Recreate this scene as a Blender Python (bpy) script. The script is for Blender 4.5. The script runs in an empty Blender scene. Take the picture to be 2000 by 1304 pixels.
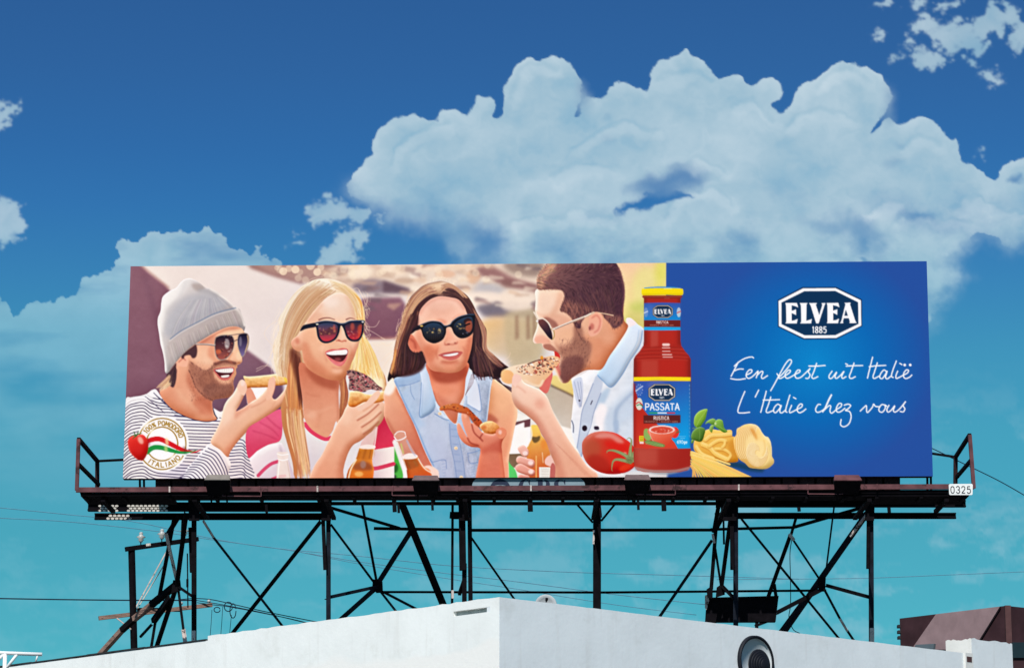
import bpy, bmesh, math, random
import numpy as np
from mathutils import Vector, Matrix

random.seed(7)
SC = bpy.context.scene
COL = SC.collection

# ------------------------------------------------------------------ camera
F_PX, CX, CY, PITCH = 5500.0, 1000.0, 652.0, math.radians(12.5)
CAM = Vector((0.0, -51.0, 1.7))
cam_data = bpy.data.cameras.new("camera")
cam_data.sensor_width = 36.0
cam_data.lens = 36.0 * F_PX / 2000.0
cam_data.clip_end = 4000.0
cam = bpy.data.objects.new("camera", cam_data)
COL.objects.link(cam)
cam.location = CAM
cam.rotation_euler = (math.radians(90) + PITCH, 0, 0)
SC.camera = cam
CP, SP = math.cos(PITCH), math.sin(PITCH)


def ray(x, y):
    dy = CY - y
    return Vector((x - CX, F_PX * CP - dy * SP, F_PX * SP + dy * CP))


def at(x, y, Y):
    """world point seen at (x, y) of the photograph, standing at depth Y"""
    d = ray(x, y)
    return CAM + d * ((Y - CAM.y) / d.y)


def at_z(x, y, Z):
    d = ray(x, y)
    return CAM + d * ((Z - CAM.z) / d.z)


# ------------------------------------------------------------------ sun and sky
SUN_EL, SUN_AZ = math.radians(46), math.radians(191)      # azimuth clockwise from +Y
sd = Vector((math.sin(SUN_AZ) * math.cos(SUN_EL), math.cos(SUN_AZ) * math.cos(SUN_EL), math.sin(SUN_EL)))
sun_data = bpy.data.lights.new("sun", 'SUN')
sun_data.energy = 5.0
sun_data.angle = math.radians(0.5)
sun_data.color = (1.0, 0.965, 0.91)
sun = bpy.data.objects.new("sun", sun_data)
COL.objects.link(sun)
sun.rotation_euler = sd.to_track_quat('Z', 'Y').to_euler()
sun.location = (0, -60, 60)

SC.view_settings.view_transform = 'Standard'
SC.view_settings.look = 'None'
SC.view_settings.exposure = 0.0
SC.view_settings.gamma = 1.0
SC.view_settings.use_curve_mapping = False
SC.cycles.max_bounces = 6

world = bpy.data.worlds.new("World")
SC.world = world
world.use_nodes = True
WT = world.node_tree
WT.nodes.clear()


def lin(c):
    c = np.asarray(c, float) / 255.0
    return np.where(c <= 0.04045, c / 12.92, ((c + 0.055) / 1.055) ** 2.4)


def lin4(r, g, b):
    v = lin((r, g, b))
    return (float(v[0]), float(v[1]), float(v[2]), 1.0)


def wn(kind, **kw):
    n = WT.nodes.new(kind)
    for k, v in kw.items():
        setattr(n, k, v)
    return n


def put(sock, v):
    if hasattr(v, 'is_output'):
        WT.links.new(v, sock)
    else:
        sock.default_value = v


def m(op, a, b=None, c=None, clamp=False):
    n = wn('ShaderNodeMath', operation=op, use_clamp=clamp)
    put(n.inputs[0], a)
    if b is not None:
        put(n.inputs[1], b)
    if c is not None:
        put(n.inputs[2], c)
    return n.outputs[0]


def vm(op, a, b=None, c=None, out=0):
    n = wn('ShaderNodeVectorMath', operation=op)
    put(n.inputs[0], a)
    if b is not None:
        put(n.inputs[1], b)
    if c is not None:
        put(n.inputs[2], c)
    return n.outputs[out]


def sstep(x, a, b):
    n = wn('ShaderNodeMapRange', interpolation_type='SMOOTHSTEP')
    put(n.inputs['Value'], x)
    n.inputs['From Min'].default_value = a
    n.inputs['From Max'].default_value = b
    return n.outputs['Result']


def wnoise(vec, scale, detail=6, rough=0.55, col=False, dist=0.0):
    n = wn('ShaderNodeTexNoise', noise_dimensions='3D')
    put(n.inputs['Vector'], vec)
    n.inputs['Scale'].default_value = scale
    n.inputs['Detail'].default_value = detail
    n.inputs['Roughness'].default_value = rough
    n.inputs['Distortion'].default_value = dist
    return n.outputs['Color' if col else 'Fac']


def wmix(f, a, b):
    n = wn('ShaderNodeMix', data_type='RGBA')
    put(n.inputs['Factor'], f)
    put(n.inputs[6], a)
    put(n.inputs[7], b)
    return n.outputs[2]


def wramp(fac, stops):
    n = wn('ShaderNodeValToRGB')
    put(n.inputs[0], fac)
    e = n.color_ramp.elements
    e[0].position, e[0].color = stops[0]
    e[1].position, e[1].color = stops[-1]
    for p, c in stops[1:-1]:
        q = e.new(p)
        q.color = c
    return n.outputs[0]


def sky_uv(x, y):
    d = ray(x, y)
    return d.x / d.y, d.z / d.y


tc = wn('ShaderNodeTexCoord')
DIR = tc.outputs['Generated']
sep = wn('ShaderNodeSeparateXYZ')
put(sep.inputs[0], DIR)
ysafe = m('MAXIMUM', sep.outputs[1], 0.02)
U = m('DIVIDE', sep.outputs[0], ysafe)
V = m('DIVIDE', sep.outputs[2], ysafe)
comb = wn('ShaderNodeCombineXYZ')
put(comb.inputs[0], U)
put(comb.inputs[1], V)
UV = comb.outputs[0]

sky = wn('ShaderNodeTexSky', sky_type='NISHITA')
sky.sun_disc = False
sky.sun_elevation = SUN_EL
sky.sun_rotation = SUN_AZ
sky.altitude = 200.0
sky.air_density = 1.0
sky.dust_density = 0.6
sky.ozone_density = 2.0
SKY_STRENGTH = 0.10
# the clear air: Nishita, graded by height towards teal at the horizon
elev = sep.outputs[2]
AIR = wramp(elev, [(0.0, (0.092, 0.345, 0.37, 1)), (0.1025, (0.0917, 0.3533, 0.3641, 1)), (0.1449, (0.0951, 0.3635, 0.3569, 1)),
                   (0.1812, (0.0998, 0.3805, 0.3821, 1)), (0.2079, (0.097, 0.3554, 0.3975, 1)), (0.2327, (0.0891, 0.3041, 0.4085, 1)),
                   (0.2586, (0.0772, 0.257, 0.4049, 1)), (0.2787, (0.0746, 0.2328, 0.3858, 1)), (0.3055, (0.0788, 0.2157, 0.3607, 1)),
                   (0.3282, (0.0786, 0.2077, 0.3507, 1)), (1.0, (0.10, 0.23, 0.37, 1))])
n_ = wn('ShaderNodeMix', data_type='RGBA', blend_type='MULTIPLY')
n_.inputs['Factor'].default_value = 1.0
put(n_.inputs[6], sky.outputs[0])
put(n_.inputs[7], AIR)
AIRCOL = vm('SCALE', n_.outputs[2])
AIRCOL.node.inputs['Scale'].default_value = 2.0

# broken cumulus elsewhere; the part of the sky behind the billboard carries its own cover on the dome below
far = m('MULTIPLY', sstep(wnoise(DIR, 3.2, 4, .55), .52, .62),
        sstep(m('MAXIMUM', m('SUBTRACT', m('ABSOLUTE', U), .235), m('SUBTRACT', V, .40)), 0.0, 0.12))
far = m('MULTIPLY', m('MULTIPLY', far, sstep(sep.outputs[2], 0.02, 0.12)), .8)
body = lin4(168, 199, 215)
SKYCOL = wmix(far, AIRCOL, tuple(c / SKY_STRENGTH for c in body[:3]) + (1.0,))
bg = wn('ShaderNodeBackground')
put(bg.inputs[0], SKYCOL)
bg.inputs[1].default_value = SKY_STRENGTH
wo = wn('ShaderNodeOutputWorld')
WT.links.new(bg.outputs[0], wo.inputs[0])
world.cycles.sampling_method = 'MANUAL'
world.cycles.sample_map_resolution = 512

# ------------------------------------------------------------------ small 2-D painter (numpy) for flat print and for cloud cover
def spline(pts, n=6, closed=True):
    """Catmull-Rom curve through the points"""
    p = np.asarray(pts, float)
    if len(p) < 3:
        return p
    if closed:
        q = np.vstack([p[-1], p, p[0], p[1]])
    else:
        q = np.vstack([2 * p[0] - p[1], p, 2 * p[-1] - p[-2]])
    t = np.linspace(0, 1, n, endpoint=False)[:, None]
    out = []
    for i in range(1, len(q) - 2):
        a, b, c, d = q[i - 1], q[i], q[i + 1], q[i + 2]
        out.append(0.5 * (2 * b + (c - a) * t + (2 * a - 5 * b + 4 * c - d) * t * t + (3 * b - a - 3 * c + d) * t ** 3))
    r = np.vstack(out)
    if not closed:
        r = np.vstack([r, p[-1]])
    return r


def gblur(a, s):
    if s < 0.3:
        return a
    r = int(math.ceil(2.6 * s))
    k = np.exp(-0.5 * (np.arange(-r, r + 1) / s) ** 2)
    k /= k.sum()
    for ax in (0, 1):
        n = a.shape[ax]
        pad = [(r, r) if i == ax else (0, 0) for i in range(a.ndim)]
        b = np.pad(a, pad, mode='edge')
        o = np.zeros_like(a)
        for i, w in enumerate(k):
            o += w * (b[i:i + n] if ax == 0 else b[:, i:i + n])
        a = o
    return a


def lattice(ix, iy, seed):
    h = (ix * 374761393 + iy * 668265263 + seed * 974634777) & 0xFFFFFFFF
    h = ((h ^ (h >> 13)) * 1274126177) & 0xFFFFFFFF
    return ((h ^ (h >> 16)) & 0xFFFF).astype(np.float32) / 65535.0


def vnoise(x, y, seed=0):
    fx, fy = np.floor(x), np.floor(y)
    ix, iy = fx.astype(np.int64), fy.astype(np.int64)
    tx, ty = (x - fx).astype(np.float32), (y - fy).astype(np.float32)
    tx = tx * tx * tx * (tx * (tx * 6 - 15) + 10)
    ty = ty * ty * ty * (ty * (ty * 6 - 15) + 10)
    a, b = lattice(ix, iy, seed), lattice(ix + 1, iy, seed)
    c, d = lattice(ix, iy + 1, seed), lattice(ix + 1, iy + 1, seed)
    return (a + (b - a) * tx) * (1 - ty) + (c + (d - c) * tx) * ty


def fbm(x, y, octv=5, seed=0, gain=0.5):
    s, amp, tot = 0, 1.0, 0.0
    for o in range(octv):
        s = s + amp * vnoise(x * 2 ** o + 17.3 * o, y * 2 ** o - 9.1 * o, seed + o)
        tot += amp
        amp *= gain
    return s / tot


def G(x0, y0, c0, x1, y1, c1):
    """linear gradient, in the coordinates in force"""
    return ('grad', x0, y0, c0, x1, y1, c1)


class Canvas:
    def __init__(self, x0, y0, x1, y1, K, ch=3):
        self.x0, self.y0, self.K = x0, y0, K
        self.W, self.H = int(round((x1 - x0) * K)), int(round((y1 - y0) * K))
        self.a = np.zeros((self.H, self.W, ch), np.float32)
        self.T = (0.0, 0.0, 1.0)
        self.clip = None

    def t(self, ox=0.0, oy=0.0, s=1.0):
        self.T = (ox, oy, s)

    def P(self, pts):
        p = np.asarray(pts, float)
        ox, oy, s = self.T
        return np.stack([(ox + p[:, 0] / s - self.x0) * self.K, (oy + p[:, 1] / s - self.y0) * self.K], 1)

    def cover(self, p, pad=0):
        """antialiased coverage of a polygon in pixel space -> mask, row0, col0"""
        lo, hi = p.min(0), p.max(0)
        c0, r0 = max(0, int(lo[0]) - 1 - pad), max(0, int(lo[1]) - 1 - pad)
        c1, r1 = min(self.W, int(hi[0]) + 2 + pad), min(self.H, int(hi[1]) + 2 + pad)
        if c1 <= c0 or r1 <= r0:
            return None
        SS = 4
        w, h = c1 - c0, r1 - r0
        q = np.roll(p, -1, 0)
        ya, yb = (p[:, 1] - r0) * SS - .5, (q[:, 1] - r0) * SS - .5
        xa, xb = p[:, 0] - c0, q[:, 0] - c0
        sg = np.where(yb > ya, 1.0, -1.0)
        y_lo, y_hi = np.minimum(ya, yb), np.maximum(ya, yb)
        k0 = np.clip(np.ceil(y_lo), 0, h * SS).astype(int)
        k1 = np.clip(np.ceil(y_hi), 0, h * SS).astype(int)
        n = k1 - k0
        if n.sum() == 0:
            return np.zeros((h, w), np.float32), r0, c0
        e = np.repeat(np.arange(len(p)), n)
        k = np.arange(n.sum()) - np.repeat(np.cumsum(n) - n, n) + k0[e]
        x = xa[e] + (k - ya[e]) * (xb[e] - xa[e]) / (yb[e] - ya[e])
        x = np.clip(x, 0, w - 1e-3)
        xi = x.astype(int)
        f = x - xi
        acc = np.zeros((h, w + 2), np.float64)
        rr = k // SS
        np.add.at(acc, (rr, xi), sg[e] * (1 - f))
        np.add.at(acc, (rr, xi + 1), sg[e] * f)
        mk = np.abs(np.cumsum(acc, 1)[:, :w]) / SS
        return np.clip(mk, 0, 1).astype(np.float32), r0, c0

    def mask(self, pts, smooth=True, blur=0.0, n=6):
        """full canvas mask of a shape, to clip later strokes"""
        p = self.P(spline(pts, n) if smooth else pts)
        o = np.zeros((self.H, self.W), np.float32)
        r = self.cover(p)
        if r is not None:
            o[r[1]:r[1] + r[0].shape[0], r[2]:r[2] + r[0].shape[1]] = r[0]
        return gblur(o, blur * self.K) if blur else o

    def put(self, r, col, a, blur):
        if r is None:
            return
        mk, r0, c0 = r
        if blur:
            mk = gblur(mk, blur * self.K * (0.42 if self.T[2] > 1 else 1.0))
        h, w = mk.shape
        sl = (slice(r0, r0 + h), slice(c0, c0 + w))
        if self.clip is not None:
            mk = mk * self.clip[sl]
        if isinstance(a, np.ndarray):
            mk = mk * a[sl]
        else:
            mk = mk * a
        if isinstance(col, tuple) and col and col[0] == 'grad':
            _, gx0, gy0, g0, gx1, gy1, g1 = col
            (ax, ay), (bx, by) = self.P([(gx0, gy0), (gx1, gy1)])
            X, Y = np.meshgrid(np.arange(c0, c0 + w) + .5, np.arange(r0, r0 + h) + .5)
            d2 = (bx - ax) ** 2 + (by - ay) ** 2
            tt = np.clip(((X - ax) * (bx - ax) + (Y - ay) * (by - ay)) / d2, 0, 1)[..., None]
            c = np.asarray(g0, np.float32) * (1 - tt) + np.asarray(g1, np.float32) * tt
        elif isinstance(col, np.ndarray) and col.ndim == 3:
            c = col[sl]
        else:
            c = np.asarray(col, np.float32)
        self.a[sl] += (c - self.a[sl]) * mk[..., None]

    def fill(self, pts, col, a=1.0, blur=0.0, smooth=True, n=6):
        p = self.P(spline(pts, n) if smooth else pts)
        self.put(self.cover(p, int(3 * blur * self.K) + 1 if blur else 0), col, a, blur)

    def ell(self, x, y, rx, ry, col, a=1.0, blur=0.0, rot=0.0):
        t = np.linspace(0, 2 * math.pi, 28, endpoint=False)
        cx, sx = np.cos(t) * rx, np.sin(t) * ry
        c, s = math.cos(math.radians(rot)), math.sin(math.radians(rot))
        self.fill(np.stack([x + cx * c - sx * s, y + cx * s + sx * c], 1), col, a, blur, smooth=False)

    def stroke(self, pts, w, col, a=1.0, blur=0.0, w1=None, smooth=True, n=6):
        """brush stroke; widths in the coordinates in force"""
        p = np.asarray(spline(pts, n, closed=False) if smooth else pts, float)
        d = np.gradient(p, axis=0)
        L = np.hypot(d[:, 0], d[:, 1]) + 1e-9
        nrm = np.stack([-d[:, 1] / L, d[:, 0] / L], 1)
        if w1 is None:
            ww = np.full(len(p), w / 2.0)
        elif isinstance(w1, (list, tuple)):
            ww = np.interp(np.linspace(0, 1, len(p)), np.linspace(0, 1, len(w1) + 1), [w] + list(w1)) / 2
        else:
            ww = np.linspace(w, w1, len(p)) / 2.0
        t0, t1 = d[0] / L[0], d[-1] / L[-1]
        A, B = p + nrm * ww[:, None], p - nrm * ww[:, None]
        poly = np.vstack([A, p[-1] + t1 * ww[-1] * .8, B[::-1], p[0] - t0 * ww[0] * .8])
        q = self.P(poly)
        self.put(self.cover(q, int(3 * blur * self.K) + 1 if blur else 0), col, a, blur)

# ------------------------------------------------------------------ the clouds: a far dome of sky carrying cloud cover
def cloud_cover():
    """cloud cover and brightness over direction; outlines first, then torn by fractal noise"""
    K = 0.5
    X0, Y0, X1, Y1 = -260, -160, 2260, 1340
    cv = Canvas(X0, Y0, X1, Y1, K, 2)          # channel 0 cover, channel 1 brightness
    H, W = cv.H, cv.W
    C = lambda a, b: (a, b)
    # main cumulus body
    body = [(684, 372), (690, 350), (704, 324), (724, 302), (731, 280), (745, 250), (764, 231), (780, 229), (800, 226), (818, 229), (834, 238),
            (850, 241), (862, 228), (876, 216), (896, 213), (909, 223), (918, 211), (930, 193), (945, 186), (961, 193), (968, 212), (969, 233), (980, 232),
            (984, 190), (993, 158), (1004, 136), (1022, 117), (1038, 112), (1060, 115), (1084, 111), (1106, 118), (1126, 131), (1138, 156), (1136, 185),
            (1122, 226), (1132, 226), (1136, 200), (1142, 188), (1152, 190), (1168, 194), (1183, 188), (1197, 169), (1216, 162), (1237, 167), (1256, 180), (1268, 178),
            (1274, 148), (1284, 128), (1300, 121), (1328, 105), (1346, 98), (1356, 112), (1372, 117), (1386, 130), (1396, 145), (1408, 153), (1424, 149),
            (1442, 147), (1456, 153), (1464, 172), (1474, 176), (1482, 162), (1500, 154), (1518, 157), (1527, 172), (1524, 188), (1514, 206), (1520, 217), (1536, 214),
            (1552, 194), (1564, 176), (1586, 160), (1602, 145), (1626, 130), (1656, 124), (1682, 132), (1704, 140), (1722, 148), (1738, 166), (1740, 186),
            (1728, 214), (1708, 248), (1702, 262), (1714, 258), (1724, 238), (1735, 229), (1748, 240), (1764, 241), (1784, 234), (1800, 231), (1816, 235),
            (1832, 251), (1842, 266), (1858, 276), (1868, 272), (1874, 288), (1876, 308), (1890, 322), (1908, 332), (1930, 344), (1950, 346), (1956, 328), (1970, 312),
            (1990, 309), (2060, 300), (2160, 330), (2200, 420), (2120, 470), (2010, 478), (1970, 474), (1940, 462), (1906, 462), (1888, 484), (1870, 520),
            (1852, 548), (1846, 580), (1830, 600), (1800, 640), (1700, 720), (1300, 740), (1040, 720), (940, 640), (900, 520), (884, 470), (850, 452),
            (800, 440), (760, 418), (724, 404), (700, 392)]
    cv.fill(body, C(.96, .50), n=4)
    # softer hem on the lower left and right of the heap
    hem = cv.a.copy()
    soft = gblur(hem[..., 0], 16 * K)
    yy, xx = np.mgrid[0:H, 0:W].astype(np.float32)
    px, py = xx / K + X0, yy / K + Y0
    wgt = np.clip((py - 330) / 70, 0, 1) * np.clip((960 - px) / 60, 0, 1) + np.clip((py - 440) / 40, 0, 1) * np.clip((px - 1790) / 40, 0, 1)
    wgt = np.clip(wgt + np.clip(1 - np.hypot((px - 1735) / 26, (py - 205) / 55), 0, 1) * .9 + np.clip(1 - np.hypot((px - 1136) / 22, (py - 195) / 50), 0, 1), 0, 1)
    cv.a[..., 0] = cv.a[..., 0] * (1 - wgt) + soft * wgt
    cv.a[..., 1] = .5

    def thin(x, y, rx, ry, k, b=None, rot=0, blur=8):
        cv.clip = None
        old = cv.a[..., 0].copy()
        tmp = Canvas(X0, Y0, X1, Y1, K, 1)
        tmp.ell(x, y, rx, ry, (1.0,), 1.0, blur, rot)
        cv.a[..., 0] = old * (1 - k * tmp.a[..., 0])
        if b is not None:
            cv.a[..., 1] += tmp.a[..., 0] * (b - cv.a[..., 1]) * .8

    # gaps and blue folds
    cv.clip = None
    for h in [(1318, 352, 60, 15, .62, .38, -10, 9), (1270, 372, 30, 14, .35, .4, -20, 8),
              (948, 470, 30, 34, .72, .35, 15, 14), (870, 450, 60, 22, .45, .36, 12, 15), (820, 412, 60, 16, .25, .38, 10, 14), (1645, 440, 44, 18, .42, .32, -6, 10), (1690, 462, 26, 28, .5, .3, 0, 9),
              (1590, 436, 30, 10, .2, .36, 0, 8), (1455, 462, 34, 12, .34, .34, 12, 9), (1790, 425, 46, 7, .55, .3, 3, 6), (1740, 400, 60, 14, .2, .4, 4, 12), (1757, 288, 9, 5, .18, .38, 0, 4), (1745, 320, 20, 8, .22, .36, 0, 6),
              (1190, 275, 16, 7, .12, .38, 0, 5), (1188, 232, 8, 5, .12, .38, 0, 4), (1020, 560, 60, 30, .3, .35, 0, 18), (1985, 352, 12, 8, .7, .4, 0, 4), (1700, 508, 14, 5, .7, .3, 0, 3),
              (1840, 440, 40, 16, .15, .4, 5, 10)]:
        thin(*h)
    cut = Canvas(X0, Y0, X1, Y1, K, 1)
    cut.fill([(1206, 416), (1232, 414), (1262, 410), (1284, 402), (1306, 394), (1330, 386), (1352, 384), (1336, 374), (1312, 366), (1288, 366), (1270, 376), (1254, 390), (1228, 402)], (1.0,), 1, 0)
    cut.fill([(1216, 376), (1262, 350), (1310, 336), (1352, 340), (1372, 360), (1330, 370), (1270, 380)], (.5,), .8, 6)
    cut.fill([(1290, 330), (1330, 318), (1360, 324), (1330, 334)], (.4,), .8, 4)
    cut.fill([(905, 520), (915, 480), (950, 452), (985, 470), (978, 520), (950, 560)], (.7,), .8, 14)
    cv.a[..., 0] *= 1 - gblur(cut.a[..., 0], 1.2)
    # crowns within the heap: a lit rim, a shade just behind it
    clipm = cv.a[..., 0].copy()
    cv.clip = np.clip(clipm * 1.2, 0, 1)

    def crown(pts, k=.16, w=26):
        p = np.asarray(pts, float)
        keep = cv.a[..., 0].copy()
        cv.stroke(p + np.array([w * .2, w * .36]), w, C(0, .5 + k), .8, w * .16)
        cv.stroke(p + np.array([-3, -6]), 8, C(0, .30), .6, 2.5)
        cv.a[..., 0] = keep

    for c in [[(765, 330), (775, 300), (800, 272), (842, 256), (880, 246)], [(1000, 200), (1012, 160), (1036, 132), (1060, 128), (1090, 140)],
              [(1286, 166), (1310, 148), (1345, 143), (1372, 150), (1396, 168)], [(1600, 175), (1622, 152), (1652, 140), (1680, 148), (1700, 168)],
              [(1340, 330), (1364, 316), (1390, 322), (1420, 340)], [(1300, 430), (1330, 380), (1360, 376), (1400, 380), (1430, 400)],
              [(1690, 420), (1730, 404), (1760, 406), (1790, 440)], [(1870, 410), (1900, 396), (1950, 404), (2000, 420)], [(1000, 450), (1060, 430), (1130, 420), (1200, 424)],
              [(1540, 250), (1580, 225), (1630, 222), (1670, 240)], [(1120, 300), (1180, 262), (1240, 250), (1290, 262)], [(1430, 220), (1480, 206), (1520, 240)],
              [(1760, 300), (1800, 270), (1840, 290)], [(1080, 350), (1140, 330), (1200, 338)], [(1740, 440), (1800, 430), (1860, 434), (1910, 444)]]:
        crown(c, .17, random.uniform(18, 30))
    cv.clip = None
    # bright outer rim
    e = cv.a[..., 0]
    inner = gblur(e, 7)
    lift = np.clip(e - np.roll(inner, (6, 3), (0, 1)), 0, 1)
    cv.a[..., 1] += .34 * lift * e * np.clip((420 - py) / 80, 0, 1)
    # tear the outline
    n1 = fbm(px / 34, py / 34, 4, 3) - .5
    n2 = fbm(px / 34 + 50, py / 34 + 9, 4, 11) - .5
    rough = np.clip((py - 300) / 250, 0.0, 1.0) * .8 + .75
    sx, sy = xx + n1 * 20 * K * rough * 1.6, yy + n2 * 20 * K * rough * 1.6

    def sample(a, sx, sy):
        sx, sy = np.clip(sx, 0, W - 1.01), np.clip(sy, 0, H - 1.01)
        i, j = sx.astype(int), sy.astype(int)
        u, v = sx - i, sy - j
        return (a[j, i] * (1 - u) + a[j, i + 1] * u) * (1 - v) + (a[j + 1, i] * (1 - u) + a[j + 1, i + 1] * u) * v

    cover = sample(cv.a[..., 0], sx, sy)
    bright = sample(cv.a[..., 1], sx, sy)
    wisp = fbm(px / 90, py / 60, 6, 21, .58)
    bill_ = 1 - np.abs(2 * fbm(px / 70 + n1 * .8, py / 56 + n2 * .8, 4, 131, .55) - 1)
    bright = bright + (fbm(px / 120, py / 90, 5, 31) - .5) * .55 + (wisp - .5) * .24 + (bill_ - .72) * .24
    cover = cover * np.clip(1.02 - np.clip((py - 330) / 260, 0, 1) * np.clip(.60 - wisp, 0, 1) * 1.7, 0, 1)
    # left bank
    lb = Canvas(X0, Y0, X1, Y1, K, 1)
    lb.fill([(-260, 560), (-60, 560), (-20, 572), (6, 577), (20, 600), (32, 606), (58, 594), (102, 583), (130, 577), (148, 568), (152, 550), (182, 546), (208, 530),
             (232, 516), (239, 486), (266, 466), (300, 441), (322, 450), (345, 448), (386, 450), (432, 463), (455, 484), (494, 495), (540, 512), (600, 600),
             (660, 900), (300, 1000), (-260, 1000)], (1.0,), n=3)
    s2x, s2y = xx + n1 * 56 * K, yy + n2 * 56 * K
    left = sample(lb.a[..., 0], s2x, s2y)
    band = fbm(px / 210, py / 62, 5, 41)
    left = left * np.clip(1.08 - (py - 470) / 520, 0, 1) * np.clip(.72 + (band - .44) * 2.2, .12, 1) * np.clip((760 - px) / 120, 0, 1)
    # small torn clouds
    sm = Canvas(X0, Y0, X1, Y1, K, 1)
    for (x, y, rx, ry) in [(2, 226, 30, 24), (20, 222, 16, 14), (2, 425, 38, 34), (24, 448, 22, 18), (0, 465, 30, 16), (628, 418, 28, 18), (648, 404, 28, 14), (668, 420, 30, 14), (704, 420, 20, 14),
                           (694, 458, 22, 14), (680, 476, 28, 16), (656, 494, 26, 16), (640, 512, 28, 12), (684, 500, 14, 8), (575, 468, 9, 5), (1800, 44, 16, 16), (1822, 52, 26, 12),
                           (1846, 58, 26, 18), (1872, 78, 40, 20), (1856, 98, 24, 14), (1900, 66, 34, 16), (1930, 50, 26, 16), (1952, 34, 22, 18), (1966, 22, 14, 14), (1980, 40, 16, 16), (1988, 84, 18, 16), (1996, 66, 12, 20),
                           (1910, 92, 20, 8), (1800, 116, 20, 22), (1820, 122, 12, 14), (1932, 146, 16, 14), (1936, 162, 10, 10), (1706, 72, 10, 6), (1716, 66, 8, 7), (1752, 112, 7, 5), (1724, 8, 12, 7), (1736, 14, 8, 6),
                           (1800, 4, 16, 6), (1846, 12, 14, 9), (1866, 8, 14, 8), (1896, 120, 10, 8), (1772, 80, 8, 12), (1916, 302, 8, 4), (740, 424, 8, 5)]:
        sm.ell(x, y, rx, ry, (1.0,), 1, 0)
    f1, f2 = fbm(px / 22, py / 18, 5, 61, .6) - .5, fbm(px / 22, py / 18, 5, 71, .6) - .5
    s3x, s3y = xx + f1 * 62 * K, yy + f2 * 52 * K
    tear = sample(gblur(sm.a[..., 0], 3.2 * K), s3x, s3y)
    tear = np.clip(tear * 1.2 - np.clip(.46 - fbm(px / 30, py / 20, 4, 81, .6), 0, 1) * 1.6, 0, 1)
    # thin veil low over the roofs
    vl = np.clip((fbm(px / 120 + n1 * .6, py / 46 + n2 * .6, 6, 91, .62) - .47) * 4.5, 0, 1) * np.clip((py - 700) / 300, 0, 1) * (.45 + .55 * np.clip((px - 500) / 900, 0, 1))
    tear = gblur(tear, .7)
    out = np.maximum(np.maximum(cover * .95, left * .84), np.maximum(tear * .80, vl * .34))
    # fade to nothing at the rim of the patch
    fade = np.clip((px - X0) / 160, 0, 1) * np.clip((X1 - px) / 160, 0, 1) * np.clip((py - Y0) / 120, 0, 1) * np.clip((Y1 - py) / 30, 0, 1)
    out = out * fade
    lo, mid, hi = lin((112, 172, 203)), lin((168, 199, 215)), lin((206, 224, 233))
    tealc = lin((136, 196, 213))
    b = np.clip(bright, 0, 1)[..., None]
    col = np.where(b < .5, lo + (mid - lo) * (b / .5), mid + (hi - mid) * ((b - .5) / .5))
    tw = (np.clip((py - 430) / 210, 0, 1) * np.where(px < 620, .9, .45))[..., None]
    col = col * (1 - tw) + tealc * (1.0 + (b - .5) * .35) * tw
    return px, py, out.astype(np.float32), col.astype(np.float32)


def add_grid(name, pts, H, W, colour=None, alpha=None):
    """grid mesh from (H*W, 3) points with a colour per point"""
    me = bpy.data.meshes.new(name)
    me.vertices.add(H * W)
    me.vertices.foreach_set('co', np.ascontiguousarray(pts, np.float32).ravel())
    i = (np.arange(H - 1)[:, None] * W + np.arange(W - 1)[None, :]).ravel()
    q = np.stack([i, i + W, i + W + 1, i + 1], 1).astype(np.int32)
    nq = len(q)
    me.loops.add(nq * 4)
    me.loops.foreach_set('vertex_index', q.ravel())
    me.polygons.add(nq)
    me.polygons.foreach_set('loop_start', np.arange(0, nq * 4, 4, dtype=np.int32))
    me.update(calc_edges=True)
    if colour is not None:
        at_ = me.color_attributes.new('ink', 'FLOAT_COLOR', 'POINT')
        rgba = np.ones((H * W, 4), np.float32)
        rgba[:, :3] = colour.reshape(-1, 3)
        if alpha is not None:
            rgba[:, 3] = alpha.ravel()
        at_.data.foreach_set('color', rgba.ravel())
    ob = bpy.data.objects.new(name, me)
    COL.objects.link(ob)
    return ob


def build_sky():
    px, py, cover, col = cloud_cover()
    # drop rows where nothing fine happens: every third row below the board's top
    rows = [r for r in range(px.shape[0]) if py[r, 0] < 660 or r % 3 == 0]
    px, py, cover, col = px[rows], py[rows], cover[rows], col[rows]
    H, W = px.shape
    dyy = CY - py
    d = np.stack([px - CX, F_PX * CP - dyy * SP, F_PX * SP + dyy * CP], -1)
    d /= np.linalg.norm(d, axis=-1, keepdims=True)
    pts = d.reshape(-1, 3) * 2400.0 + np.array([0.0, -51.0, 1.7])
    ob = add_grid('sky', pts, H, W, col, cover)
    ob['kind'] = 'structure'
    mt = bpy.data.materials.new('cloud cover')
    mt.use_nodes = True
    nt = mt.node_tree
    nt.nodes.clear()
    a = nt.nodes.new('ShaderNodeVertexColor')
    a.layer_name = 'ink'
    e = nt.nodes.new('ShaderNodeEmission')
    nt.links.new(a.outputs['Color'], e.inputs[0])
    tr = nt.nodes.new('ShaderNodeBsdfTransparent')
    mx = nt.nodes.new('ShaderNodeMixShader')
    nt.links.new(a.outputs['Alpha'], mx.inputs[0])
    nt.links.new(tr.outputs[0], mx.inputs[1])
    nt.links.new(e.outputs[0], mx.inputs[2])
    o = nt.nodes.new('ShaderNodeOutputMaterial')
    nt.links.new(mx.outputs[0], o.inputs[0])
    ob.data.materials.append(mt)
    return ob


if 'bpy' in globals() and bpy is not None:
    build_sky()

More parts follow.
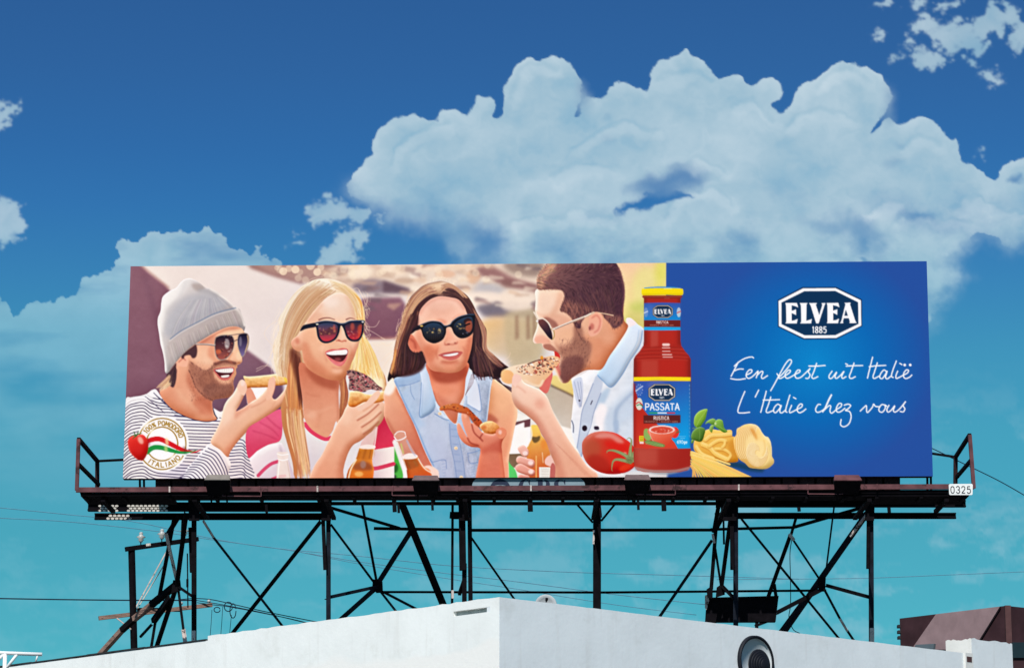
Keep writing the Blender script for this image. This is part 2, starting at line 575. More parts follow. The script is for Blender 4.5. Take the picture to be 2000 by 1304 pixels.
# ------------------------------------------------------------------ materials
def material(name, base, rough=0.7, var=0.12, scale=6.0, bump=0.0, bscale=60.0, spots=None, metal=0.0, spec=0.3, stretch=(1, 1, 1)):
    """procedural paint: base colour broken up by noise, optional rust or dirt spots, fine relief"""
    mt = bpy.data.materials.new(name)
    mt.use_nodes = True
    nt = mt.node_tree
    b = nt.nodes['Principled BSDF']
    b.inputs['Roughness'].default_value = rough
    b.inputs['Metallic'].default_value = metal
    b.inputs['Specular IOR Level'].default_value = spec
    tcn = nt.nodes.new('ShaderNodeTexCoord')
    mp = nt.nodes.new('ShaderNodeMapping')
    mp.inputs['Scale'].default_value = stretch
    nt.links.new(tcn.outputs['Object'], mp.inputs[0])
    nz = nt.nodes.new('ShaderNodeTexNoise')
    nz.inputs['Scale'].default_value = scale
    nz.inputs['Detail'].default_value = 6
    nt.links.new(mp.outputs[0], nz.inputs['Vector'])
    rp = nt.nodes.new('ShaderNodeValToRGB')
    lo = tuple(max(0, c * (1 - var)) for c in base) + (1,)
    hi = tuple(min(1, c * (1 + var)) for c in base) + (1,)
    rp.color_ramp.elements[0].position, rp.color_ramp.elements[0].color = .3, lo
    rp.color_ramp.elements[1].position, rp.color_ramp.elements[1].color = .7, hi
    nt.links.new(nz.outputs['Fac'], rp.inputs[0])
    out = rp.outputs[0]
    if spots:
        col, thr, sc = spots
        n2 = nt.nodes.new('ShaderNodeTexNoise')
        n2.inputs['Scale'].default_value = sc
        n2.inputs['Detail'].default_value = 8
        n2.inputs['Roughness'].default_value = .65
        nt.links.new(mp.outputs[0], n2.inputs['Vector'])
        r2 = nt.nodes.new('ShaderNodeMapRange')
        r2.inputs['From Min'].default_value = thr
        r2.inputs['From Max'].default_value = thr + .06
        nt.links.new(n2.outputs['Fac'], r2.inputs['Value'])
        mx = nt.nodes.new('ShaderNodeMix')
        mx.data_type = 'RGBA'
        nt.links.new(r2.outputs[0], mx.inputs['Factor'])
        nt.links.new(out, mx.inputs[6])
        mx.inputs[7].default_value = tuple(col) + (1,)
        out = mx.outputs[2]
    nt.links.new(out, b.inputs['Base Color'])
    if bump:
        n3 = nt.nodes.new('ShaderNodeTexNoise')
        n3.inputs['Scale'].default_value = bscale
        n3.inputs['Detail'].default_value = 5
        nt.links.new(tcn.outputs['Object'], n3.inputs['Vector'])
        bp = nt.nodes.new('ShaderNodeBump')
        bp.inputs['Strength'].default_value = bump
        bp.inputs['Distance'].default_value = .02
        nt.links.new(n3.outputs['Fac'], bp.inputs['Height'])
        nt.links.new(bp.outputs[0], b.inputs['Normal'])
    return mt


M = {
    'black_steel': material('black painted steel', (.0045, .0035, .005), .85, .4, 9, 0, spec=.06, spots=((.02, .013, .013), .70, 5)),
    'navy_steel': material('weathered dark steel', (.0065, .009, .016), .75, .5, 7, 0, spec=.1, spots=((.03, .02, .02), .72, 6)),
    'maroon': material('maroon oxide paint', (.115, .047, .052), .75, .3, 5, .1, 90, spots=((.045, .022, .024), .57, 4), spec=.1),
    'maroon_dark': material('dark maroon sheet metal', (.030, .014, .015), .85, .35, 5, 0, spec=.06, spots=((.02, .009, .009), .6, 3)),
    'peeled': material('peeled primer on steel', (.50, .42, .39), .85, .25, 8, .2, 50, spots=((.05, .035, .03), .58, 9)),
    'rust_wood': material('weathered brown timber and sunlit steel', (.23, .14, .11), .9, .35, 3, .3, 60, spots=((.05, .03, .03), .56, 8), stretch=(1, 1, 6)),  # timber crossarm, and the sunlit lengths of the left sloping leg
    'galv': material('galvanised mesh', (.50, .46, .41), .6, .25, 20, 0, spec=.3, spots=((.22, .15, .11), .60, 12)),
    'grey_box': material('floodlight paint', (.125, .085, .085), .7, .2, 6, .1, 60, spots=((.07, .045, .045), .60, 5), spec=.15),
    'grey_box2': material('faded floodlight paint', (.20, .175, .155), .7, .2, 6, .1, 60, spots=((.09, .07, .06), .62, 5), spec=.15),
    'glass_dark': material('lamp glass', (.02, .02, .022), .1, .1, 5, spec=.5),
    'white_plate': material('white enamel', (.74, .74, .72), .45, .04, 5, 0, spec=.3, spots=((.55, .54, .52), .70, 6)),
    'ink': material('dark sign ink', (.03, .03, .035), .6, .1, 5),
    'pale_plate': material('pale blue grey sign plate', (.20, .27, .31), .6, .10, 4, 0, spec=.1),
    'navy_ink': material('navy sign paint', (.006, .014, .04), .6, .15, 5),
    'porcelain': material('glazed porcelain', (.40, .41, .40), .25, .1, 6, 0, spec=.5),
    'cable': material('black cable', (.008, .013, .03), .7, .2, 4, spec=.1),
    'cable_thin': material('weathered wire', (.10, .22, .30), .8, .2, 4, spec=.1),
    'rail_white': material('white pipe paint', (.75, .76, .76), .5, .06, 6, 0, spec=.3),
    'dish': material('matt grey dish', (.42, .43, .44), .6, .1, 5),
    'dark_vent': material('black vent metal', (.007, .008, .013), .6, .3, 8, spec=.2),
    'tar': material('bitumen edge', (.02, .02, .022), .9, .3, 8),
    'roofing': material('grey roofing felt', (.16, .16, .16), .95, .2, 3, .4, 30),
    'ground': material('asphalt', (.05, .05, .052), .95, .25, .5, .4, 40),
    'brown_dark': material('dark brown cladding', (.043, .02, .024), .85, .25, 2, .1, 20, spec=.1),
    'brown_sunlit': material('sunlit mauve cladding', (.26, .175, .18), .85, .12, 3, .15, 30, spec=.1),  # sunlight on the brown wall, put into the colour
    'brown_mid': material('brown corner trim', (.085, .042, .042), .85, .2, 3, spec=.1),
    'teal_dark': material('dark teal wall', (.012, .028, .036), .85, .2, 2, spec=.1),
}


def stucco(name, base, low):
    """painted stucco with repainted lower band, rain streaks and trowel marks"""
    mt = bpy.data.materials.new(name)
    mt.use_nodes = True
    nt = mt.node_tree
    N, L = nt.nodes, nt.links
    b = N['Principled BSDF']
    b.inputs['Roughness'].default_value = .9
    b.inputs['Specular IOR Level'].default_value = .15
    g = N.new('ShaderNodeTexCoord')
    big = N.new('ShaderNodeTexNoise')
    big.inputs['Scale'].default_value = .9
    big.inputs['Detail'].default_value = 7
    big.inputs['Roughness'].default_value = .6
    L.new(g.outputs['Object'], big.inputs['Vector'])
    r = N.new('ShaderNodeValToRGB')
    r.color_ramp.elements[0].position, r.color_ramp.elements[0].color = .32, tuple(c * .90 for c in base) + (1,)
    r.color_ramp.elements[1].position, r.color_ramp.elements[1].color = .62, tuple(base) + (1,)
    L.new(big.outputs['Fac'], r.inputs[0])
    # streaks: noise stretched downwards
    mp = N.new('ShaderNodeMapping')
    mp.inputs['Scale'].default_value = (5, 5, .5)
    L.new(g.outputs['Object'], mp.inputs[0])
    st = N.new('ShaderNodeTexNoise')
    st.inputs['Scale'].default_value = 1.3
    st.inputs['Detail'].default_value = 6
    L.new(mp.outputs[0], st.inputs['Vector'])
    sr_ = N.new('ShaderNodeMapRange')
    sr_.inputs['From Min'].default_value = .58
    sr_.inputs['From Max'].default_value = .78
    sr_.inputs['To Max'].default_value = .22
    L.new(st.outputs['Fac'], sr_.inputs['Value'])
    mx = N.new('ShaderNodeMix')
    mx.data_type = 'RGBA'
    L.new(sr_.outputs[0], mx.inputs['Factor'])
    L.new(r.outputs[0], mx.inputs[6])
    mx.inputs[7].default_value = (.50, .47, .43, 1)
    sm_ = N.new('ShaderNodeTexNoise')
    sm_.inputs['Scale'].default_value = 1.7
    sm_.inputs['Detail'].default_value = 9
    sm_.inputs['Roughness'].default_value = .62
    L.new(g.outputs['Object'], sm_.inputs['Vector'])
    sq = N.new('ShaderNodeMapRange')
    sq.inputs['From Min'].default_value = .57
    sq.inputs['From Max'].default_value = .72
    sq.inputs['To Max'].default_value = .42
    L.new(sm_.outputs['Fac'], sq.inputs['Value'])
    m0 = N.new('ShaderNodeMix')
    m0.data_type = 'RGBA'
    L.new(sq.outputs[0], m0.inputs['Factor'])
    L.new(mx.outputs[2], m0.inputs[6])
    m0.inputs[7].default_value = (base[0] * .74, base[1] * .73, base[2] * .70, 1)
    mx = m0
    # repainted patch with a torn upper border
    sp = N.new('ShaderNodeSeparateXYZ')
    L.new(g.outputs['Object'], sp.inputs[0])
    pn = N.new('ShaderNodeTexNoise')
    pn.inputs['Scale'].default_value = .55
    pn.inputs['Detail'].default_value = 3
    L.new(g.outputs['Object'], pn.inputs['Vector'])
    ad = N.new('ShaderNodeMath')
    ad.operation = 'MULTIPLY_ADD'
    L.new(pn.outputs['Fac'], ad.inputs[0])
    ad.inputs[1].default_value = .8
    L.new(sp.outputs[2], ad.inputs[2])
    pr = N.new('ShaderNodeMapRange')
    pr.inputs['From Min'].default_value = low + .43
    pr.inputs['From Max'].default_value = low + .34
    L.new(ad.outputs[0], pr.inputs['Value'])
    m2 = N.new('ShaderNodeMix')
    m2.data_type = 'RGBA'
    L.new(pr.outputs[0], m2.inputs['Factor'])
    L.new(mx.outputs[2], m2.inputs[6])
    m2.inputs[7].default_value = (base[0] * .99, base[1] * .955, base[2] * .94, 1)
    L.new(m2.outputs[2], b.inputs['Base Color'])
    fine = N.new('ShaderNodeTexNoise')
    fine.inputs['Scale'].default_value = 14
    fine.inputs['Detail'].default_value = 8
    L.new(g.outputs['Object'], fine.inputs['Vector'])
    bp = N.new('ShaderNodeBump')
    bp.inputs['Strength'].default_value = .3
    bp.inputs['Distance'].default_value = .008
    L.new(fine.outputs['Fac'], bp.inputs['Height'])
    L.new(bp.outputs[0], b.inputs['Normal'])
    return mt


# ------------------------------------------------------------------ mesh helpers
def obj(name, verts, faces, mat, parent=None, smooth=False):
    me = bpy.data.meshes.new(name)
    me.from_pydata([tuple(v) for v in verts], [], faces)
    me.update()
    bm = bmesh.new()
    bm.from_mesh(me)
    bmesh.ops.recalc_face_normals(bm, faces=bm.faces)
    bm.to_mesh(me)
    bm.free()
    if smooth:
        me.polygons.foreach_set('use_smooth', [True] * len(me.polygons))
    if mat is not None:
        me.materials.append(M[mat] if isinstance(mat, str) else mat)
    ob = bpy.data.objects.new(name, me)
    COL.objects.link(ob)
    if parent is not None:
        ob.parent = parent
        ob.matrix_parent_inverse = parent.matrix_world.inverted()
    return ob


def thing(name, label, cat, loc=(0, 0, 0), group=None):
    e = bpy.data.objects.new(name, None)
    COL.objects.link(e)
    e.empty_display_size = .2
    e.location = loc
    e.matrix_world = Matrix.Translation(Vector(loc))
    tag(e, label, cat, group)
    return e


def tag(o, label, cat, group=None):
    o['label'] = label
    o['category'] = cat
    if group:
        o['group'] = group
    return o


def frame_axes(d):
    d = d.normalized()
    up = Vector((0, 0, 1)) if abs(d.z) < .95 else Vector((0, -1, 0))
    s = d.cross(up).normalized()
    return d, s, s.cross(d).normalized()


def sweep(prof, p0, p1):
    """prism of a 2-D profile between two points"""
    p0, p1 = Vector(p0), Vector(p1)
    d, s, u = frame_axes(p1 - p0)
    n = len(prof)
    v = [p0 + s * a + u * b for a, b in prof] + [p1 + s * a + u * b for a, b in prof]
    f = [tuple(range(n - 1, -1, -1)), tuple(range(n, 2 * n))]
    f += [(i, (i + 1) % n, n + (i + 1) % n, n + i) for i in range(n)]
    return v, f


def angle_prof(w, t=None):
    t = t or w * .28
    h = w / 2
    return [(-h, -h), (h, -h), (h, -h + t), (-h + t, -h + t), (-h + t, h), (-h, h)]


def box_prof(w, h=None):
    h = h or w
    return [(-w / 2, -h / 2), (w / 2, -h / 2), (w / 2, h / 2), (-w / 2, h / 2)]


def beam_prof(w, h):
    t, f_ = w * .22, h * .2
    return [(-w / 2, -h / 2), (w / 2, -h / 2), (w / 2, -h / 2 + f_), (t / 2, -h / 2 + f_), (t / 2, h / 2 - f_), (w / 2, h / 2 - f_),
            (w / 2, h / 2), (-w / 2, h / 2), (-w / 2, h / 2 - f_), (-t / 2, h / 2 - f_), (-t / 2, -h / 2 + f_), (-w / 2, -h / 2 + f_)]


def round_prof(r, n=10):
    return [(r * math.cos(2 * math.pi * i / n), r * math.sin(2 * math.pi * i / n)) for i in range(n)]


def ppm(Y):
    return F_PX / ((Y + 51.0) * 1.02)


ROOF_Z = None


def member(name, a, b, w, Ya, Yb, parent, mat='black_steel', kind='angle', to_roof=False):
    """steel member seen between two photo points, its ends at depths Ya and Yb; w in photo px"""
    p0, p1 = at(a[0], a[1], Ya), at(b[0], b[1], Yb)
    if to_roof:
        p1 = p0 + (p1 - p0) * ((ROOF_Z - p0.z) / (p1.z - p0.z))
    wm = w / ppm((Ya + Yb) / 2)
    prof = {'angle': lambda: angle_prof(wm), 'box': lambda: box_prof(wm, wm), 'beam': lambda: beam_prof(wm, wm), 'rod': lambda: round_prof(wm / 2)}[kind]()
    v, f = sweep(prof, p0, p1)
    return obj(name, v, f, mat, parent)


def box(name, lo, hi, mat, parent=None):
    x0, y0, z0 = lo
    x1, y1, z1 = hi
    v = [(x, y, z) for x in (x0, x1) for y in (y0, y1) for z in (z0, z1)]
    f = [(0, 1, 3, 2), (4, 6, 7, 5), (0, 4, 5, 1), (2, 3, 7, 6), (0, 2, 6, 4), (1, 5, 7, 3)]
    return obj(name, v, f, mat, parent)


def slab(name, quad, d, mat, parent=None):
    """plate through a polygon of points, thickened by vector d"""
    d = Vector(d)
    q = [Vector(p) for p in quad]
    n = len(q)
    v = q + [p + d for p in q]
    f = [tuple(range(n)), tuple(range(2 * n - 1, n - 1, -1))] + [(i, n + i, n + (i + 1) % n, (i + 1) % n) for i in range(n)]
    return obj(name, v, f, mat, parent)


def tube(name, pts, r, mat, parent=None, n=6):
    """cable or pipe along a polyline"""
    pts = [Vector(p) for p in pts]
    v, f = [], []
    for i, p in enumerate(pts):
        d = (pts[min(i + 1, len(pts) - 1)] - pts[max(i - 1, 0)])
        _, s, u = frame_axes(d)
        for k in range(n):
            t = 2 * math.pi * k / n
            v.append(p + s * (r * math.cos(t)) + u * (r * math.sin(t)))
    for i in range(len(pts) - 1):
        for k in range(n):
            a, b = i * n + k, i * n + (k + 1) % n
            f.append((a, b, b + n, a + n))
    f.append(tuple(range(n - 1, -1, -1)))
    f.append(tuple(range(len(pts) * n - n, len(pts) * n)))
    return obj(name, v, f, mat, parent, smooth=True)


def lathe(name, prof, origin, axis, mat, parent=None, n=24, smooth=True, close=True):
    """surface of revolution: profile of (radius, along axis)"""
    d, s, u = frame_axes(Vector(axis))
    o = Vector(origin)
    v, f = [], []
    for r, h in prof:
        for k in range(n):
            t = 2 * math.pi * k / n
            v.append(o + d * h + s * (r * math.cos(t)) + u * (r * math.sin(t)))
    for i in range(len(prof) - 1):
        for k in range(n):
            a, b = i * n + k, i * n + (k + 1) % n
            f.append((a, b, b + n, a + n))
    if close:
        f.append(tuple(range(n)))
        f.append(tuple(range((len(prof) - 1) * n, len(prof) * n)))
    return obj(name, v, f, mat, parent, smooth)


# ------------------------------------------------------------------ ground
gd = obj('ground', [(-600, -300, 0), (600, -300, 0), (600, 900, 0), (-600, 900, 0)], [(0, 1, 2, 3)], 'ground')
gd['kind'] = 'structure'

# ------------------------------------------------------------------ the white building below
corner = at(975, 1165, -8.5)
TOPZ = corner.z
ROOF_Z = TOPZ - .75
pl = at_z(406, 1241, TOPZ)
pr = at_z(1841, 1269.5, TOPZ)
dl = Vector((pl.x - corner.x, pl.y - corner.y, 0)).normalized()
dr = Vector((pr.x - corner.x, pr.y - corner.y, 0)).normalized()
LSTEP = (pl - corner).length
LLOW = TOPZ - (at_z(406, 1241, TOPZ).z - at(406, 1250, pl.y).z)
LEFT_LEN = 15.0
RIGHT_LEN = (at_z(1880, 1274.5, TOPZ) - corner).length
white_l = stucco('white stucco', (.84, .85, .83), TOPZ - .66)
white_r = stucco('less sunlit white stucco', (.77, .81, .83), 1.0)  # same white wall, tinted bluer and darker for the side with less sun
white_p = stucco('cream white stucco', (.74, .73, .70), 1.0)
bld = thing('white_building', 'white stucco flat roofed building with a corner parapet below the billboard', 'building', (corner.x, corner.y, 0))
THK = .28


def parapet_wall(name, a, d, s0, s1, ztop, mat, n, rough, hole=None, inward=None):
    """wall from the ground to a slightly uneven top edge; may have a recessed slot"""
    v, f = [], []
    for i in range(n + 1):
        s = s0 + (s1 - s0) * i / n
        p = a + d * s
        zt = ztop + (random.uniform(-rough, rough) if 0 < i < n else 0)
        v += [(p.x, p.y, 0), (p.x, p.y, zt), (p.x + inward.x * THK, p.y + inward.y * THK, zt - .01), (p.x + inward.x * THK, p.y + inward.y * THK, 0)]
    for i in range(n):
        q, r = 4 * i, 4 * i + 4
        for k in range(3):
            f.append((q + k, r + k, r + k + 1, q + k + 1))
    f.append((0, 1, 2, 3))
    f.append((4 * n, 4 * n + 3, 4 * n + 2, 4 * n + 1))
    return obj(name, v, f, mat, bld)


inl = dr.copy()
inr = dl.copy()
base = Vector((corner.x, corner.y, 0))
# left wall with the slot cut out: built as pieces around the opening
sa, sb = [(at_z(x, y, TOPZ) - corner).length for x, y in ((958, 1167.4), (886, 1177))]
zslot = TOPZ - .155


def wall_block(name, d, inw, s0, s1, z0, z1, mat, thk=THK):
    p, q = base + d * s0, base + d * s1
    o = inw * thk
    v = []
    for r in (p, q, q + o, p + o):
        v += [(r.x, r.y, z0), (r.x, r.y, z1)]
    f = [(0, 2, 3, 1), (2, 4, 5, 3), (4, 6, 7, 5), (6, 0, 1, 7), (0, 6, 4, 2), (1, 3, 5, 7)]
    return v, f


def merge(parts):
    V_, F_ = [], []
    for v, f in parts:
        k = len(V_)
        V_ += list(v)
        F_ += [tuple(i + k for i in q) for q in f]
    return V_, F_


def uneven_top(d, inw, s0, s1, z0, ztop, rough, step=.16):
    n = max(2, int((s1 - s0) / step))
    v, f = [], []
    for i in range(n + 1):
        s = s0 + (s1 - s0) * i / n
        p = base + d * s
        zt = ztop + (random.uniform(-rough, rough) if 0 < i < n else 0)
        q = p + inw * THK
        v += [(p.x, p.y, z0), (p.x, p.y, zt), (q.x, q.y, zt - .01), (q.x, q.y, z0)]
    for i in range(n):
        a, b = 4 * i, 4 * i + 4
        for k in range(4):
            f.append((a + k, b + k, b + (k + 1) % 4, a + (k + 1) % 4))
    f += [(0, 1, 2, 3), (4 * n, 4 * n + 3, 4 * n + 2, 4 * n + 1)]
    return v, f


ZB = TOPZ - .13
ZS0 = TOPZ - .205
vv, ff = merge([uneven_top(dl, inl, 0, LSTEP, ZB, TOPZ, .010),
                uneven_top(dl, inl, LSTEP, LEFT_LEN, ZB - .0, LLOW, .008),
                wall_block('', dl, inl, 0, sa, ZS0, ZB, None), wall_block('', dl, inl, sb, LEFT_LEN, ZS0, ZB, None),
                wall_block('', dl, inl, 0, LEFT_LEN, 0, ZS0, None)])
obj('wall', vv, ff, white_l, bld)
p0, p1 = base + dl * sa + inl * .07, base + dl * sb + inl * .07
obj('scupper_back', [(p0.x, p0.y, ZS0), (p1.x, p1.y, ZS0), (p1.x, p1.y, ZB), (p0.x, p0.y, ZB)], [(0, 1, 2, 3)],
    material('grey slot lining', (.30, .34, .34), .9, .15, 8), bld)
vv, ff = merge([uneven_top(dr, inr, THK, RIGHT_LEN, TOPZ - .3, TOPZ, .003), ])
w2_ = wall_block('', dr, inr, 0.002, RIGHT_LEN, 0, TOPZ - .3, None)
cap = wall_block('', dr, inr, 0.002, THK, TOPZ - .3, TOPZ - .002, None)
vv, ff = merge([(vv, ff), w2_, cap])
# keep the corner post out of the left wall's plane
vv = [Vector(p) - Vector((inr.x, inr.y, 0)) * .003 for p in vv]
obj('wall', vv, ff, white_r, bld)
# bitumen edge along the lower left parapet
for k in range(5):
    s0 = LSTEP + .05 + k * 1.75
    p, q = base + dl * s0, base + dl * (s0 + 1.74)
    v = []
    for r in (p, q):
        for off in (-.012, .10):
            t = r + inl * off
            v += [(t.x, t.y, LLOW + .008), (t.x, t.y, LLOW + .030 + (k % 2) * .006)]
    obj('edge_strip', v, [(0, 4, 5, 1), (2, 3, 7, 6), (0, 1, 3, 2), (4, 6, 7, 5), (1, 5, 7, 3), (0, 2, 6, 4)], 'tar', bld)
bk = base + dl * LEFT_LEN
br = base + dr * (RIGHT_LEN + 6)
bb = base + dl * LEFT_LEN + dr * (RIGHT_LEN + 6)
obj('roof', [(base.x, base.y + .15, ROOF_Z), (br.x, br.y, ROOF_Z), (bb.x, bb.y, ROOF_Z), (bk.x, bk.y, ROOF_Z)], [(0, 1, 2, 3)], 'roofing', bld)
slab('wall', [(bk.x, bk.y, 0), (bb.x, bb.y, 0), (bb.x, bb.y, ROOF_Z), (bk.x, bk.y, ROOF_Z)], inl * .02 - dl * .2, white_l, bld)
slab('wall', [(br.x, br.y, 0), (bb.x, bb.y, 0), (bb.x, bb.y, ROOF_Z), (br.x, br.y, ROOF_Z)], -dr * .2, white_l, bld)
# pilaster at the end of the right wall
v, f = wall_block('', dr, inr, RIGHT_LEN, RIGHT_LEN + .22, 0, TOPZ + .005, None, .5)
v = [Vector(p) - Vector((inr.x, inr.y, 0)) * .05 for p in v]
obj('pilaster', v, f, white_p, bld)
pa = base + dr * (RIGHT_LEN + .03) - inr * .053
obj('vent_slot', [pa - dr * .0 + Vector((0, 0, TOPZ - .16)), pa + dr * .15 + Vector((0, 0, TOPZ - .16)), pa + dr * .15 + Vector((0, 0, TOPZ - .06)), pa + Vector((0, 0, TOPZ - .06))],
    [(0, 1, 2, 3)], 'brown_mid', bld)

# taller white block next door
c2 = at_z(1897, 1246, TOPZ + .32)
nb = thing('white_block', 'taller white stucco block rising behind the end of the long parapet', 'building', (c2.x, c2.y, 0))


def block(parent, c, da, la, db, lb, z, mats, names=('wall', 'wall', 'roof')):
    c = Vector((c.x, c.y, 0))
    a, b, e = c + da * la, c + db * lb, c + da * la + db * lb
    n = 14
    for (s, t, mt, nm) in ((c, a, mats[0], 'wall'), (c, b, mats[1], 'wall'), (a, e, mats[0], 'wall'), (b, e, mats[1], 'wall')):
        v, f = [], []
        for i in range(n + 1):
            p = s + (t - s) * (i / n)
            v += [(p.x, p.y, 0), (p.x, p.y, z + (random.uniform(-.018, .018) if 0 < i < n else 0))]
        f = [(2 * i, 2 * i + 2, 2 * i + 3, 2 * i + 1) for i in range(n)]
        obj(nm, v, f, mt, parent)
    obj('roof', [(p.x, p.y, z - .03) for p in (c, a, e, b)], [(0, 1, 2, 3)], 'roofing', parent)


left_len = (at_z(1840, 1250, TOPZ + .32) - c2).length
right_len = (at_z(1978, 1256, TOPZ + .32) - c2).length
block(nb, c2, dl, left_len, dr, right_len, TOPZ + .32, (white_p, white_r))

# far brown building, its slant of sunlight built as a pale slab
FY = 26.0
bc = at(1965, 1182, FY)
far_b = thing('brown_building', 'dark brown flat topped building with a slanted sunlit patch painted on its side', 'building', (bc.x, bc.y, 0))
bl_ = at_z(1757, 1207, bc.z)
br_ = at_z(2030, 1189, bc.z)
ddl, ddr = (bl_ - bc), (br_ - bc)
ddr = ddr.normalized() * 14


def wall_pt(px_, py_):
    """point of the brown building's left wall seen at a photo point"""
    d = ray(px_, py_)
    nrm = Vector((-ddl.y, ddl.x, 0))
    t = (bc - CAM).dot(nrm) / d.dot(nrm)
    return CAM + d * t


out = Vector((ddl.y, -ddl.x, 0)).normalized()
if out.y > 0:
    out = -out
bg0, bl0 = Vector((bc.x, bc.y, 0)), Vector((bl_.x, bl_.y, 0))
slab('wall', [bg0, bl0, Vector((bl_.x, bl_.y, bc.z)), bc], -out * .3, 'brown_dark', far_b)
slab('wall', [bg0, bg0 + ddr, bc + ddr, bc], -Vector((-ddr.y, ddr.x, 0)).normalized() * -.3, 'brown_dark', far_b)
sun_quad = [wall_pt(1832, 1199), wall_pt(1957, 1184), wall_pt(1905, 1268), wall_pt(1784, 1268)]
slab('sunlit_patch', [p + out * .03 for p in sun_quad], out * .06, 'brown_sunlit', far_b)  # patch of sun between shadows, put in as a paler raised slab
box('corner_trim', (bc.x - .06, bc.y - .16, 0), (bc.x + .10, bc.y - .04, bc.z - .01), 'brown_mid', far_b)
obj('roof', [bl_ - Vector((0, 0, .05)), bc - Vector((0, 0, .05)), bc + ddr - Vector((0, 0, .05)), bl_ + ddr - Vector((0, 0, .05))], [(0, 1, 2, 3)], 'roofing', far_b)
dk = at(1756, 1235, FY + 6)
for k in range(3):
    zc = at(1757, 1222 + k * 11, bl_.y).z
    box('bracket', (bl_.x - .06, bl_.y - .05, zc - .04), (bl_.x + .02, bl_.y + .2, zc + .04), 'tar', far_b)
gw = wall_pt(1812, 1262)
slab('low_panel', [wall_pt(1796, 1259) + out * .02, wall_pt(1832, 1257) + out * .02, wall_pt(1830, 1275) + out * .02, wall_pt(1790, 1275) + out * .02], out * .15, material('grey blue sheet', (.09, .12, .14), .8, .1, 4), far_b)
tb = at(1976, 1254, 6.0)
tw_ = thing('teal_wall', 'dark teal and brown wall beside the taller white block', 'wall', (tb.x, tb.y, 0))
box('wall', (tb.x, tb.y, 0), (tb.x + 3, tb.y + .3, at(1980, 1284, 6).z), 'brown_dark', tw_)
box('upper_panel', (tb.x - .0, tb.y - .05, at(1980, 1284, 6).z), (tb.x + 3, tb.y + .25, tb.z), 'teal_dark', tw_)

# ------------------------------------------------------------------ billboard
bill = thing('billboard', 'long rooftop billboard of a friends eating pizza advert on dark steel legs', 'billboard', (0, .6, ROOF_Z))
BC = [at(255, 520, 0), at(1810, 510, 0), at(1822, 929.5, 0), at(240, 934, 0)]      # corners of the printed face
# backing frame behind the print
inner = [p + Vector((0, .03, 0)) for p in BC]
slab('backing_board', inner, (0, .16, 0), 'maroon_dark', bill)
for k in range(9):
    t = (k + .5) / 9
    a, b = BC[0].lerp(BC[1], t), BC[3].lerp(BC[2], t)
    v, f = sweep(beam_prof(.12, .2), a + Vector((0, .32, -.05)), b + Vector((0, .32, 0)))
    obj('stringer', v, f, 'black_steel', bill)
# skirt of upright sheet panels below the print
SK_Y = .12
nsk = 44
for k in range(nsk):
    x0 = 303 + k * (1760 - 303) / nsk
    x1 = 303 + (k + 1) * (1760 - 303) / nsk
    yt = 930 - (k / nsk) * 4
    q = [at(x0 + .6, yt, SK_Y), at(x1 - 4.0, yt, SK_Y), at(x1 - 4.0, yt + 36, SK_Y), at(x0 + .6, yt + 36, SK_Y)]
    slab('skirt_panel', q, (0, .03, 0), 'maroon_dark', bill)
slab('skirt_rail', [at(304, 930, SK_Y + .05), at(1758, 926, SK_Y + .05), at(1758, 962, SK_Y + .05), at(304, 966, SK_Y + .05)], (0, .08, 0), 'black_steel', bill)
for x in (273, 281, 1811, 1818):
    member('stringer_foot', (x, 928), (x + .5, 958), 4, .35, .35, bill, kind='box')

# ---- longitudinal beams under the walkway
YB1, YB2 = .55, 1.3


def beam_px(name, x0, x1, y0, y1, Y, mat='black_steel', tilt=0, parent=None):
    yc, h = (y0 + y1) / 2, (y1 - y0) / ppm(Y)
    v, f = sweep(beam_prof(h * .8, h * .985), at(x0, yc - tilt / 2, Y), at(x1, yc + tilt / 2, Y))
    # web towards the camera closed with a plate so the beam reads solid
    return obj(name, v, f, mat, parent or bill)


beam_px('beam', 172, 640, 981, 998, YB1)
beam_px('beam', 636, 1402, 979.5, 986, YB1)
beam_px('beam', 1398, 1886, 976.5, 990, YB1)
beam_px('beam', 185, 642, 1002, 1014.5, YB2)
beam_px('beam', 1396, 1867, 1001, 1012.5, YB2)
# sheet webs that close the deep beams
for (x0, x1, y0, y1, Y) in ((172, 640, 980, 998, YB1 - .01), (1398, 1886, 976, 990, YB1 - .01), (185, 642, 1002, 1014, YB2 - .01), (1396, 1867, 1001, 1012, YB2 - .01), (636, 1402, 979.5, 986, YB1 - .01)):
    pass

FR, BK = .7, 3.0      # depth of the front legs and of the back stays
m_ = lambda a, b, w, ya=FR, yb=FR, **k: member(k.pop('name', 'brace'), a, b, w, ya, yb, bill, **k)
post = dict(name='post', kind='beam', to_roof=True)
# left leg group
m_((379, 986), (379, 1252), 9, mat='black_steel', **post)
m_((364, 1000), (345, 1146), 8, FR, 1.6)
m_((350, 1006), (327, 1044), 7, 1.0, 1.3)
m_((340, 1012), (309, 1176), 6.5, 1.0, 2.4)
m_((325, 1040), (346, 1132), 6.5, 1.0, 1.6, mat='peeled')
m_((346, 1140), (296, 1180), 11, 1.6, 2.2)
m_((300, 1178), (262, 1208), 10, 2.2, 2.6, mat='rust_wood')  # sunlit length of the leg painted brown, shaded lengths stay black
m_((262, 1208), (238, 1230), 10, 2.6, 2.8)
m_((240, 1228), (204, 1268), 9, 2.8, 3.3, mat='rust_wood', to_roof=True)  # lower sunlit length, its light put into the brown
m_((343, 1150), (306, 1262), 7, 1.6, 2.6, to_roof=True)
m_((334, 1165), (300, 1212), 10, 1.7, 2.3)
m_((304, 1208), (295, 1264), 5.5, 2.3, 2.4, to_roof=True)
m_((297, 1218), (274, 1243), 4, 2.3, 2.6)
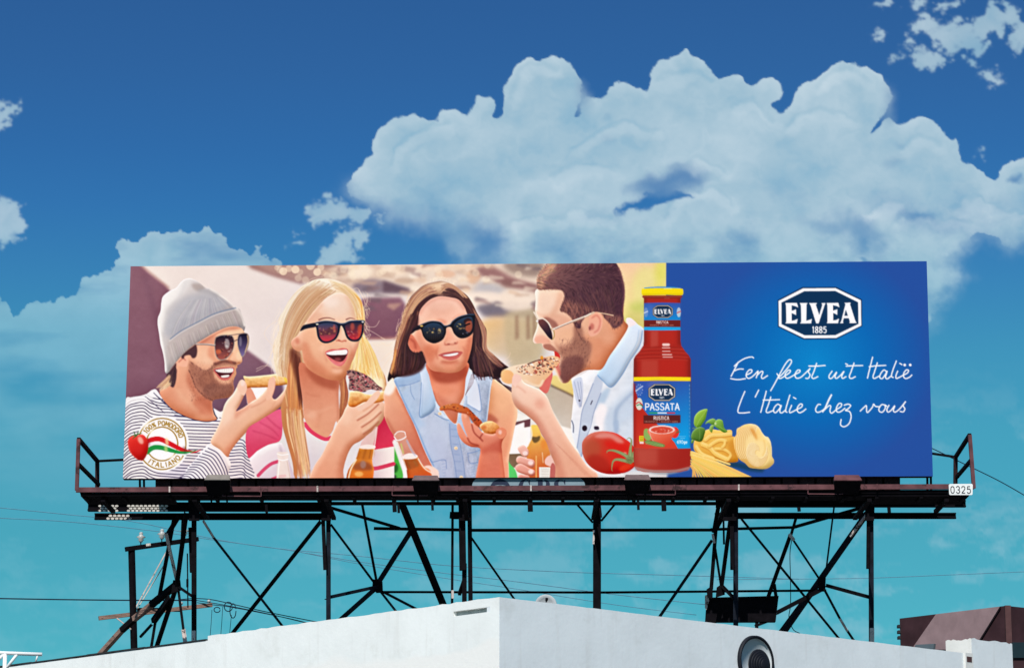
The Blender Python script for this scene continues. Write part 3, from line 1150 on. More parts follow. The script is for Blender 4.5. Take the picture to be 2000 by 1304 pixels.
m_((348, 1150), (358, 1228), 5, 1.6, 1.4)
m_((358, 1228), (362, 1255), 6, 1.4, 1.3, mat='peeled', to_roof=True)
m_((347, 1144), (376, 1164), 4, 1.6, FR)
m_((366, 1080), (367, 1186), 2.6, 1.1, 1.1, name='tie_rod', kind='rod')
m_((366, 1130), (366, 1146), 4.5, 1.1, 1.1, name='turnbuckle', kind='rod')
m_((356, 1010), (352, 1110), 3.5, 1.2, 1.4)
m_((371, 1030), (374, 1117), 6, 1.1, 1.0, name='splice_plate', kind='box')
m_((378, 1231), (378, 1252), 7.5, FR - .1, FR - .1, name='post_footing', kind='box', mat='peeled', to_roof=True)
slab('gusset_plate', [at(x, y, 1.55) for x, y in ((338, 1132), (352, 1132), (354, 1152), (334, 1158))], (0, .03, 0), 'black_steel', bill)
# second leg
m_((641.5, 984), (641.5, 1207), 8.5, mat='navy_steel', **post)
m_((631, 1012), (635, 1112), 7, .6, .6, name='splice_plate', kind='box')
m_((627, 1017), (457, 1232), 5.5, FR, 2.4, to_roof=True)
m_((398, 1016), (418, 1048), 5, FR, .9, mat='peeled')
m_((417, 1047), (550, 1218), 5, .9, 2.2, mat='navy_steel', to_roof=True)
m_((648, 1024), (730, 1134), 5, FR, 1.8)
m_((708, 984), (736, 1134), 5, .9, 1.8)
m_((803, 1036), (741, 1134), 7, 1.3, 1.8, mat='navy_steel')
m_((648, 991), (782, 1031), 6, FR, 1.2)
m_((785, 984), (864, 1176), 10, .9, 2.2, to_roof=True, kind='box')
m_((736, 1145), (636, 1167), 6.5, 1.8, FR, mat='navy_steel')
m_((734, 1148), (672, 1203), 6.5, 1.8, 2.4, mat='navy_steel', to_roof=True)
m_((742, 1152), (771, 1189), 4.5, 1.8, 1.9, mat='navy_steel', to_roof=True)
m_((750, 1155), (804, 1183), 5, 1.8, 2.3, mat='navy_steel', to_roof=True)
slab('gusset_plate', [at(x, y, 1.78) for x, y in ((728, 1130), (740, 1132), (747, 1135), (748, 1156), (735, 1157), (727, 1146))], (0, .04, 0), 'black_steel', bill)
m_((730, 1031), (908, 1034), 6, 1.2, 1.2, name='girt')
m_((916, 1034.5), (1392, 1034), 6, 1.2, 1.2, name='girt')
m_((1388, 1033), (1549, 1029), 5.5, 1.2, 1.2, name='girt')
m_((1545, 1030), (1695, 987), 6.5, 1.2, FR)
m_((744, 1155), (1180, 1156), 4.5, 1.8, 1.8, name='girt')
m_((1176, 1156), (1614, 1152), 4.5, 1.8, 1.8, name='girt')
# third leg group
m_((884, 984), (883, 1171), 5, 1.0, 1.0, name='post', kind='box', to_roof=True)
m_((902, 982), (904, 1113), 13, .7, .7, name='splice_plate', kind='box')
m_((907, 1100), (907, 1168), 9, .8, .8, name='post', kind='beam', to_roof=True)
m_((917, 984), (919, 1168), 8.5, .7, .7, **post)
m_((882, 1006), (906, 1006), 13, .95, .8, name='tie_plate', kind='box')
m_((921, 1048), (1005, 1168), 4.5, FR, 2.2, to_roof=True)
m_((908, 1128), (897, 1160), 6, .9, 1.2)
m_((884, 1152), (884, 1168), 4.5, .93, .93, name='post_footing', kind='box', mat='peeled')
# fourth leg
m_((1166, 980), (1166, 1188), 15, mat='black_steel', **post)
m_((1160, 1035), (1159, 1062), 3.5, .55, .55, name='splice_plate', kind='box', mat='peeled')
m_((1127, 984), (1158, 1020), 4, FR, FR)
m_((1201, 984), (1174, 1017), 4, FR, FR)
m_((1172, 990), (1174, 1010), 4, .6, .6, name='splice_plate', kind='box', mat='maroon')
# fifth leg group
m_((1404, 984), (1394, 1040), 8, .9, 1.0)
m_((1398, 1034), (1389, 1150), 7, 1.0, 1.3)
m_((1392, 1042), (1395, 1060), 4.5, .95, .95, mat='peeled', kind='box')
m_((1396, 1062), (1409, 1145), 4.5, 1.0, 1.5)
m_((1413, 1010), (1414, 1062), 4, 1.0, 1.2)
m_((1427, 1010), (1409, 1146), 6.5, .8, 1.5)
m_((1437, 976), (1437, 1223), 9, mat='navy_steel', **post)
m_((1429, 986), (1430, 1112), 7, .6, .6, name='splice_plate', kind='box')
m_((1410, 1010), (1394, 1040), 7, .9, 1.0)
m_((1391, 1054), (1288, 1204), 4.2, 1.0, 2.2, mat='navy_steel', to_roof=True)
m_((1449, 1012), (1640, 1246), 5, FR, 2.6, to_roof=True)
m_((1409, 1142), (1434, 1168), 5, 1.5, FR)
slab('gusset_plate', [at(x, y, 1.45) for x, y in ((1400, 1146), (1412, 1138), (1416, 1160), (1398, 1166))], (0, .04, 0), 'black_steel', bill)
slab('gusset_plate', [at(x, y, 1.25) for x, y in ((1380, 1150), (1392, 1142), (1392, 1168), (1382, 1166))], (0, .04, 0), 'black_steel', bill)
# sixth leg group
m_((1555, 1010), (1545, 1044), 4, 1.1, 1.2)
m_((1544, 1044), (1500, 1166), 5.5, 1.2, 1.9)
m_((1541, 1042), (1551, 1054), 5.5, 1.12, 1.12, mat='peeled', kind='box')
m_((1548, 1050), (1603, 1132), 4.5, 1.2, 1.7)
m_((1693, 1002), (1532, 1232), 8.5, FR, 2.6, kind='box', mat='navy_steel', to_roof=True)
m_((1692, 1005), (1661, 1047), 4.0, .55, .8, name='splice_plate', kind='box', mat='peeled')
m_((1629, 990), (1612, 1124), 3.6, .9, 1.7, kind='rod', mat='navy_steel')
m_((1612, 1142), (1704, 1167), 6.5, 1.7, FR)
m_((1610, 1148), (1641, 1206), 5, 1.7, 1.9)
m_((1641, 1206), (1656, 1231), 5, 1.9, 2.0, mat='peeled')
m_((1655, 1229), (1669, 1250), 5, 2.0, 2.1, to_roof=True)
m_((1605, 1150), (1516, 1196), 8, 1.7, 1.4)
m_((1572, 1166), (1523, 1232), 3.4, 1.8, 2.4, mat='navy_steel', to_roof=True)
slab('gusset_plate', [at(x, y, 1.66) for x, y in ((1596, 1135), (1606, 1124), (1613, 1128), (1612, 1152), (1600, 1154))], (0, .04, 0), 'black_steel', bill)
m_((1701, 984), (1702, 1252), 9, mat='navy_steel', **post)
m_((1696, 1000), (1695, 1110), 6, .6, .6, name='splice_plate', kind='box')
m_((1703, 1226), (1703, 1256), 8, FR - .1, FR - .1, name='post_footing', kind='box', mat='peeled', to_roof=True)
# connection shoes where the legs take the beams
for x, w in ((379, 24), (637, 22), (908, 26), (1166, 14), (1424, 34), (1699, 20)):
    slab('shoe_plate', [at(x - w / 2, 974, .48), at(x + w / 2, 974, .48), at(x + w / 2.4, 1016, .48), at(x - w / 2.4, 1016, .48)] if w > 16 else
         [at(x - w / 2, 974, .48), at(x + w / 2, 974, .48), at(x + w / 2, 990, .48), at(x - w / 2, 990, .48)], (0, .05, 0), 'black_steel', bill)

# ------------------------------------------------------------------ walkway in front of the billboard
walk = thing('walkway', 'maroon edged service walkway hung below the billboard with end railings', 'walkway', at(1000, 962, -.8))
YF = -1.75
lipL, lipR = (148, 956.2), (1903, 949.8)


def lip_y(x):
    return lipL[1] + (lipR[1] - lipL[1]) * (x - lipL[0]) / (lipR[0] - lipL[0])


segs = [148, 331, 507, 620, 767, 893, 1037, 1164, 1317, 1443, 1577, 1713, 1903]
for a, b in zip(segs[:-1], segs[1:]):
    h = 9.6 / ppm(YF)
    v, f = sweep([(-.03, -h / 2), (.03, -h / 2), (.03, h / 2), (-.03, h / 2)], at(a + .5, lip_y(a), YF), at(b - .5, lip_y(b), YF))
    obj('edge_beam', v, f, 'maroon', walk)
for x in segs[1:-1]:
    y = lip_y(x)
    slab('edge_bracket', [at(x - 1.6, y - 6, YF - .05), at(x + 1.6, y - 6, YF - .05), at(x + 1.6, y + 5, YF - .05), at(x - 1.6, y + 5, YF - .05)], (0, .03, 0), 'peeled' if x in (331, 620, 1037, 1443) else 'maroon', walk)
# deck: planks of dark grating along the walkway
zt = at(1000, 962, YF).z
xl, xr = at(157, 960, YF).x, at(1893, 956, YF).x
DKW = .52
ndk = 3
for k in range(ndk):
    y0 = YF + .05 + k * (DKW / ndk)
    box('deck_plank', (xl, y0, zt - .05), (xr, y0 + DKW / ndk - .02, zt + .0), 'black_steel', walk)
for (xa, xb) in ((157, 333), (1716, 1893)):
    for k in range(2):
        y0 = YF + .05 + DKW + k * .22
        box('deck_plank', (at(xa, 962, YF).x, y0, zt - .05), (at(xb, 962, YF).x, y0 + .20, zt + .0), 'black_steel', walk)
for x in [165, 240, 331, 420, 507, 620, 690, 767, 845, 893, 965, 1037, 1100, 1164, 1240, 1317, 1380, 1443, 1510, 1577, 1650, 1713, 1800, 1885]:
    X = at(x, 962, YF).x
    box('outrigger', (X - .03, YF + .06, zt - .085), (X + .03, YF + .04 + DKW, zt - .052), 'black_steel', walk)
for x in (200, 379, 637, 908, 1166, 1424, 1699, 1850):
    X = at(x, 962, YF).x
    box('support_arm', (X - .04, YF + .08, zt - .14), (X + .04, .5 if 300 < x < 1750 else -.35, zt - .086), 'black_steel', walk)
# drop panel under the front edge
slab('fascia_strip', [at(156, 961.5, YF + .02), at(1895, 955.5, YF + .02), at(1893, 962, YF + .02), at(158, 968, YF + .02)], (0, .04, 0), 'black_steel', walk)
for k, (x0, x1) in enumerate(((435, 510), (766, 835), (1242, 1319), (1578, 1646))):
    y = lip_y((x0 + x1) / 2) + 4
    path = [at(x0, y, YF - .03), at(x0, y + 9, YF - .03), at(x1, y + 9.5, YF - .03), at(x1, y - 2, YF - .03)]
    for a, b in zip(path[:-1], path[1:]):
        v, f = sweep(box_prof(.016), a, b)
        obj('conduit', v, f, 'maroon', walk)
# hangers poking below
for (x, y0, y1, w) in ((520, 985, 1001, 5), (770, 976, 999, 8), (778, 985, 1001, 5), (844, 976, 996, 5), (1035, 972, 998, 10), (1246, 974, 995, 5), (1296, 976, 997, 9), (1560, 990, 998, 6), (1736, 990, 1001, 6)):
    member('hanger', (x, y0), (x + 1, y1), w, .2, .2, walk, kind='box')
# end lattices of expanded metal


def expanded_metal(x0, x1, y0, y1, Y, parent):
    a, b = at(x0, y1, Y), at(x1, y0, Y)
    W_, H_ = b.x - a.x, b.z - a.z
    nx, ny = max(3, int(round((x1 - x0) / 8.4))), max(2, int(round((y1 - y0) / 4.6)))
    cw, ch = W_ / nx, H_ / ny
    parts = []
    for j in range(ny):
        for i in range(nx):
            cx_, cz_ = a.x + (i + .5 * (j % 2) + .25) * cw, a.z + (j + .5) * ch
            if cx_ + cw * .45 > b.x:
                continue
            o = [(cx_ - cw * .46, cz_), (cx_ - cw * .2, cz_ + ch * .42), (cx_ + cw * .2, cz_ + ch * .42), (cx_ + cw * .46, cz_), (cx_ + cw * .2, cz_ - ch * .42), (cx_ - cw * .2, cz_ - ch * .42)]
            v = [(p[0], Y, p[1]) for p in o] + [(p[0], Y + .02, p[1]) for p in o]
            f = [tuple(range(6)), tuple(range(11, 5, -1))] + [(q, q + 6, (q + 1) % 6 + 6, (q + 1) % 6) for q in range(6)]
            parts.append((v, f))
    v, f = merge(parts)
    o = obj('expanded_metal', v, f, 'galv', parent)
    o['kind'] = 'stuff'
    return o


expanded_metal(193, 234, 985, 999, .40, walk)
expanded_metal(249, 331, 985, 999, .40, walk)
expanded_metal(209, 260, 1004, 1014.5, 1.1, walk)
# railings at both ends
YR = .05
for (fp, ft, rp_, rt, run, mid) in ((((150, 957), (153.5, 857)), None, ((190, 951), (190, 900)), None, (250, 897), ((153, 906), (193, 946))),
                                    (((1902, 953), (1894, 849)), None, ((1866, 944), (1866.5, 892)), None, (1812, 884), ((1896, 899), (1868, 932)))):
    member('rail_post', fp[0], fp[1], 7, YF, YF, walk, mat='maroon', kind='box')
    member('rail_post', (rp_[0][0], rp_[0][1] + 6), rp_[1], 7.5, YR, YR, walk, mat='maroon_dark', kind='box')
    member('top_rail', fp[1], rp_[1], 6.5, YF, YR, walk, mat='black_steel', kind='box')
    member('mid_rail', mid[0], mid[1], 6, YF, YR, walk, mat='black_steel', kind='box')
    member('top_rail', rp_[1], run, 4.5, YR, .3, walk, mat='black_steel', kind='box')

# ------------------------------------------------------------------ floodlights on the walkway edge
YL = -2.1


def floodlight(x0, x1, yt, ym, yb, mat, label):
    c = at((x0 + x1) / 2, yb, YL)
    o = thing('floodlight', label, 'floodlight', c, 'floodlights along the walkway edge')
    px_ = ppm(YL)
    w = (x1 - x0) / px_ / 2
    ztop, zmid, zbot = at(x0, yt, YL).z, at(x0, ym, YL).z, at(x0, yb, YL).z
    k = .86
    # hood: rear slope lit from above, sides, hollow towards the board
    A = [(c.x - w * k, YL + .18, ztop + .015), (c.x + w * k, YL + .18, ztop + .015), (c.x + w, YL, zmid), (c.x - w, YL, zmid)]
    cb = [(c.x - w * .82, YL + .34, zbot - .02), (c.x + w * .82, YL + .34, zbot - .02)]
    B = [(c.x - w * k, YL + .46, ztop - .02), (c.x + w * k, YL + .46, ztop - .02)]
    h = obj('housing', [A[0], A[1], A[2], A[3], (A[0][0], A[0][1] + .02, A[0][2] - .03), (A[1][0], A[1][1] + .02, A[1][2] - .03), (A[2][0], A[2][1] + .03, A[2][2] - .02), (A[3][0], A[3][1] + .03, A[3][2] - .02)],
            [(0, 1, 2, 3), (4, 7, 6, 5), (0, 4, 5, 1), (1, 5, 6, 2), (2, 6, 7, 3), (3, 7, 4, 0)], mat, o)
    bv = h.modifiers.new('edge', 'BEVEL')
    bv.width, bv.segments = .02, 2
    obj('reflector_box', [(c.x - w * .97, YL + .02, zmid - .012), (c.x + w * .97, YL + .02, zmid - .012), (cb[1]), (cb[0]), (c.x - w * k, YL + .24, ztop - .03), (c.x + w * k, YL + .24, ztop - .03), (B[1]), (B[0])],
        [(0, 1, 2, 3), (0, 4, 5, 1), (1, 5, 6, 2), (2, 6, 7, 3), (3, 7, 4, 0)], 'black_steel', o)
    obj('lens', [(B[0][0] + .02, B[0][1] - .03, B[0][2] - .01), (B[1][0] - .02, B[1][1] - .03, B[1][2] - .01), (A[1][0] - .02, YL + .26, ztop - .024), (A[0][0] + .02, YL + .26, ztop - .024)], [(0, 1, 2, 3)], 'glass_dark', o)
    for s in (-1, 1):
        v, f = sweep(box_prof(.03), (c.x + s * w * .6, YL + .3, zbot), (c.x + s * w * .6, YF + .1, zbot - .10))
        obj('arm', v, f, 'black_steel', o)
    return o


floodlight(398, 449, 924, 936, 960, 'grey_box2', 'faded beige grey floodlight in front of the striped shirt')
floodlight(804, 858, 925.5, 937, 960, 'grey_box', 'dull maroon floodlight below the tilted beer bottle')
floodlight(1219, 1272, 924, 936, 958, 'grey_box', 'dull maroon floodlight below the sauce bottle and tomato')
floodlight(1629, 1685, 924.5, 937, 957, 'maroon', 'reddish maroon floodlight below the plain blue part of the advert')

# ------------------------------------------------------------------ signs on the structure
DIGITS = {'0': [[(.5, 0), (.15, .12), (.05, .5), (.15, .88), (.5, 1), (.85, .88), (.95, .5), (.85, .12), (.5, 0)]],
          '3': [[(.08, .18), (.28, .02), (.62, 0), (.9, .16), (.88, .36), (.66, .48), (.4, .49)], [(.4, .49), (.72, .52), (.95, .7), (.88, .9), (.6, 1), (.28, .98), (.04, .8)]],
          '2': [[(.06, .24), (.16, .06), (.5, 0), (.86, .1), (.9, .34), (.66, .58), (.3, .8), (.05, 1)], [(.03, .985), (.97, .985)]],
          '5': [[(.88, .02), (.2, .02)], [(.2, .0), (.12, .48)], [(.12, .46), (.4, .36), (.76, .4), (.95, .66), (.82, .92), (.5, 1), (.2, .97), (.04, .82)]]}


def ribbon(pts, w, Y, mapf):
    p = spline(pts, 5, closed=False) if len(pts) > 2 else np.asarray(pts, float)
    q = np.array([mapf(a, b) for a, b in p])
    d = np.gradient(q, axis=0)
    L = np.hypot(d[:, 0], d[:, 1])[:, None] + 1e-9
    n = np.stack([-d[:, 1], d[:, 0]], 1) / L * w / 2
    A, B = q + n, q - n
    v = [(a[0], Y, a[1]) for a in A] + [(b[0], Y, b[1]) for b in B]
    k = len(q)
    f = [(i, i + 1, k + i + 1, k + i) for i in range(k - 1)]
    return v, f


ns = thing('number_sign', 'small white enamel plate numbered 0325 on the walkway end', 'sign', at(1876, 966, YF - .08))
q = [(1853, 946.5), (1855, 944.5), (1898, 944.2), (1900, 946), (1899.5, 964.5), (1898, 966), (1856, 966), (1854, 964.5)]
slab('plate', [at(x, y, YF - .10) for x, y in q], (0, .02, 0), 'white_plate', ns)
for i, ch in enumerate('0325'):
    x0, x1 = 1856.8 + i * 10.6, 1864.0 + i * 10.6
    parts = []
    for j, stk in enumerate(DIGITS[ch]):
        parts.append(ribbon(stk, .015, YF - .104 - j * .0007, lambda a, b: (at(x0 + a * (x1 - x0), 955, YF - .104).x, at(x0, 949.2 + b * 13.2, YF - .104).z)))
    v, f = merge(parts)
    obj('numeral', v, f, 'ink', ns)

lg = thing('network_sign', 'pale sign plate with dark eye emblem and CBS lettering behind the walkway edge', 'sign', at(1033, 966, SK_Y - .03))
YS = SK_Y - .05
st_ = []
for k in range(13):
    t = math.pi / 2 + math.pi * k / 12
    st_.append((943 + 21 * math.cos(t), 949 - 19 * math.sin(t)))
for k in range(13):
    t = -math.pi / 2 + math.pi * k / 12
    st_.append((1122 + 21 * math.cos(t), 949 - 19 * math.sin(t)))
slab('plate', [at(x, y, YS) for x, y in st_], (0, .03, 0), 'pale_plate', lg)


def ring(cx, cy, r0, r1, Y, a0=0, a1=360, n=40, sy=1.0):
    v, f = [], []
    for k in range(n + 1):
        t = math.radians(a0 + (a1 - a0) * k / n)
        for r in (r0, r1):
            p = at(cx + r * math.cos(t), cy - r * sy * math.sin(t), Y)
            v.append((p.x, Y, p.z))
    for k in range(n):
        f.append((2 * k, 2 * k + 2, 2 * k + 3, 2 * k + 1))
    return v, f


ex, ey = 977, 955.5
lens = []
for k in range(17):
    t = math.pi * k / 16
    lens.append((ex + 20.2 * math.cos(t), ey - 9.2 * math.sin(t)))
for k in range(1, 16):
    t = math.pi + math.pi * k / 16
    lens.append((ex + 20.2 * math.cos(t), ey - 9.2 * math.sin(t)))
v, f = ring(ex, ey, 0.1, 20.5, YS - .004)
obj('eye_disc', v, f, 'navy_ink', lg)
obj('eye_white', [at(x, y, YS - .008) for x, y in lens], [tuple(range(len(lens)))], 'pale_plate', lg)
v, f = ring(ex, ey, 0.1, 8.6, YS - .012)
obj('eye_pupil', v, f, 'navy_ink', lg)


def thick_letter(name, polys, Y):
    parts = []
    for p in polys:
        v = [at(x, y + 2.2, Y) for x, y in p]
        parts.append((v, [tuple(range(len(v)))]))
    v, f = merge(parts)
    obj(name, v, f, 'navy_ink', lg)


def arc(cx, cy, rx, ry, a0, a1, n=14):
    return [(cx + rx * math.cos(math.radians(a0 + (a1 - a0) * k / n)), cy - ry * math.sin(math.radians(a0 + (a1 - a0) * k / n))) for k in range(n + 1)]


YT = YS - .004
thick_letter('letter', [arc(1026, 950, 14, 17, 62, 298) + arc(1027.5, 950, 7, 15.2, 298, 62)[0:], [(1033.5, 934.5), (1035, 934.5), (1035, 944), (1034, 944), (1031.5, 938)]], YT)
thick_letter('letter', [[(1047, 934), (1060, 934), (1060, 966), (1047, 966), (1047, 964.6), (1050.5, 964), (1050.5, 936), (1047, 935.4)],
                          arc(1063, 942.2, 11, 8.2, 92, -88) + arc(1062, 942.2, 4.4, 6.8, -88, 92), arc(1064, 957.6, 12.5, 8.5, 90, -90) + arc(1062.5, 957.6, 5, 7, -90, 90)], YT)
thick_letter('letter', [arc(1093, 942, 11, 8.4, 40, 262) + arc(1095, 941.6, 4.5, 6.6, 255, 48), arc(1093, 958, 12, 9, 82, -140) + arc(1091, 958, 5, 7.4, -140, 82),
                          [(1102.5, 934.5), (1104, 934.5), (1104, 943.5), (1103, 943.5), (1100.5, 938)]], YT)

# ------------------------------------------------------------------ things on the roof and around
# dark box slung between the right legs
pb = thing('equipment_panel', 'large flat black equipment panel standing between the right billboard legs', 'panel', at(1450, 1214, 2.0))
slab('cabinet', [at(x, y, 2.0) for x, y in ((1381, 1167.5), (1384, 1166), (1521, 1162.5), (1515, 1213), (1378, 1213.5))], (0, .18, 0), 'black_steel', pb)
slab('side_flap', [at(x, y, 1.93) for x, y in ((1377, 1162), (1382, 1160), (1385, 1172), (1380, 1190), (1377, 1186))], (0, .04, 0), 'peeled', pb)
member('stand', (1478, 1210), (1478, 1226), 6, 2.05, 2.05, pb, kind='box', to_roof=True)
member('stand', (1396, 1210), (1396, 1220), 5, 2.05, 2.05, pb, kind='box', to_roof=True)
member('stand_brace', (1500, 1212), (1474, 1222), 5, 2.05, 2.05, pb, kind='angle')
member('hook', (1512, 1140), (1516, 1166), 6, 2.02, 2.02, pb, kind='box')

# small round dish peeping over the parapet
dp = at(1066, 1182, -3.5)
ds = thing('satellite_dish', 'small round pale grey dish just above the parapet corner', 'dish', (dp.x, dp.y, ROOF_Z))
lathe('reflector', [(.002, .06), (.07, .052), (.13, .03), (.185, 0), (.19, .006), (.13, .042), (.06, .066), (.002, .075)], dp, (0, 1, .12), 'dish', ds, close=False)
tube('mast', [(dp.x, dp.y + .1, ROOF_Z), (dp.x, dp.y + .1, dp.z)], .02, 'black_steel', ds)
tube('feed_arm', [(dp.x, dp.y + .02, dp.z - .17), (dp.x, dp.y - .16, dp.z - .06), (dp.x + .005, dp.y - .2, dp.z + .06)], .010, 'black_steel', ds)
lathe('feed_horn', [(.012, 0), (.024, .03), (.024, .06), (.01, .07)], (dp.x + .005, dp.y - .2, dp.z + .045), (.2, .3, 1), 'black_steel', ds, n=10)

# round wall vent on the right wall
sv = (at_z(1463, 1226, TOPZ) - corner).length
vz = at(1463, 1291, (base + dr * sv).y).z
vc = base + dr * sv + Vector((0, 0, vz))
on = -inr
vn = thing('wall_vent', 'round black rimmed wall vent with a ribbed black duct in the white wall', 'vent', vc)
lathe('rim', [(.375, 0), (.375, .05), (.40, .075), (.425, .06), (.43, 0)], vc, on, 'dark_vent', vn, n=48)
lathe('liner', [(.375, .05), (.372, .012), (.01, .010)], vc, on, material('pale liner', (.62, .66, .68), .7, .06, 5), vn, n=48, close=False)
dc = vc + dr * .10 - Vector((0, 0, .06))
for k in range(6):
    r = .27 - k * .032
    h = .012 + k * .018
    lathe('duct_rib', [(r * .90, h), (r, h + .004), (r, h + .012), (r * .90, h + .018)], dc + dr * (.010 * k), on, 'dark_vent', vn, n=32)

# utility pole behind the parapet, left
PY = 5.2
up = at(262, 1268, PY)
pole = thing('utility_pole', 'black utility pole with two crossarms and white insulators behind the left legs', 'utility pole', (at(258, 1268, PY).x, PY, ROOF_Z))
member('pole', (257, 1073), (262, 1270), 13.5, PY, PY, pole, kind='rod', to_roof=True)
member('crossarm', (245, 1072), (387, 1052), 8.5, PY - .1, PY + .5, pole, kind='box')
member('crossarm', (193, 1206.5), (414, 1180.5), 7.5, PY - .15, PY + .6, pole, kind='box', mat='rust_wood')
member('crossarm', (268, 1190), (352, 1190), 7, PY + .15, PY + .4, pole, kind='box', mat='black_steel')
member('crossarm_brace', (228, 1206), (256, 1228), 2.6, PY - .2, PY - .1, pole, kind='angle', mat='peeled')
member('crossarm_brace', (326, 1075), (263, 1190), 2.2, PY, PY, pole, kind='angle', mat='peeled')
member('crossarm_brace', (322, 1100), (267, 1190), 1.8, PY + .1, PY + .1, pole, kind='angle', mat='galv')
slab('tag_plate', [at(x, y, PY - .16) for x, y in ((285, 1061), (294, 1060), (294.5, 1065), (285.5, 1066))], (0, .01, 0), 'galv', pole)
for (x, y) in ((275, 1062), (316, 1056), (360, 1050)):
    b_ = at(x, y, PY + .05)
    member('insulator_pin', (x, y + 4), (x, y - 8), 2.2, PY + .05, PY + .05, pole, kind='rod')
    pr_ = [(.03, .0), (.05, .01), (.03, .03), (.075, .045), (.04, .07), (.105, .10), (.045, .135), (.035, .16), (.05, .18), (.02, .205)]
    lathe('insulator', [(r * .92, h * 1.0 + .04) for r, h in pr_], b_, (0, 0, 1), 'porcelain', pole, n=16)
for (x, y) in ((354, 1176), (408, 1172)):
    lathe('insulator', [(.02, 0), (.035, .02), (.03, .05), (.012, .06)], at(x, y + 4, PY + .35), (0, 0, 1), 'porcelain', pole, n=12)


# cables
def wire(label, pts, w, Y, mat='cable', group=None, sag=0):
    P_ = [at(x, y, Y if not isinstance(Y, tuple) else Y[0] + (Y[1] - Y[0]) * i / (len(pts) - 1)) for i, (x, y) in enumerate(spline(pts, 8, closed=False))] \
        if not isinstance(Y, tuple) else None
    if P_ is None:
        sp_ = spline(pts, 8, closed=False)
        P_ = [at(x, y, Y[0] + (Y[1] - Y[0]) * i / (len(sp_) - 1)) for i, (x, y) in enumerate(sp_)]
        Ym = sum(Y) / 2
    else:
        Ym = Y
    o = tube('overhead_wire', P_, w / ppm(Ym) / 2, mat, None, 5)
    tag(o, label, 'wire', group)
    return o


wire('thick dark cable running level to the utility pole crossarm', [(-120, 1166), (0, 1168), (120, 1170), (260, 1171.5), (380, 1171.5)], 2.6, PY)
wire('dark wire from the crossarm end falling to the parapet', [(352, 1170), (380, 1168), (412, 1170), (450, 1178), (520, 1194), (620, 1214)], 1.8, PY + .4)
wire('lower dark wire sagging right of the utility pole', [(380, 1171), (410, 1176), (450, 1183), (520, 1197), (600, 1216)], 1.6, PY + .6)
wire('wire leaving the lower crossarm with small loops', [(385, 1176), (414, 1180), (440, 1183), (480, 1190), (560, 1206), (610, 1218)], 1.6, PY + .5)
for (cx_, cy_, rx_, ry_, lab) in ((455, 1192, 6, 14, 'dark coil of spare cable hanging right of the utility pole'), (446, 1184, 8, 9, 'thin loop of wire hanging beside the cable coil'), (424, 1190, 6, 5, 'tiny wire loop nearest the crossarm end')):
    pts = [(cx_ + rx_ * math.cos(t), cy_ + ry_ * math.sin(t)) for t in np.linspace(0, 6.0, 12)]
    tag(tube('cable_coil', [at(x, y, PY + .5) for x, y in spline(pts, 3, closed=False)], .010, 'cable', None, 5), lab, 'cable')
for (x, y0, y1) in ((412, 1190, 1240), (433, 1184, 1236), (450, 1200, 1232)):
    tag(tube('drop_wire', [at(x + 2, y0, PY + .5), at(x + .5, (y0 + y1) / 2, PY + .5), at(x - 3, y1 + 20, PY + .5)], .006, 'cable', None, 5),
        {412: 'thin drop wire falling from the crossarm end', 433: 'thin drop wire falling between the wire loops', 450: 'thin drop wire falling from the cable coil'}[x], 'wire')
wire('loose thin cable dangling from the right sloping brace', [(1547, 1050), (1543, 1080), (1544, 1130), (1544, 1180), (1541, 1205), (1549, 1228), (1562, 1236)], 1.7, 2.3)
wire('dark wire running down to the right from behind the billboard', [(1800, 868), (1822, 876), (1880, 904), (1950, 938), (2010, 972)], 2.0, 9.0)
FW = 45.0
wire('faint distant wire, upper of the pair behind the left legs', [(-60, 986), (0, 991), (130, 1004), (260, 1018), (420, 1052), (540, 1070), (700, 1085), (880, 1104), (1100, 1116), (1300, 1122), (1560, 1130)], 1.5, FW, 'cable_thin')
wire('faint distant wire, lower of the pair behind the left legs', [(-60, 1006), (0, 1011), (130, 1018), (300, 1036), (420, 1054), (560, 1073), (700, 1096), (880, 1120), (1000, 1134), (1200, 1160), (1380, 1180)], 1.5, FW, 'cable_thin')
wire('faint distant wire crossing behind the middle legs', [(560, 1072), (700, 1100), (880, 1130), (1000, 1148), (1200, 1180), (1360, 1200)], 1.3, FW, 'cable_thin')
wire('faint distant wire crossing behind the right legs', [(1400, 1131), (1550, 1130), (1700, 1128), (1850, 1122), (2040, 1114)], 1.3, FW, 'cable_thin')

# white pipe frame at the far left
WY = -14.0
wf = thing('pipe_frame', 'white painted pipe frame with a level bar and slanted braces beside the white wall', 'frame', (at(10, 1300, WY).x, WY, 0))
p_ = at(10, 1276, WY)
tube('upright', [(p_.x, WY, 0), (p_.x, WY, p_.z)], .026, 'rail_white', wf, 10)
tube('top_bar', [at(-60, 1272, WY), at(82, 1277, WY)], .024, 'rail_white', wf, 10)
tube('slanted_brace', [at(34, 1276, WY), at(11, 1306, WY)], .02, 'rail_white', wf, 8)
tube('slanted_brace', [at(-10, 1296, WY), at(9, 1274, WY)], .02, 'rail_white', wf, 8)
tube('end_stub', [at(74, 1277, WY), at(70, 1291, WY)], .012, 'rail_white', wf, 8)

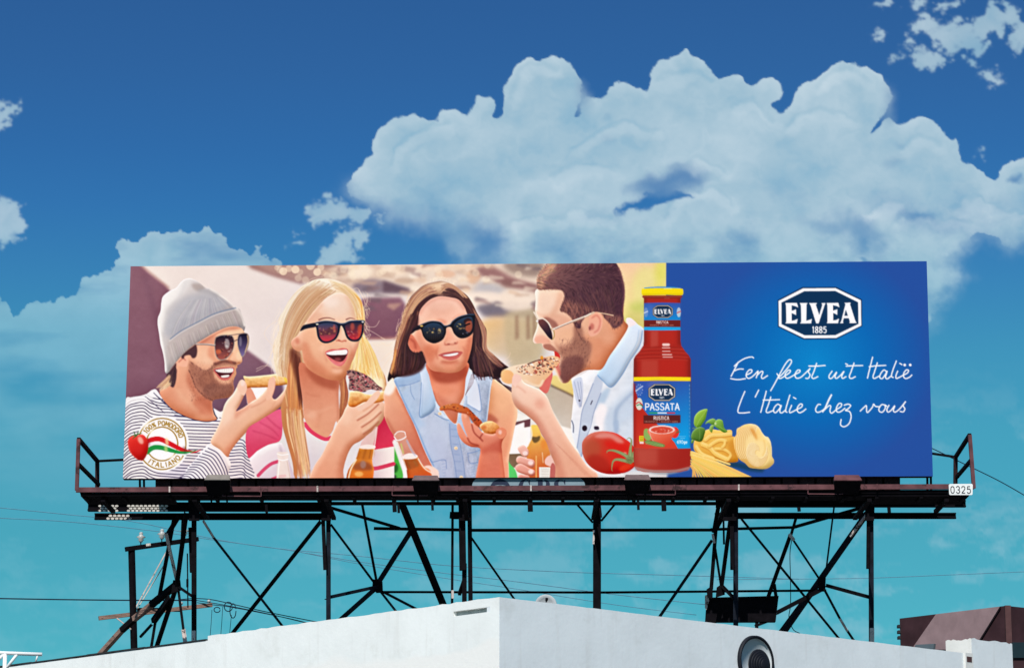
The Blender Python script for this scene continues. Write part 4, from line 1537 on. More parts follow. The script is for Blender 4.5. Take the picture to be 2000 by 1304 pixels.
# ------------------------------------------------------------------ the printed face
FONT = {'P': [[(.08, 1), (.08, 0)], [(.08, .04), (.6, .04), (.9, .16), (.9, .4), (.6, .53), (.08, .53)]],
        'A': [[(0, 1), (.5, 0)], [(.5, 0), (1, 1)], [(.2, .66), (.8, .66)]],
        'S': [[(.9, .14), (.6, .02), (.25, .05), (.08, .24), (.25, .43), (.7, .55), (.92, .75), (.72, .96), (.35, .98), (.06, .84)]],
        'T': [[(0, .05), (1, .05)], [(.5, .05), (.5, 1)]],
        'R': [[(.08, 1), (.08, 0)], [(.08, .04), (.6, .04), (.88, .16), (.88, .4), (.6, .53), (.08, .53)], [(.5, .53), (.95, 1)]],
        'U': [[(.08, 0), (.08, .65), (.25, .93), (.5, .98), (.75, .93), (.92, .65), (.92, 0)]],
        'I': [[(.5, 0), (.5, 1)]], 'L': [[(.1, 0), (.1, .96)], [(.1, .96), (.9, .96)]],
        'C': [[(.93, .16), (.65, .02), (.35, .04), (.1, .28), (.06, .55), (.18, .85), (.5, .98), (.93, .86)]],
        'O': [[(.5, .02), (.15, .15), (.04, .5), (.15, .85), (.5, .98), (.85, .85), (.96, .5), (.85, .15), (.5, .02)]],
        'M': [[(.02, 1), (.1, 0)], [(.1, 0), (.5, .75)], [(.5, .75), (.9, 0)], [(.9, 0), (.98, 1)]],
        'N': [[(.06, 1), (.06, 0)], [(.06, 0), (.94, 1)], [(.94, 1), (.94, 0)]],
        'D': [[(.08, .03), (.08, .97)], [(.08, .03), (.5, .03), (.85, .2), (.95, .5), (.85, .8), (.5, .97), (.08, .97)]],
        '1': [[(.2, .2), (.55, 0)], [(.55, 0), (.55, 1)]],
        '0': [[(.5, .02), (.2, .15), (.1, .5), (.2, .85), (.5, .98), (.8, .85), (.9, .5), (.8, .15), (.5, .02)]],
        '8': [[(.5, .02), (.18, .12), (.2, .36), (.5, .48), (.85, .66), (.85, .88), (.5, .98), (.14, .88), (.14, .66), (.5, .48), (.8, .36), (.82, .12), (.5, .02)]],
        '5': [[(.85, .03), (.25, .03)], [(.25, .03), (.18, .45)], [(.18, .45), (.5, .37), (.85, .5), (.88, .78), (.6, .97), (.15, .9)]],
        '6': [[(.8, .06), (.4, .15), (.15, .5), (.15, .8), (.45, .98), (.8, .88), (.86, .65), (.6, .46), (.2, .58)]],
        '9': [[(.2, .94), (.6, .85), (.85, .5), (.85, .2), (.55, .02), (.2, .12), (.14, .35), (.4, .54), (.8, .42)]],
        '%': [[(.85, 0), (.15, 1)], [(.25, .05), (.1, .22), (.25, .4), (.4, .22), (.25, .05)], [(.75, .6), (.6, .78), (.75, .95), (.9, .78), (.75, .6)]],
        'g': [[(.85, .42), (.5, .34), (.2, .5), (.2, .75), (.5, .9), (.85, .72)], [(.85, .36), (.85, 1.05), (.6, 1.25), (.25, 1.18)]],
        'e': [[(.15, .62), (.85, .6), (.7, .38), (.35, .38), (.14, .65), (.35, .95), (.85, .86)]],
        '/': [[(.85, 0), (.15, 1)]], 'E': [[(.1, 0), (.1, 1)], [(.1, .04), (.9, .04)], [(.1, .5), (.8, .5)], [(.1, .96), (.9, .96)]],
        'K': [[(.08, 0), (.08, 1)], [(.9, 0), (.1, .55)], [(.3, .42), (.95, 1)]],
        'B': [[(.08, 0), (.08, 1)], [(.08, .03), (.6, .03), (.82, .22), (.6, .47), (.08, .48)], [(.6, .48), (.92, .72), (.6, .97), (.08, .97)]],
        'Q': [[(.5, .02), (.15, .15), (.04, .5), (.15, .85), (.5, .98), (.85, .85), (.96, .5), (.85, .15), (.5, .02)], [(.6, .7), (.98, 1.05)]],
        'G': [[(.92, .16), (.6, .02), (.3, .06), (.06, .4), (.1, .75), (.45, .98), (.92, .86), (.92, .52), (.55, .52)]],
        'V': [[(0, 0), (.5, 1)], [(.5, 1), (1, 0)]], ' ': []}


def paint_poster():
    rnd = random.Random(11)
    cv = Canvas(234, 504, 1828, 942, 1.3)
    s, e = cv.stroke, cv.ell
    Z = 5.928

    def f(pts, col, a=1.0, blur=0.0, smooth=True, n=6):
        # shapes cut by the lower edge of the sheet run on past it
        if smooth:
            oy, sc = cv.T[1], cv.T[2]
            pts = [(x, y + 34 * sc) if oy + y / sc > 934.5 else (x, y) for x, y in pts]
        cv.fill(pts, col, a, blur, smooth, n)
    tA, tB = (236, 506, Z), (236, 716, Z)
    tC, tD = (490, 506, Z), (490, 716, Z)
    tE, tF = (744, 506, Z), (744, 716, Z)
    tG, tH = (990, 506, Z), (990, 716, Z)
    photo = (0, 0, 1)

    def jit(c, k):
        return tuple(min(255, max(0, v + rnd.uniform(-k, k))) for v in c)

    def form(pts, broad=34, rim=40, sg=6.0, lx=-.45, ly=-.9, smooth=True, warm=(1.0, .72, .55)):
        """soft roundness inside a printed shape: turned away lower edges, back-lit upper rim"""
        if smooth:
            oy, sc = cv.T[1], cv.T[2]
            pts = [(x, y + 34 * sc) if oy + y / sc > 934.5 else (x, y) for x, y in pts]
        mk = cv.mask(pts, smooth)
        if cv.clip is not None:
            mk = mk * cv.clip
        ys, xs = np.nonzero(mk > .02)
        if not len(ys):
            return
        p_ = int(3 * sg * cv.K)
        r0, r1 = max(0, ys.min() - p_), min(cv.H, ys.max() + p_)
        c0, c1 = max(0, xs.min() - p_), min(cv.W, xs.max() + p_)
        mm = mk[r0:r1, c0:c1]
        # let the shape run on below the sheet
        h1 = gblur(mm, sg * cv.K)
        gy, gx = np.gradient(h1)
        side = (gx * lx + gy * ly) * sg * cv.K * 2.2
        dark = -np.clip(-side * 0 + np.clip(side, -1, 1), -1, 1)
        h2 = gblur(mm, 1.3 * cv.K)
        gy2, gx2 = np.gradient(h2)
        edge = np.clip(-(gx2 * lx + gy2 * ly) * 1.3 * cv.K * 2.5, 0, 1)
        # gradient points inwards: an upper left edge has gx, gy > 0
        turn = (gx * lx + gy * ly) * sg * cv.K * 2.4          # > 0 on lower right edges
        sh = np.clip(turn, 0, 1) * broad - np.clip(-turn, 0, 1) * broad * .30
        dd = np.stack([sh * (w_ ** -1 if False else (1.45 - w_ * .45)) for w_ in warm], -1)
        a_ = cv.a[r0:r1, c0:c1]
        a_ += (-dd + (edge * rim)[..., None]) * mm[..., None]

    def fuzz(curve, n, ln, dx, dy, cols, w=4, a=.45):
        """short hairs along a hairline"""
        c = spline(curve, 10, False)
        for _ in range(n):
            x, y = c[rnd.randrange(len(c))]
            k = ln * rnd.uniform(.4, 1.2)
            x0, y0 = x - dx * k * .5 + rnd.uniform(-6, 6), y - dy * k * .5 + rnd.uniform(-6, 6)
            s([(x0, y0), (x0 + dx * k + rnd.uniform(-.3, .3) * k, y0 + dy * k + rnd.uniform(-.3, .3) * k)], w, jit(cols[rnd.randrange(len(cols))], 8), a * .8 * rnd.uniform(.4, 1), .7, smooth=False)

    def strands(c1, c2, n, w, cols, a=.5, wob=0.0, w1=None, blur=0):
        n, w, a, blur = int(n * 1.9), w * .75, a * .95, max(blur, 1.1)
        p, q = spline(c1, 5, False), spline(c2, 5, False)
        k = min(len(p), len(q))
        ti = np.linspace(0, 1, 26)
        P_ = np.stack([np.interp(ti, np.linspace(0, 1, len(p)), p[:, j]) for j in (0, 1)], 1)
        Q_ = np.stack([np.interp(ti, np.linspace(0, 1, len(q)), q[:, j]) for j in (0, 1)], 1)
        for i in range(n):
            t = (i + rnd.random()) / n
            t2 = min(1, max(0, t + rnd.uniform(-.06, .06) * (1 if wob else 0)))
            tt = np.linspace(t, t2, len(ti))[:, None]
            c = P_ * (1 - tt) + Q_ * tt
            if wob:
                c = c + np.stack([np.sin(ti * rnd.uniform(3, 7) + rnd.uniform(0, 6)) * wob, np.zeros_like(ti)], 1)
            a0, b0 = (0, 26) if not wob else (rnd.randint(0, 6), rnd.randint(19, 26))
            s(c[a0:b0], w * rnd.uniform(.6, 1.4), jit(cols[rnd.randrange(len(cols))], 8), a * rnd.uniform(.5, 1.1), blur, w1 if w1 is None else w1, smooth=False)

    def specks(pts, n, r, cols, a=.8):
        p = np.asarray(pts, float)
        lo, hi = p.min(0), p.max(0)
        old = cv.clip
        mk = cv.mask(pts)
        cv.clip = mk if old is None else mk * old
        for _ in range(int(n * 1.7)):
            x, y = rnd.uniform(lo[0], hi[0]), rnd.uniform(lo[1], hi[1])
            q = rnd.uniform(.4, 1.2) * r * .72
            e(x, y, q * rnd.uniform(.8, 1.8), q * rnd.uniform(.5, 1), cols[rnd.randrange(len(cols))], a * rnd.uniform(.55, 1), .7, rnd.uniform(-50, 50))
        cv.clip = old

    def inside(pts, smooth=True, blur=0):
        cv.clip = cv.mask(pts, smooth, blur)

    def free():
        cv.clip = None

    def grain(pts, amp, sx, sy, seed, a=1.0):
        mk = cv.mask(pts, blur=1.5)
        yy, xx = np.mgrid[0:cv.H, 0:cv.W]
        nz = fbm(xx / cv.K / sx, yy / cv.K / sy, 3, seed) - .5
        cv.a += (nz * mk * amp)[..., None]

    def text(t, x, y, w, h, gap, lw, col, a=1.0, slant=0):
        for ch in t:
            cw = w * {'I': .35, '1': .6, ' ': .5, 'M': 1.25, '/': .6}.get(ch, 1)
            for st in FONT[ch]:
                q = [(x + px_ * cw + slant * (1 - py_) * h, y + py_ * h) for px_, py_ in st]
                s(q, lw, col, a, n=4, smooth=len(q) > 2)
            x += cw + gap

    def text_arc(t, cx, cy, r, ang, w, h, gap, lw, col, flip=False):
        """lettering set round a circle; ang is the start angle in degrees clockwise from the top"""
        th = math.radians(ang)
        for ch in t:
            cw = w * {'I': .35, '1': .6, ' ': .45, 'M': 1.2, '%': 1.2}.get(ch, 1)
            mid = th + (cw / 2 / r) * (-1 if flip else 1)
            c, sn = math.cos(mid), math.sin(mid)
            for st in FONT[ch]:
                q = []
                for px_, py_ in st:
                    lx, ly = (px_ - .5) * cw, (py_ - .5) * h
                    if flip:
                        # letters upright along the lower arc
                        q.append((cx + sn * r + (-c) * lx * 1 + sn * ly, cy - c * r - sn * lx - c * ly))
                    else:
                        q.append((cx + sn * r + c * lx - sn * ly, cy - c * r + sn * lx + c * ly))
                s(q, lw, col, n=4, smooth=len(q) > 2)
            th += ((cw + gap) / r) * (-1 if flip else 1)

    # ================================================= blurred terrace behind the friends
    cv.t(*photo)
    f([(230, 500), (1310, 500), (1310, 945), (230, 945)], G(300, 520, (244, 230, 220), 500, 760, (232, 220, 216)), smooth=False)
    f([(225, 500), (272, 515), (290, 532), (322, 556), (352, 590), (430, 650), (470, 720), (470, 820), (225, 840)], G(260, 520, (152, 110, 123), 280, 780, (140, 98, 114)), 1, 2.2, False)
    s([(262, 508), (290, 530), (330, 562)], 5, (190, 140, 130), .5, 2)
    s([(282, 540), (300, 600), (330, 700), (350, 780)], 10, (128, 90, 108), .4, 5)
    f([(400, 640), (478, 680), (492, 690), (528, 716), (552, 748), (560, 800), (420, 830)], G(430, 690, (150, 112, 126), 480, 800, (128, 92, 108)), 1, 2.5, False)
    f([(478, 512), (600, 512), (730, 512), (760, 534), (700, 560), (640, 560), (588, 552), (540, 540), (492, 524)], (180, 142, 132), .95, 3.5, False)
    s([(490, 520), (540, 538), (590, 552)], 6, (150, 105, 105), .6, 3)
    cv.t(*tC)
    for (x, y, r, a) in ((375, 140, 46, .8), (440, 110, 40, .55), (515, 120, 46, .85), (570, 150, 36, .35), (690, 75, 50, .7), (768, 150, 45, .85), (810, 95, 40, .6), (840, 160, 36, .3), (300, 100, 30, .4)):
        e(x, y, r, r, (248, 222, 192), a, 1.2)
    cv.t(*photo)
    f([(640, 512), (1000, 508), (1310, 506), (1310, 560), (1000, 600), (640, 560)], (238, 214, 190), .8, 7, False)
    e(700, 530, 30, 14, (255, 238, 214), .9, 5)
    f([(690, 555), (730, 545), (790, 560), (800, 572), (740, 574), (700, 570)], (128, 112, 128), .8, 4)
    f([(748, 548), (800, 566), (806, 572), (748, 570)], (112, 88, 100), .9, 3, False)
    f([(706, 582), (782, 580), (796, 600), (800, 660), (700, 662)], G(740, 580, (150, 108, 122), 740, 660, (140, 96, 112)), 1, 3, False)
    s([(700, 662), (800, 660)], 5, (176, 112, 100), .7, 2.5)
    f([(700, 666), (800, 664), (800, 740), (690, 740)], (244, 226, 208), 1, 3, False)
    for (x, y, rx, ry, c) in ((808, 540, 9, 9, (255, 240, 220)), (770, 530, 26, 8, (250, 226, 200)), (790, 548, 20, 6, (200, 170, 150)), (840, 520, 30, 9, (246, 220, 196)), (870, 535, 20, 8, (236, 190, 160)), (900, 520, 25, 9, (244, 214, 186)), (925, 540, 14, 14, (228, 182, 150))):
        e(x, y, rx, ry, c, .8, 2.5)
    f([(930, 525), (960, 520), (1010, 545), (1060, 560), (1060, 578), (1000, 560), (950, 545)], (152, 108, 108), .85, 4)
    f([(940, 548), (1000, 566), (1060, 580), (1060, 600), (930, 590)], (190, 188, 194), .8, 6)
    f([(905, 575), (960, 570), (1060, 590), (1060, 606), (960, 602), (915, 600)], (252, 232, 214), .95, 4)
    f([(935, 596), (1000, 590), (1060, 600), (1060, 618), (960, 620), (940, 612)], (124, 116, 128), .85, 4)
    f([(930, 640), (960, 620), (1010, 622), (1060, 640), (1060, 700), (960, 690)], G(950, 630, (238, 194, 136), 1010, 700, (210, 196, 176)), .9, 6)
    f([(985, 620), (1010, 600), (1050, 600), (1060, 640), (1050, 720), (1000, 720), (990, 680)], (206, 186, 150), .8, 5)
    for x in (1006, 1028, 1040):
        f([(x, 618), (x + 6, 614), (x + 8, 660), (x, 664)], (150, 116, 96), .55, 2.5, False)
    f([(985, 512), (1060, 512), (1052, 540), (1000, 534)], (146, 124, 116), .8, 5)
    f([(985, 545), (1060, 564), (1060, 590), (1030, 575), (985, 560)], (150, 112, 108), .8, 4)
    f([(985, 566), (1050, 572), (1046, 600), (985, 604)], (248, 228, 208), .9, 4)
    for _ in range(70):
        x_, y_ = rnd.uniform(620, 1060), rnd.uniform(512, 600)
        c_ = [(255, 238, 214), (226, 186, 156), (150, 116, 116), (206, 176, 156), (120, 104, 112), (246, 214, 180)][rnd.randrange(6)]
        f([(x_, y_), (x_ + rnd.uniform(8, 34), y_ + rnd.uniform(-4, 6)), (x_ + rnd.uniform(8, 34), y_ + rnd.uniform(4, 14)), (x_ - 3, y_ + rnd.uniform(4, 12))], c_, .5, 2.2, False)
    for _ in range(26):
        e(rnd.uniform(520, 1050), rnd.uniform(512, 548), 7, 7, (255, 236, 206), .35, 1.0)
    # warm greens right of the last head
    f([(1200, 500), (1310, 500), (1310, 720), (1215, 700), (1210, 600)], G(1225, 520, (250, 208, 168), 1262, 610, (236, 222, 142)), 1, 4, False)
    for (x, y, rx, ry, c) in ((1262, 560, 26, 40, (240, 232, 150)), (1292, 530, 14, 24, (222, 226, 96)), (1250, 600, 22, 12, (200, 212, 110)), (1278, 590, 16, 10, (214, 222, 110)), (1236, 640, 24, 30, (216, 206, 130)), (1290, 575, 12, 30, (232, 226, 110))):
        e(x, y, rx, ry, c, .7, 6)
    # lower background
    cv.t(*tH)
    f([(-300, 300), (770, 300), (800, 900), (760, 1300), (-400, 1300)], (236, 226, 214), 1, 0, False)
    f([(500, 180), (790, 320), (790, 760), (640, 690), (480, 420), (120, 480), (100, 300)], G(520, 240, (200, 182, 160), 640, 660, (216, 204, 190)), 1, 2, False)
    f([(540, 100), (760, 160), (790, 340), (690, 300), (520, 210)], (236, 208, 128), .9, 3)
    s([(510, 215), (660, 285), (790, 350)], 26, (110, 90, 80), .6, 3)
    f([(90, 520), (300, 600), (270, 640), (90, 610)], (246, 238, 226), 1, 2, False)
    f([(75, 645), (275, 600), (270, 690), (70, 722)], (132, 88, 92), 1, 1, False)
    f([(40, 735), (272, 700), (262, 910), (130, 1010), (20, 1010)], (253, 250, 240), 1, 1, False)
    f([(20, 1005), (140, 1010), (140, 1130), (60, 1180), (20, 1100)], (150, 124, 96), 1, 1, False)
    f([(620, 680), (760, 720), (850, 1000), (800, 1010), (640, 760)], (252, 246, 236), 1, 3, False)
    cv.t(*tF)
    f([(50, 640), (150, 830), (220, 1000), (260, 1300), (40, 1300)], (104, 190, 88), 1, 1)
    e(150, 1170, 50, 60, (60, 118, 56), .9, 3)
    e(110, 1270, 70, 30, (70, 60, 80), .8, 3)
    e(120, 940, 60, 60, (134, 208, 112), .6, 4)
    f([(1440, 720), (1660, 640), (1660, 1010), (1480, 1010)], (253, 248, 240), 1, 2, False)
    f([(1470, 1010), (1660, 1000), (1640, 1180), (1560, 1180)], (146, 118, 92), 1, 1, False)
    f([(1455, 1090), (1500, 1130), (1570, 1230), (1600, 1300), (1440, 1300)], (112, 208, 116), 1, 1)
    s([(1465, 1120), (1470, 1300)], 26, (246, 220, 214), .9, 2)
    cv.t(*tD)
    f([(-60, 240), (220, 230), (160, 420), (-40, 430)], (254, 248, 240), 1, 2, False)
    f([(-60, 1100), (30, 1100), (100, 1300), (-60, 1300)], (252, 240, 226), 1, 1, False)

    # ================================================= first friend: knit cap, striped shirt
    cv.t(*tB)
    shirt = [(0, 1330), (40, 700), (56, 385), (120, 352), (220, 336), (300, 312), (355, 272), (400, 260), (430, 290), (470, 350), (560, 460), (700, 552), (860, 612), (1000, 634), (1120, 610), (1160, 590),
             (1300, 700), (1420, 840), (1470, 930), (1520, 1060), (1530, 1180), (1500, 1330)]
    f([(1060, 480), (1150, 520), (1200, 500), (1190, 620), (1110, 620)], (250, 240, 232), 1, 1)
    f(shirt, G(200, 300, (252, 246, 240), 1100, 1250, (240, 226, 226)))
    form(shirt, 26, 20, 9)
    inside(shirt)
    e(620, 1200, 220, 110, (212, 208, 226), .55, 12)
    e(1180, 760, 160, 160, (250, 226, 218), .6, 12)
    for y in range(300, 1500, 37):
        q = [(20, y + 100), (90, y + 40), (150, y + 12), (260, y), (340, y + 46), (430, y + 76), (560, y + 84), (760, y + 96), (1000, y + 104), (1250, y + 108), (1400, y + 98), (1450, y + 140), (1540, y + 190)]
        s([(a_ + rnd.uniform(-6, 6), b_ + rnd.uniform(-5, 5)) for a_, b_ in q], 10.5, (74, 64, 100), .9)
    f([(40, 330), (300, 290), (420, 270), (330, 400), (150, 400), (40, 460)], (254, 248, 242), .8, 4)
    for k in range(9):
        s([(380 + k * 30, 300 + k * 32), (440 + k * 40, 360 + k * 27)], 9, (74, 64, 100), .85)
    for k in range(7):
        s([(280 + k * 26, 340 + k * 22), (330 + k * 30, 380 + k * 26)], 8, (90, 80, 112), .6)
    free()
    s([(455, 310), (560, 458), (700, 550), (860, 612), (1000, 634), (1110, 612)], 13, (62, 52, 84))
    s([(1062, 480), (1085, 550), (1115, 600)], 20, (60, 50, 76), .85)
    # head and neck
    cv.t(*tA)
    head = [(640, 1190), (720, 1090), (820, 1010), (960, 920), (1100, 840), (1230, 785), (1330, 768), (1400, 790), (1428, 840), (1428, 900), (1442, 980), (1428, 1060), (1404, 1130), (1404, 1182), (1375, 1214),
            (1348, 1228), (1350, 1250), (1334, 1272), (1336, 1330), (1312, 1380), (1302, 1440), (1312, 1490), (1296, 1560), (1240, 1602), (1150, 1614), (1070, 1634), (1060, 1700), (1078, 1790), (1108, 1852),
            (1000, 1876), (860, 1856), (700, 1794), (560, 1704), (450, 1552), (500, 1480), (540, 1400), (560, 1300), (600, 1250)]
    f(head, G(1250, 1000, (246, 192, 160), 760, 1750, (232, 160, 128)))
    form(head, 40, 26, 7)
    inside(head)
    e(1290, 830, 130, 50, (250, 206, 172), .8, 6)
    e(930, 1120, 90, 90, (250, 200, 168), .7, 10)
    e(1370, 1120, 40, 60, (252, 208, 176), .8, 5)
    e(760, 1560, 130, 120, (242, 178, 146), .6, 14)
    f([(1060, 1640), (930, 1590), (840, 1640), (900, 1780), (1080, 1850), (1110, 1860)], (208, 124, 96), .6, 8)
    e(1000, 1830, 160, 40, (238, 172, 140), .6, 8)
    f([(830, 1020), (960, 940), (1100, 880), (1110, 980), (950, 985), (860, 980)], (216, 140, 116), .6, 6)
    s([(1060, 1640), (1066, 1720), (1090, 1820)], 26, (248, 196, 160), .7, 3)
    # beard
    beard = [(800, 1190), (880, 1240), (960, 1290), (1040, 1270), (1090, 1196), (1200, 1172), (1320, 1196), (1344, 1230), (1250, 1232), (1120, 1252), (1074, 1300), (1076, 1360), (1150, 1430), (1250, 1440),
             (1300, 1400), (1306, 1480), (1290, 1560), (1240, 1600), (1150, 1612), (1060, 1632), (960, 1580), (870, 1480), (830, 1380), (790, 1290)]
    f(beard, (164, 108, 90), .70, 6)
    f([(1060, 1290), (1074, 1380), (1150, 1450), (1040, 1500), (930, 1480), (900, 1380), (960, 1310)], (150, 96, 80), .45, 7)
    e(1000, 1380, 46, 60, (206, 144, 116), .35, 8)
    f([(960, 1480), (1060, 1440), (1150, 1460), (1290, 1450), (1300, 1550), (1200, 1610), (1060, 1632), (960, 1570)], (140, 92, 80), .5, 5)
    s([(1090, 1215), (1200, 1180), (1330, 1205)], 34, (128, 78, 70), .75, 2)
    for _ in range(900):
        x, y = rnd.uniform(790, 1330), rnd.uniform(1180, 1630)
        s([(x, y), (x + rnd.uniform(-9, 9), y + rnd.uniform(8, 22))], 5, (104, 64, 58), .34 * rnd.random() * float(1 if (y > 1300 - (1330 - x) * .1) else .5), .8, smooth=False)
    f([(860, 985), (960, 925), (1100, 845), (1230, 790), (1330, 775), (1400, 800), (1330, 815), (1200, 835), (1080, 890), (960, 970)], (188, 112, 92), .6, 5)
    f([(1085, 1000), (1090, 1130), (1150, 1175), (1080, 1190), (1010, 1120), (1020, 1020)], (228, 150, 120), .6, 6)
    s([(1290, 1080), (1250, 1160), (1290, 1200)], 18, (206, 126, 100), .6, 3)
    s([(1350, 1200), (1385, 1196)], 10, (150, 76, 64), .6, 2)
    f([(780, 1280), (830, 1400), (880, 1500), (980, 1600), (1070, 1640), (1066, 1760), (960, 1700), (840, 1560), (760, 1420)], (190, 108, 82), .55, 8)
    e(1200, 1290, 60, 40, (240, 170, 140), .0, 5)
    e(1010, 1180, 60, 40, (252, 206, 174), .6, 7)
    s([(640, 1500), (760, 1640), (900, 1760)], 30, (246, 192, 158), .5, 8)
    free()
    # mouth
    f([(1075, 1276), (1180, 1252), (1300, 1250), (1312, 1290), (1290, 1340), (1250, 1392), (1170, 1398), (1108, 1340)], (212, 116, 108), .95, 1)
    f([(1092, 1278), (1190, 1262), (1294, 1260), (1296, 1300), (1272, 1346), (1226, 1372), (1160, 1366), (1112, 1318)], (112, 40, 50))
    f([(1096, 1280), (1190, 1264), (1292, 1260), (1290, 1306), (1200, 1314), (1126, 1304)], (244, 232, 222))
    f([(1160, 1350), (1250, 1338), (1244, 1362), (1180, 1370)], (238, 220, 210))
    for k in range(7):
        s([(1120 + k * 26, 1276 - k * 2), (1122 + k * 26, 1308)], 4, (196, 176, 166), .55)
    s([(1096, 1280), (1190, 1266), (1292, 1262)], 7, (170, 84, 80), .5, 1)
    fuzz([(790, 1290), (830, 1380), (870, 1480), (960, 1580), (1060, 1632)], 200, 30, .3, .8, [(140, 92, 80), (110, 70, 64)], 4, .5)
    fuzz([(800, 1190), (880, 1240), (960, 1290), (1040, 1270), (1090, 1200)], 140, 30, .2, .8, [(150, 100, 86), (120, 78, 70)], 4, .5)
    # ear and hair
    f([(640, 1190), (690, 1130), (740, 1110), (780, 1150), (770, 1230), (740, 1246), (690, 1240), (650, 1220)], (246, 184, 156), 1, 1)
    s([(670, 1190), (720, 1150), (750, 1170)], 14, (206, 128, 110), .8, 1.5)
    f([(830, 1010), (870, 988), (885, 1060), (870, 1130), (830, 1145), (800, 1110), (740, 1120), (730, 1150), (700, 1140), (720, 1090)], (104, 72, 76), 1, 2)
    f([(600, 1250), (640, 1200), (636, 1300), (640, 1380), (612, 1480), (570, 1460), (545, 1400), (530, 1340)], (98, 70, 76), 1, 2)
    strands([(560, 1330), (500, 1400), (410, 1490)], [(620, 1380), (580, 1450), (470, 1530)], 30, 9, [(226, 186, 146), (196, 148, 116), (245, 214, 176)], .75, 6)
    strands([(620, 1250), (590, 1330), (560, 1420)], [(650, 1260), (640, 1380), (610, 1470)], 26, 7, [(84, 60, 68), (130, 92, 86), (72, 50, 60)], .7, 5)
    # knit cap
    hat = [(515, 1310), (505, 1180), (482, 1060), (462, 990), (446, 880), (428, 760), (430, 680), (460, 600), (470, 500), (490, 430), (560, 372), (640, 332), (690, 272), (740, 233), (800, 222), (860, 240),
           (920, 280), (975, 326), (1040, 340), (1110, 375), (1200, 440), (1270, 500), (1330, 558), (1375, 580), (1402, 650), (1430, 720), (1442, 770), (1426, 834), (1400, 802), (1330, 777), (1230, 787),
           (1100, 842), (960, 922), (820, 1012), (700, 1122), (600, 1242), (550, 1310)]
    f(hat, G(560, 420, (226, 220, 216), 1000, 800, (186, 176, 174)))
    form(hat, 44, 46, 10, -.6, -.8, warm=(.8, .8, .9))
    inside(hat)
    f([(560, 620), (760, 430), (1040, 400), (1240, 520), (1100, 600), (820, 740), (600, 900), (500, 860)], (188, 188, 194), .75, 12)
    f([(820, 290), (900, 280), (980, 330), (900, 365), (850, 350)], (186, 172, 166), .8, 5)
    f([(430, 700), (470, 470), (560, 370), (690, 270), (780, 225), (760, 330), (690, 430), (600, 500), (520, 560), (490, 720), (470, 860)], (250, 246, 240), .7, 8)
    s([(1040, 345), (1200, 445), (1330, 562), (1400, 660), (1438, 770)], 34, (255, 246, 236), .8, 3)
    s([(428, 760), (450, 900), (480, 1060), (510, 1290)], 46, (252, 246, 240), .85, 4)
    f([(540, 980), (700, 840), (900, 735), (1120, 630), (1340, 580), (1420, 720), (1320, 760), (1100, 830), (900, 950), (720, 1090), (580, 1250)], (198, 184, 178), .6, 8)
    s([(760, 250), (700, 400), (620, 520), (540, 640)], 40, (206, 202, 202), .5, 8)
    s([(900, 360), (1000, 372), (1120, 420)], 40, (166, 166, 172), .5, 7)
    f([(600, 900), (800, 780), (1000, 690), (1200, 600), (1100, 560), (850, 640), (640, 780)], (170, 170, 178), .5, 10)
    strands([(560, 880), (640, 700), (800, 480)], [(1300, 540), (1240, 500), (1150, 440)], 70, 5, [(164, 162, 170), (214, 210, 210)], .42)
    strands([(530, 1010), (560, 1120), (600, 1240)], [(1330, 580), (1380, 690), (1420, 800)], 90, 5, [(170, 156, 152), (226, 214, 206)], .42)
    s([(570, 925), (700, 828), (900, 722), (1100, 625), (1335, 562)], 12, (132, 148, 170), .8, 1.4)
    s([(560, 950), (700, 848), (900, 742), (1100, 645), (1335, 580)], 10, (232, 224, 218), .6, 1.4)
    s([(560, 1300), (700, 1120), (820, 1012), (960, 922), (1100, 842), (1230, 787), (1400, 802)], 14, (176, 150, 138), .6, 2)
    free()
    # aviator glasses
    lens1 = [(1100, 905), (1160, 882), (1250, 878), (1298, 900), (1314, 970), (1292, 1060), (1232, 1140), (1160, 1164), (1110, 1130), (1090, 1040), (1087, 960)]
    lens2 = [(1350, 930), (1370, 872), (1430, 856), (1470, 870), (1484, 930), (1466, 1030), (1412, 1126), (1380, 1082), (1355, 1000)]
    f(lens1, G(1200, 890, (58, 38, 58), 1180, 1150, (176, 100, 88)))
    f(lens2, G(1400, 860, (44, 36, 62), 1420, 1110, (140, 120, 158)))
    inside(lens1)
    specks(lens1, 26, 16, [(206, 190, 180), (90, 60, 70), (40, 26, 44), (200, 120, 90)], .7)
    e(1230, 980, 30, 60, (210, 200, 194), .6, 2)
    e(1130, 1070, 34, 26, (226, 124, 84), .7, 2)
    inside(lens2)
    s([(1466, 880), (1474, 960), (1440, 1080)], 16, (230, 196, 150), .8, 1)
    e(1385, 950, 16, 60, (160, 150, 160), .6, 2)
    free()
    for L_ in (lens1, lens2):
        s(L_ + [L_[0]], 9, (166, 148, 140))
    s([(1255, 880), (1350, 868), (1430, 856)], 10, (150, 126, 120))
    s([(1312, 950), (1350, 930)], 12, (130, 104, 100))
    s([(868, 985), (980, 985), (1090, 998)], 17, (150, 130, 124))
    s([(868, 982), (980, 981), (1090, 992)], 6, (226, 214, 204))
    # cuff, arm, hand with slice
    cv.t(*tB)
    cuff = [(660, 1330), (740, 1230), (850, 1085), (950, 962), (1040, 882), (1120, 930), (1230, 1040), (1275, 1130), (1246, 1240), (1244, 1330)]
    f(cuff, G(800, 1100, (248, 242, 244), 1240, 1200, (238, 222, 220)))
    form(cuff, 30, 20, 6)
    inside(cuff)
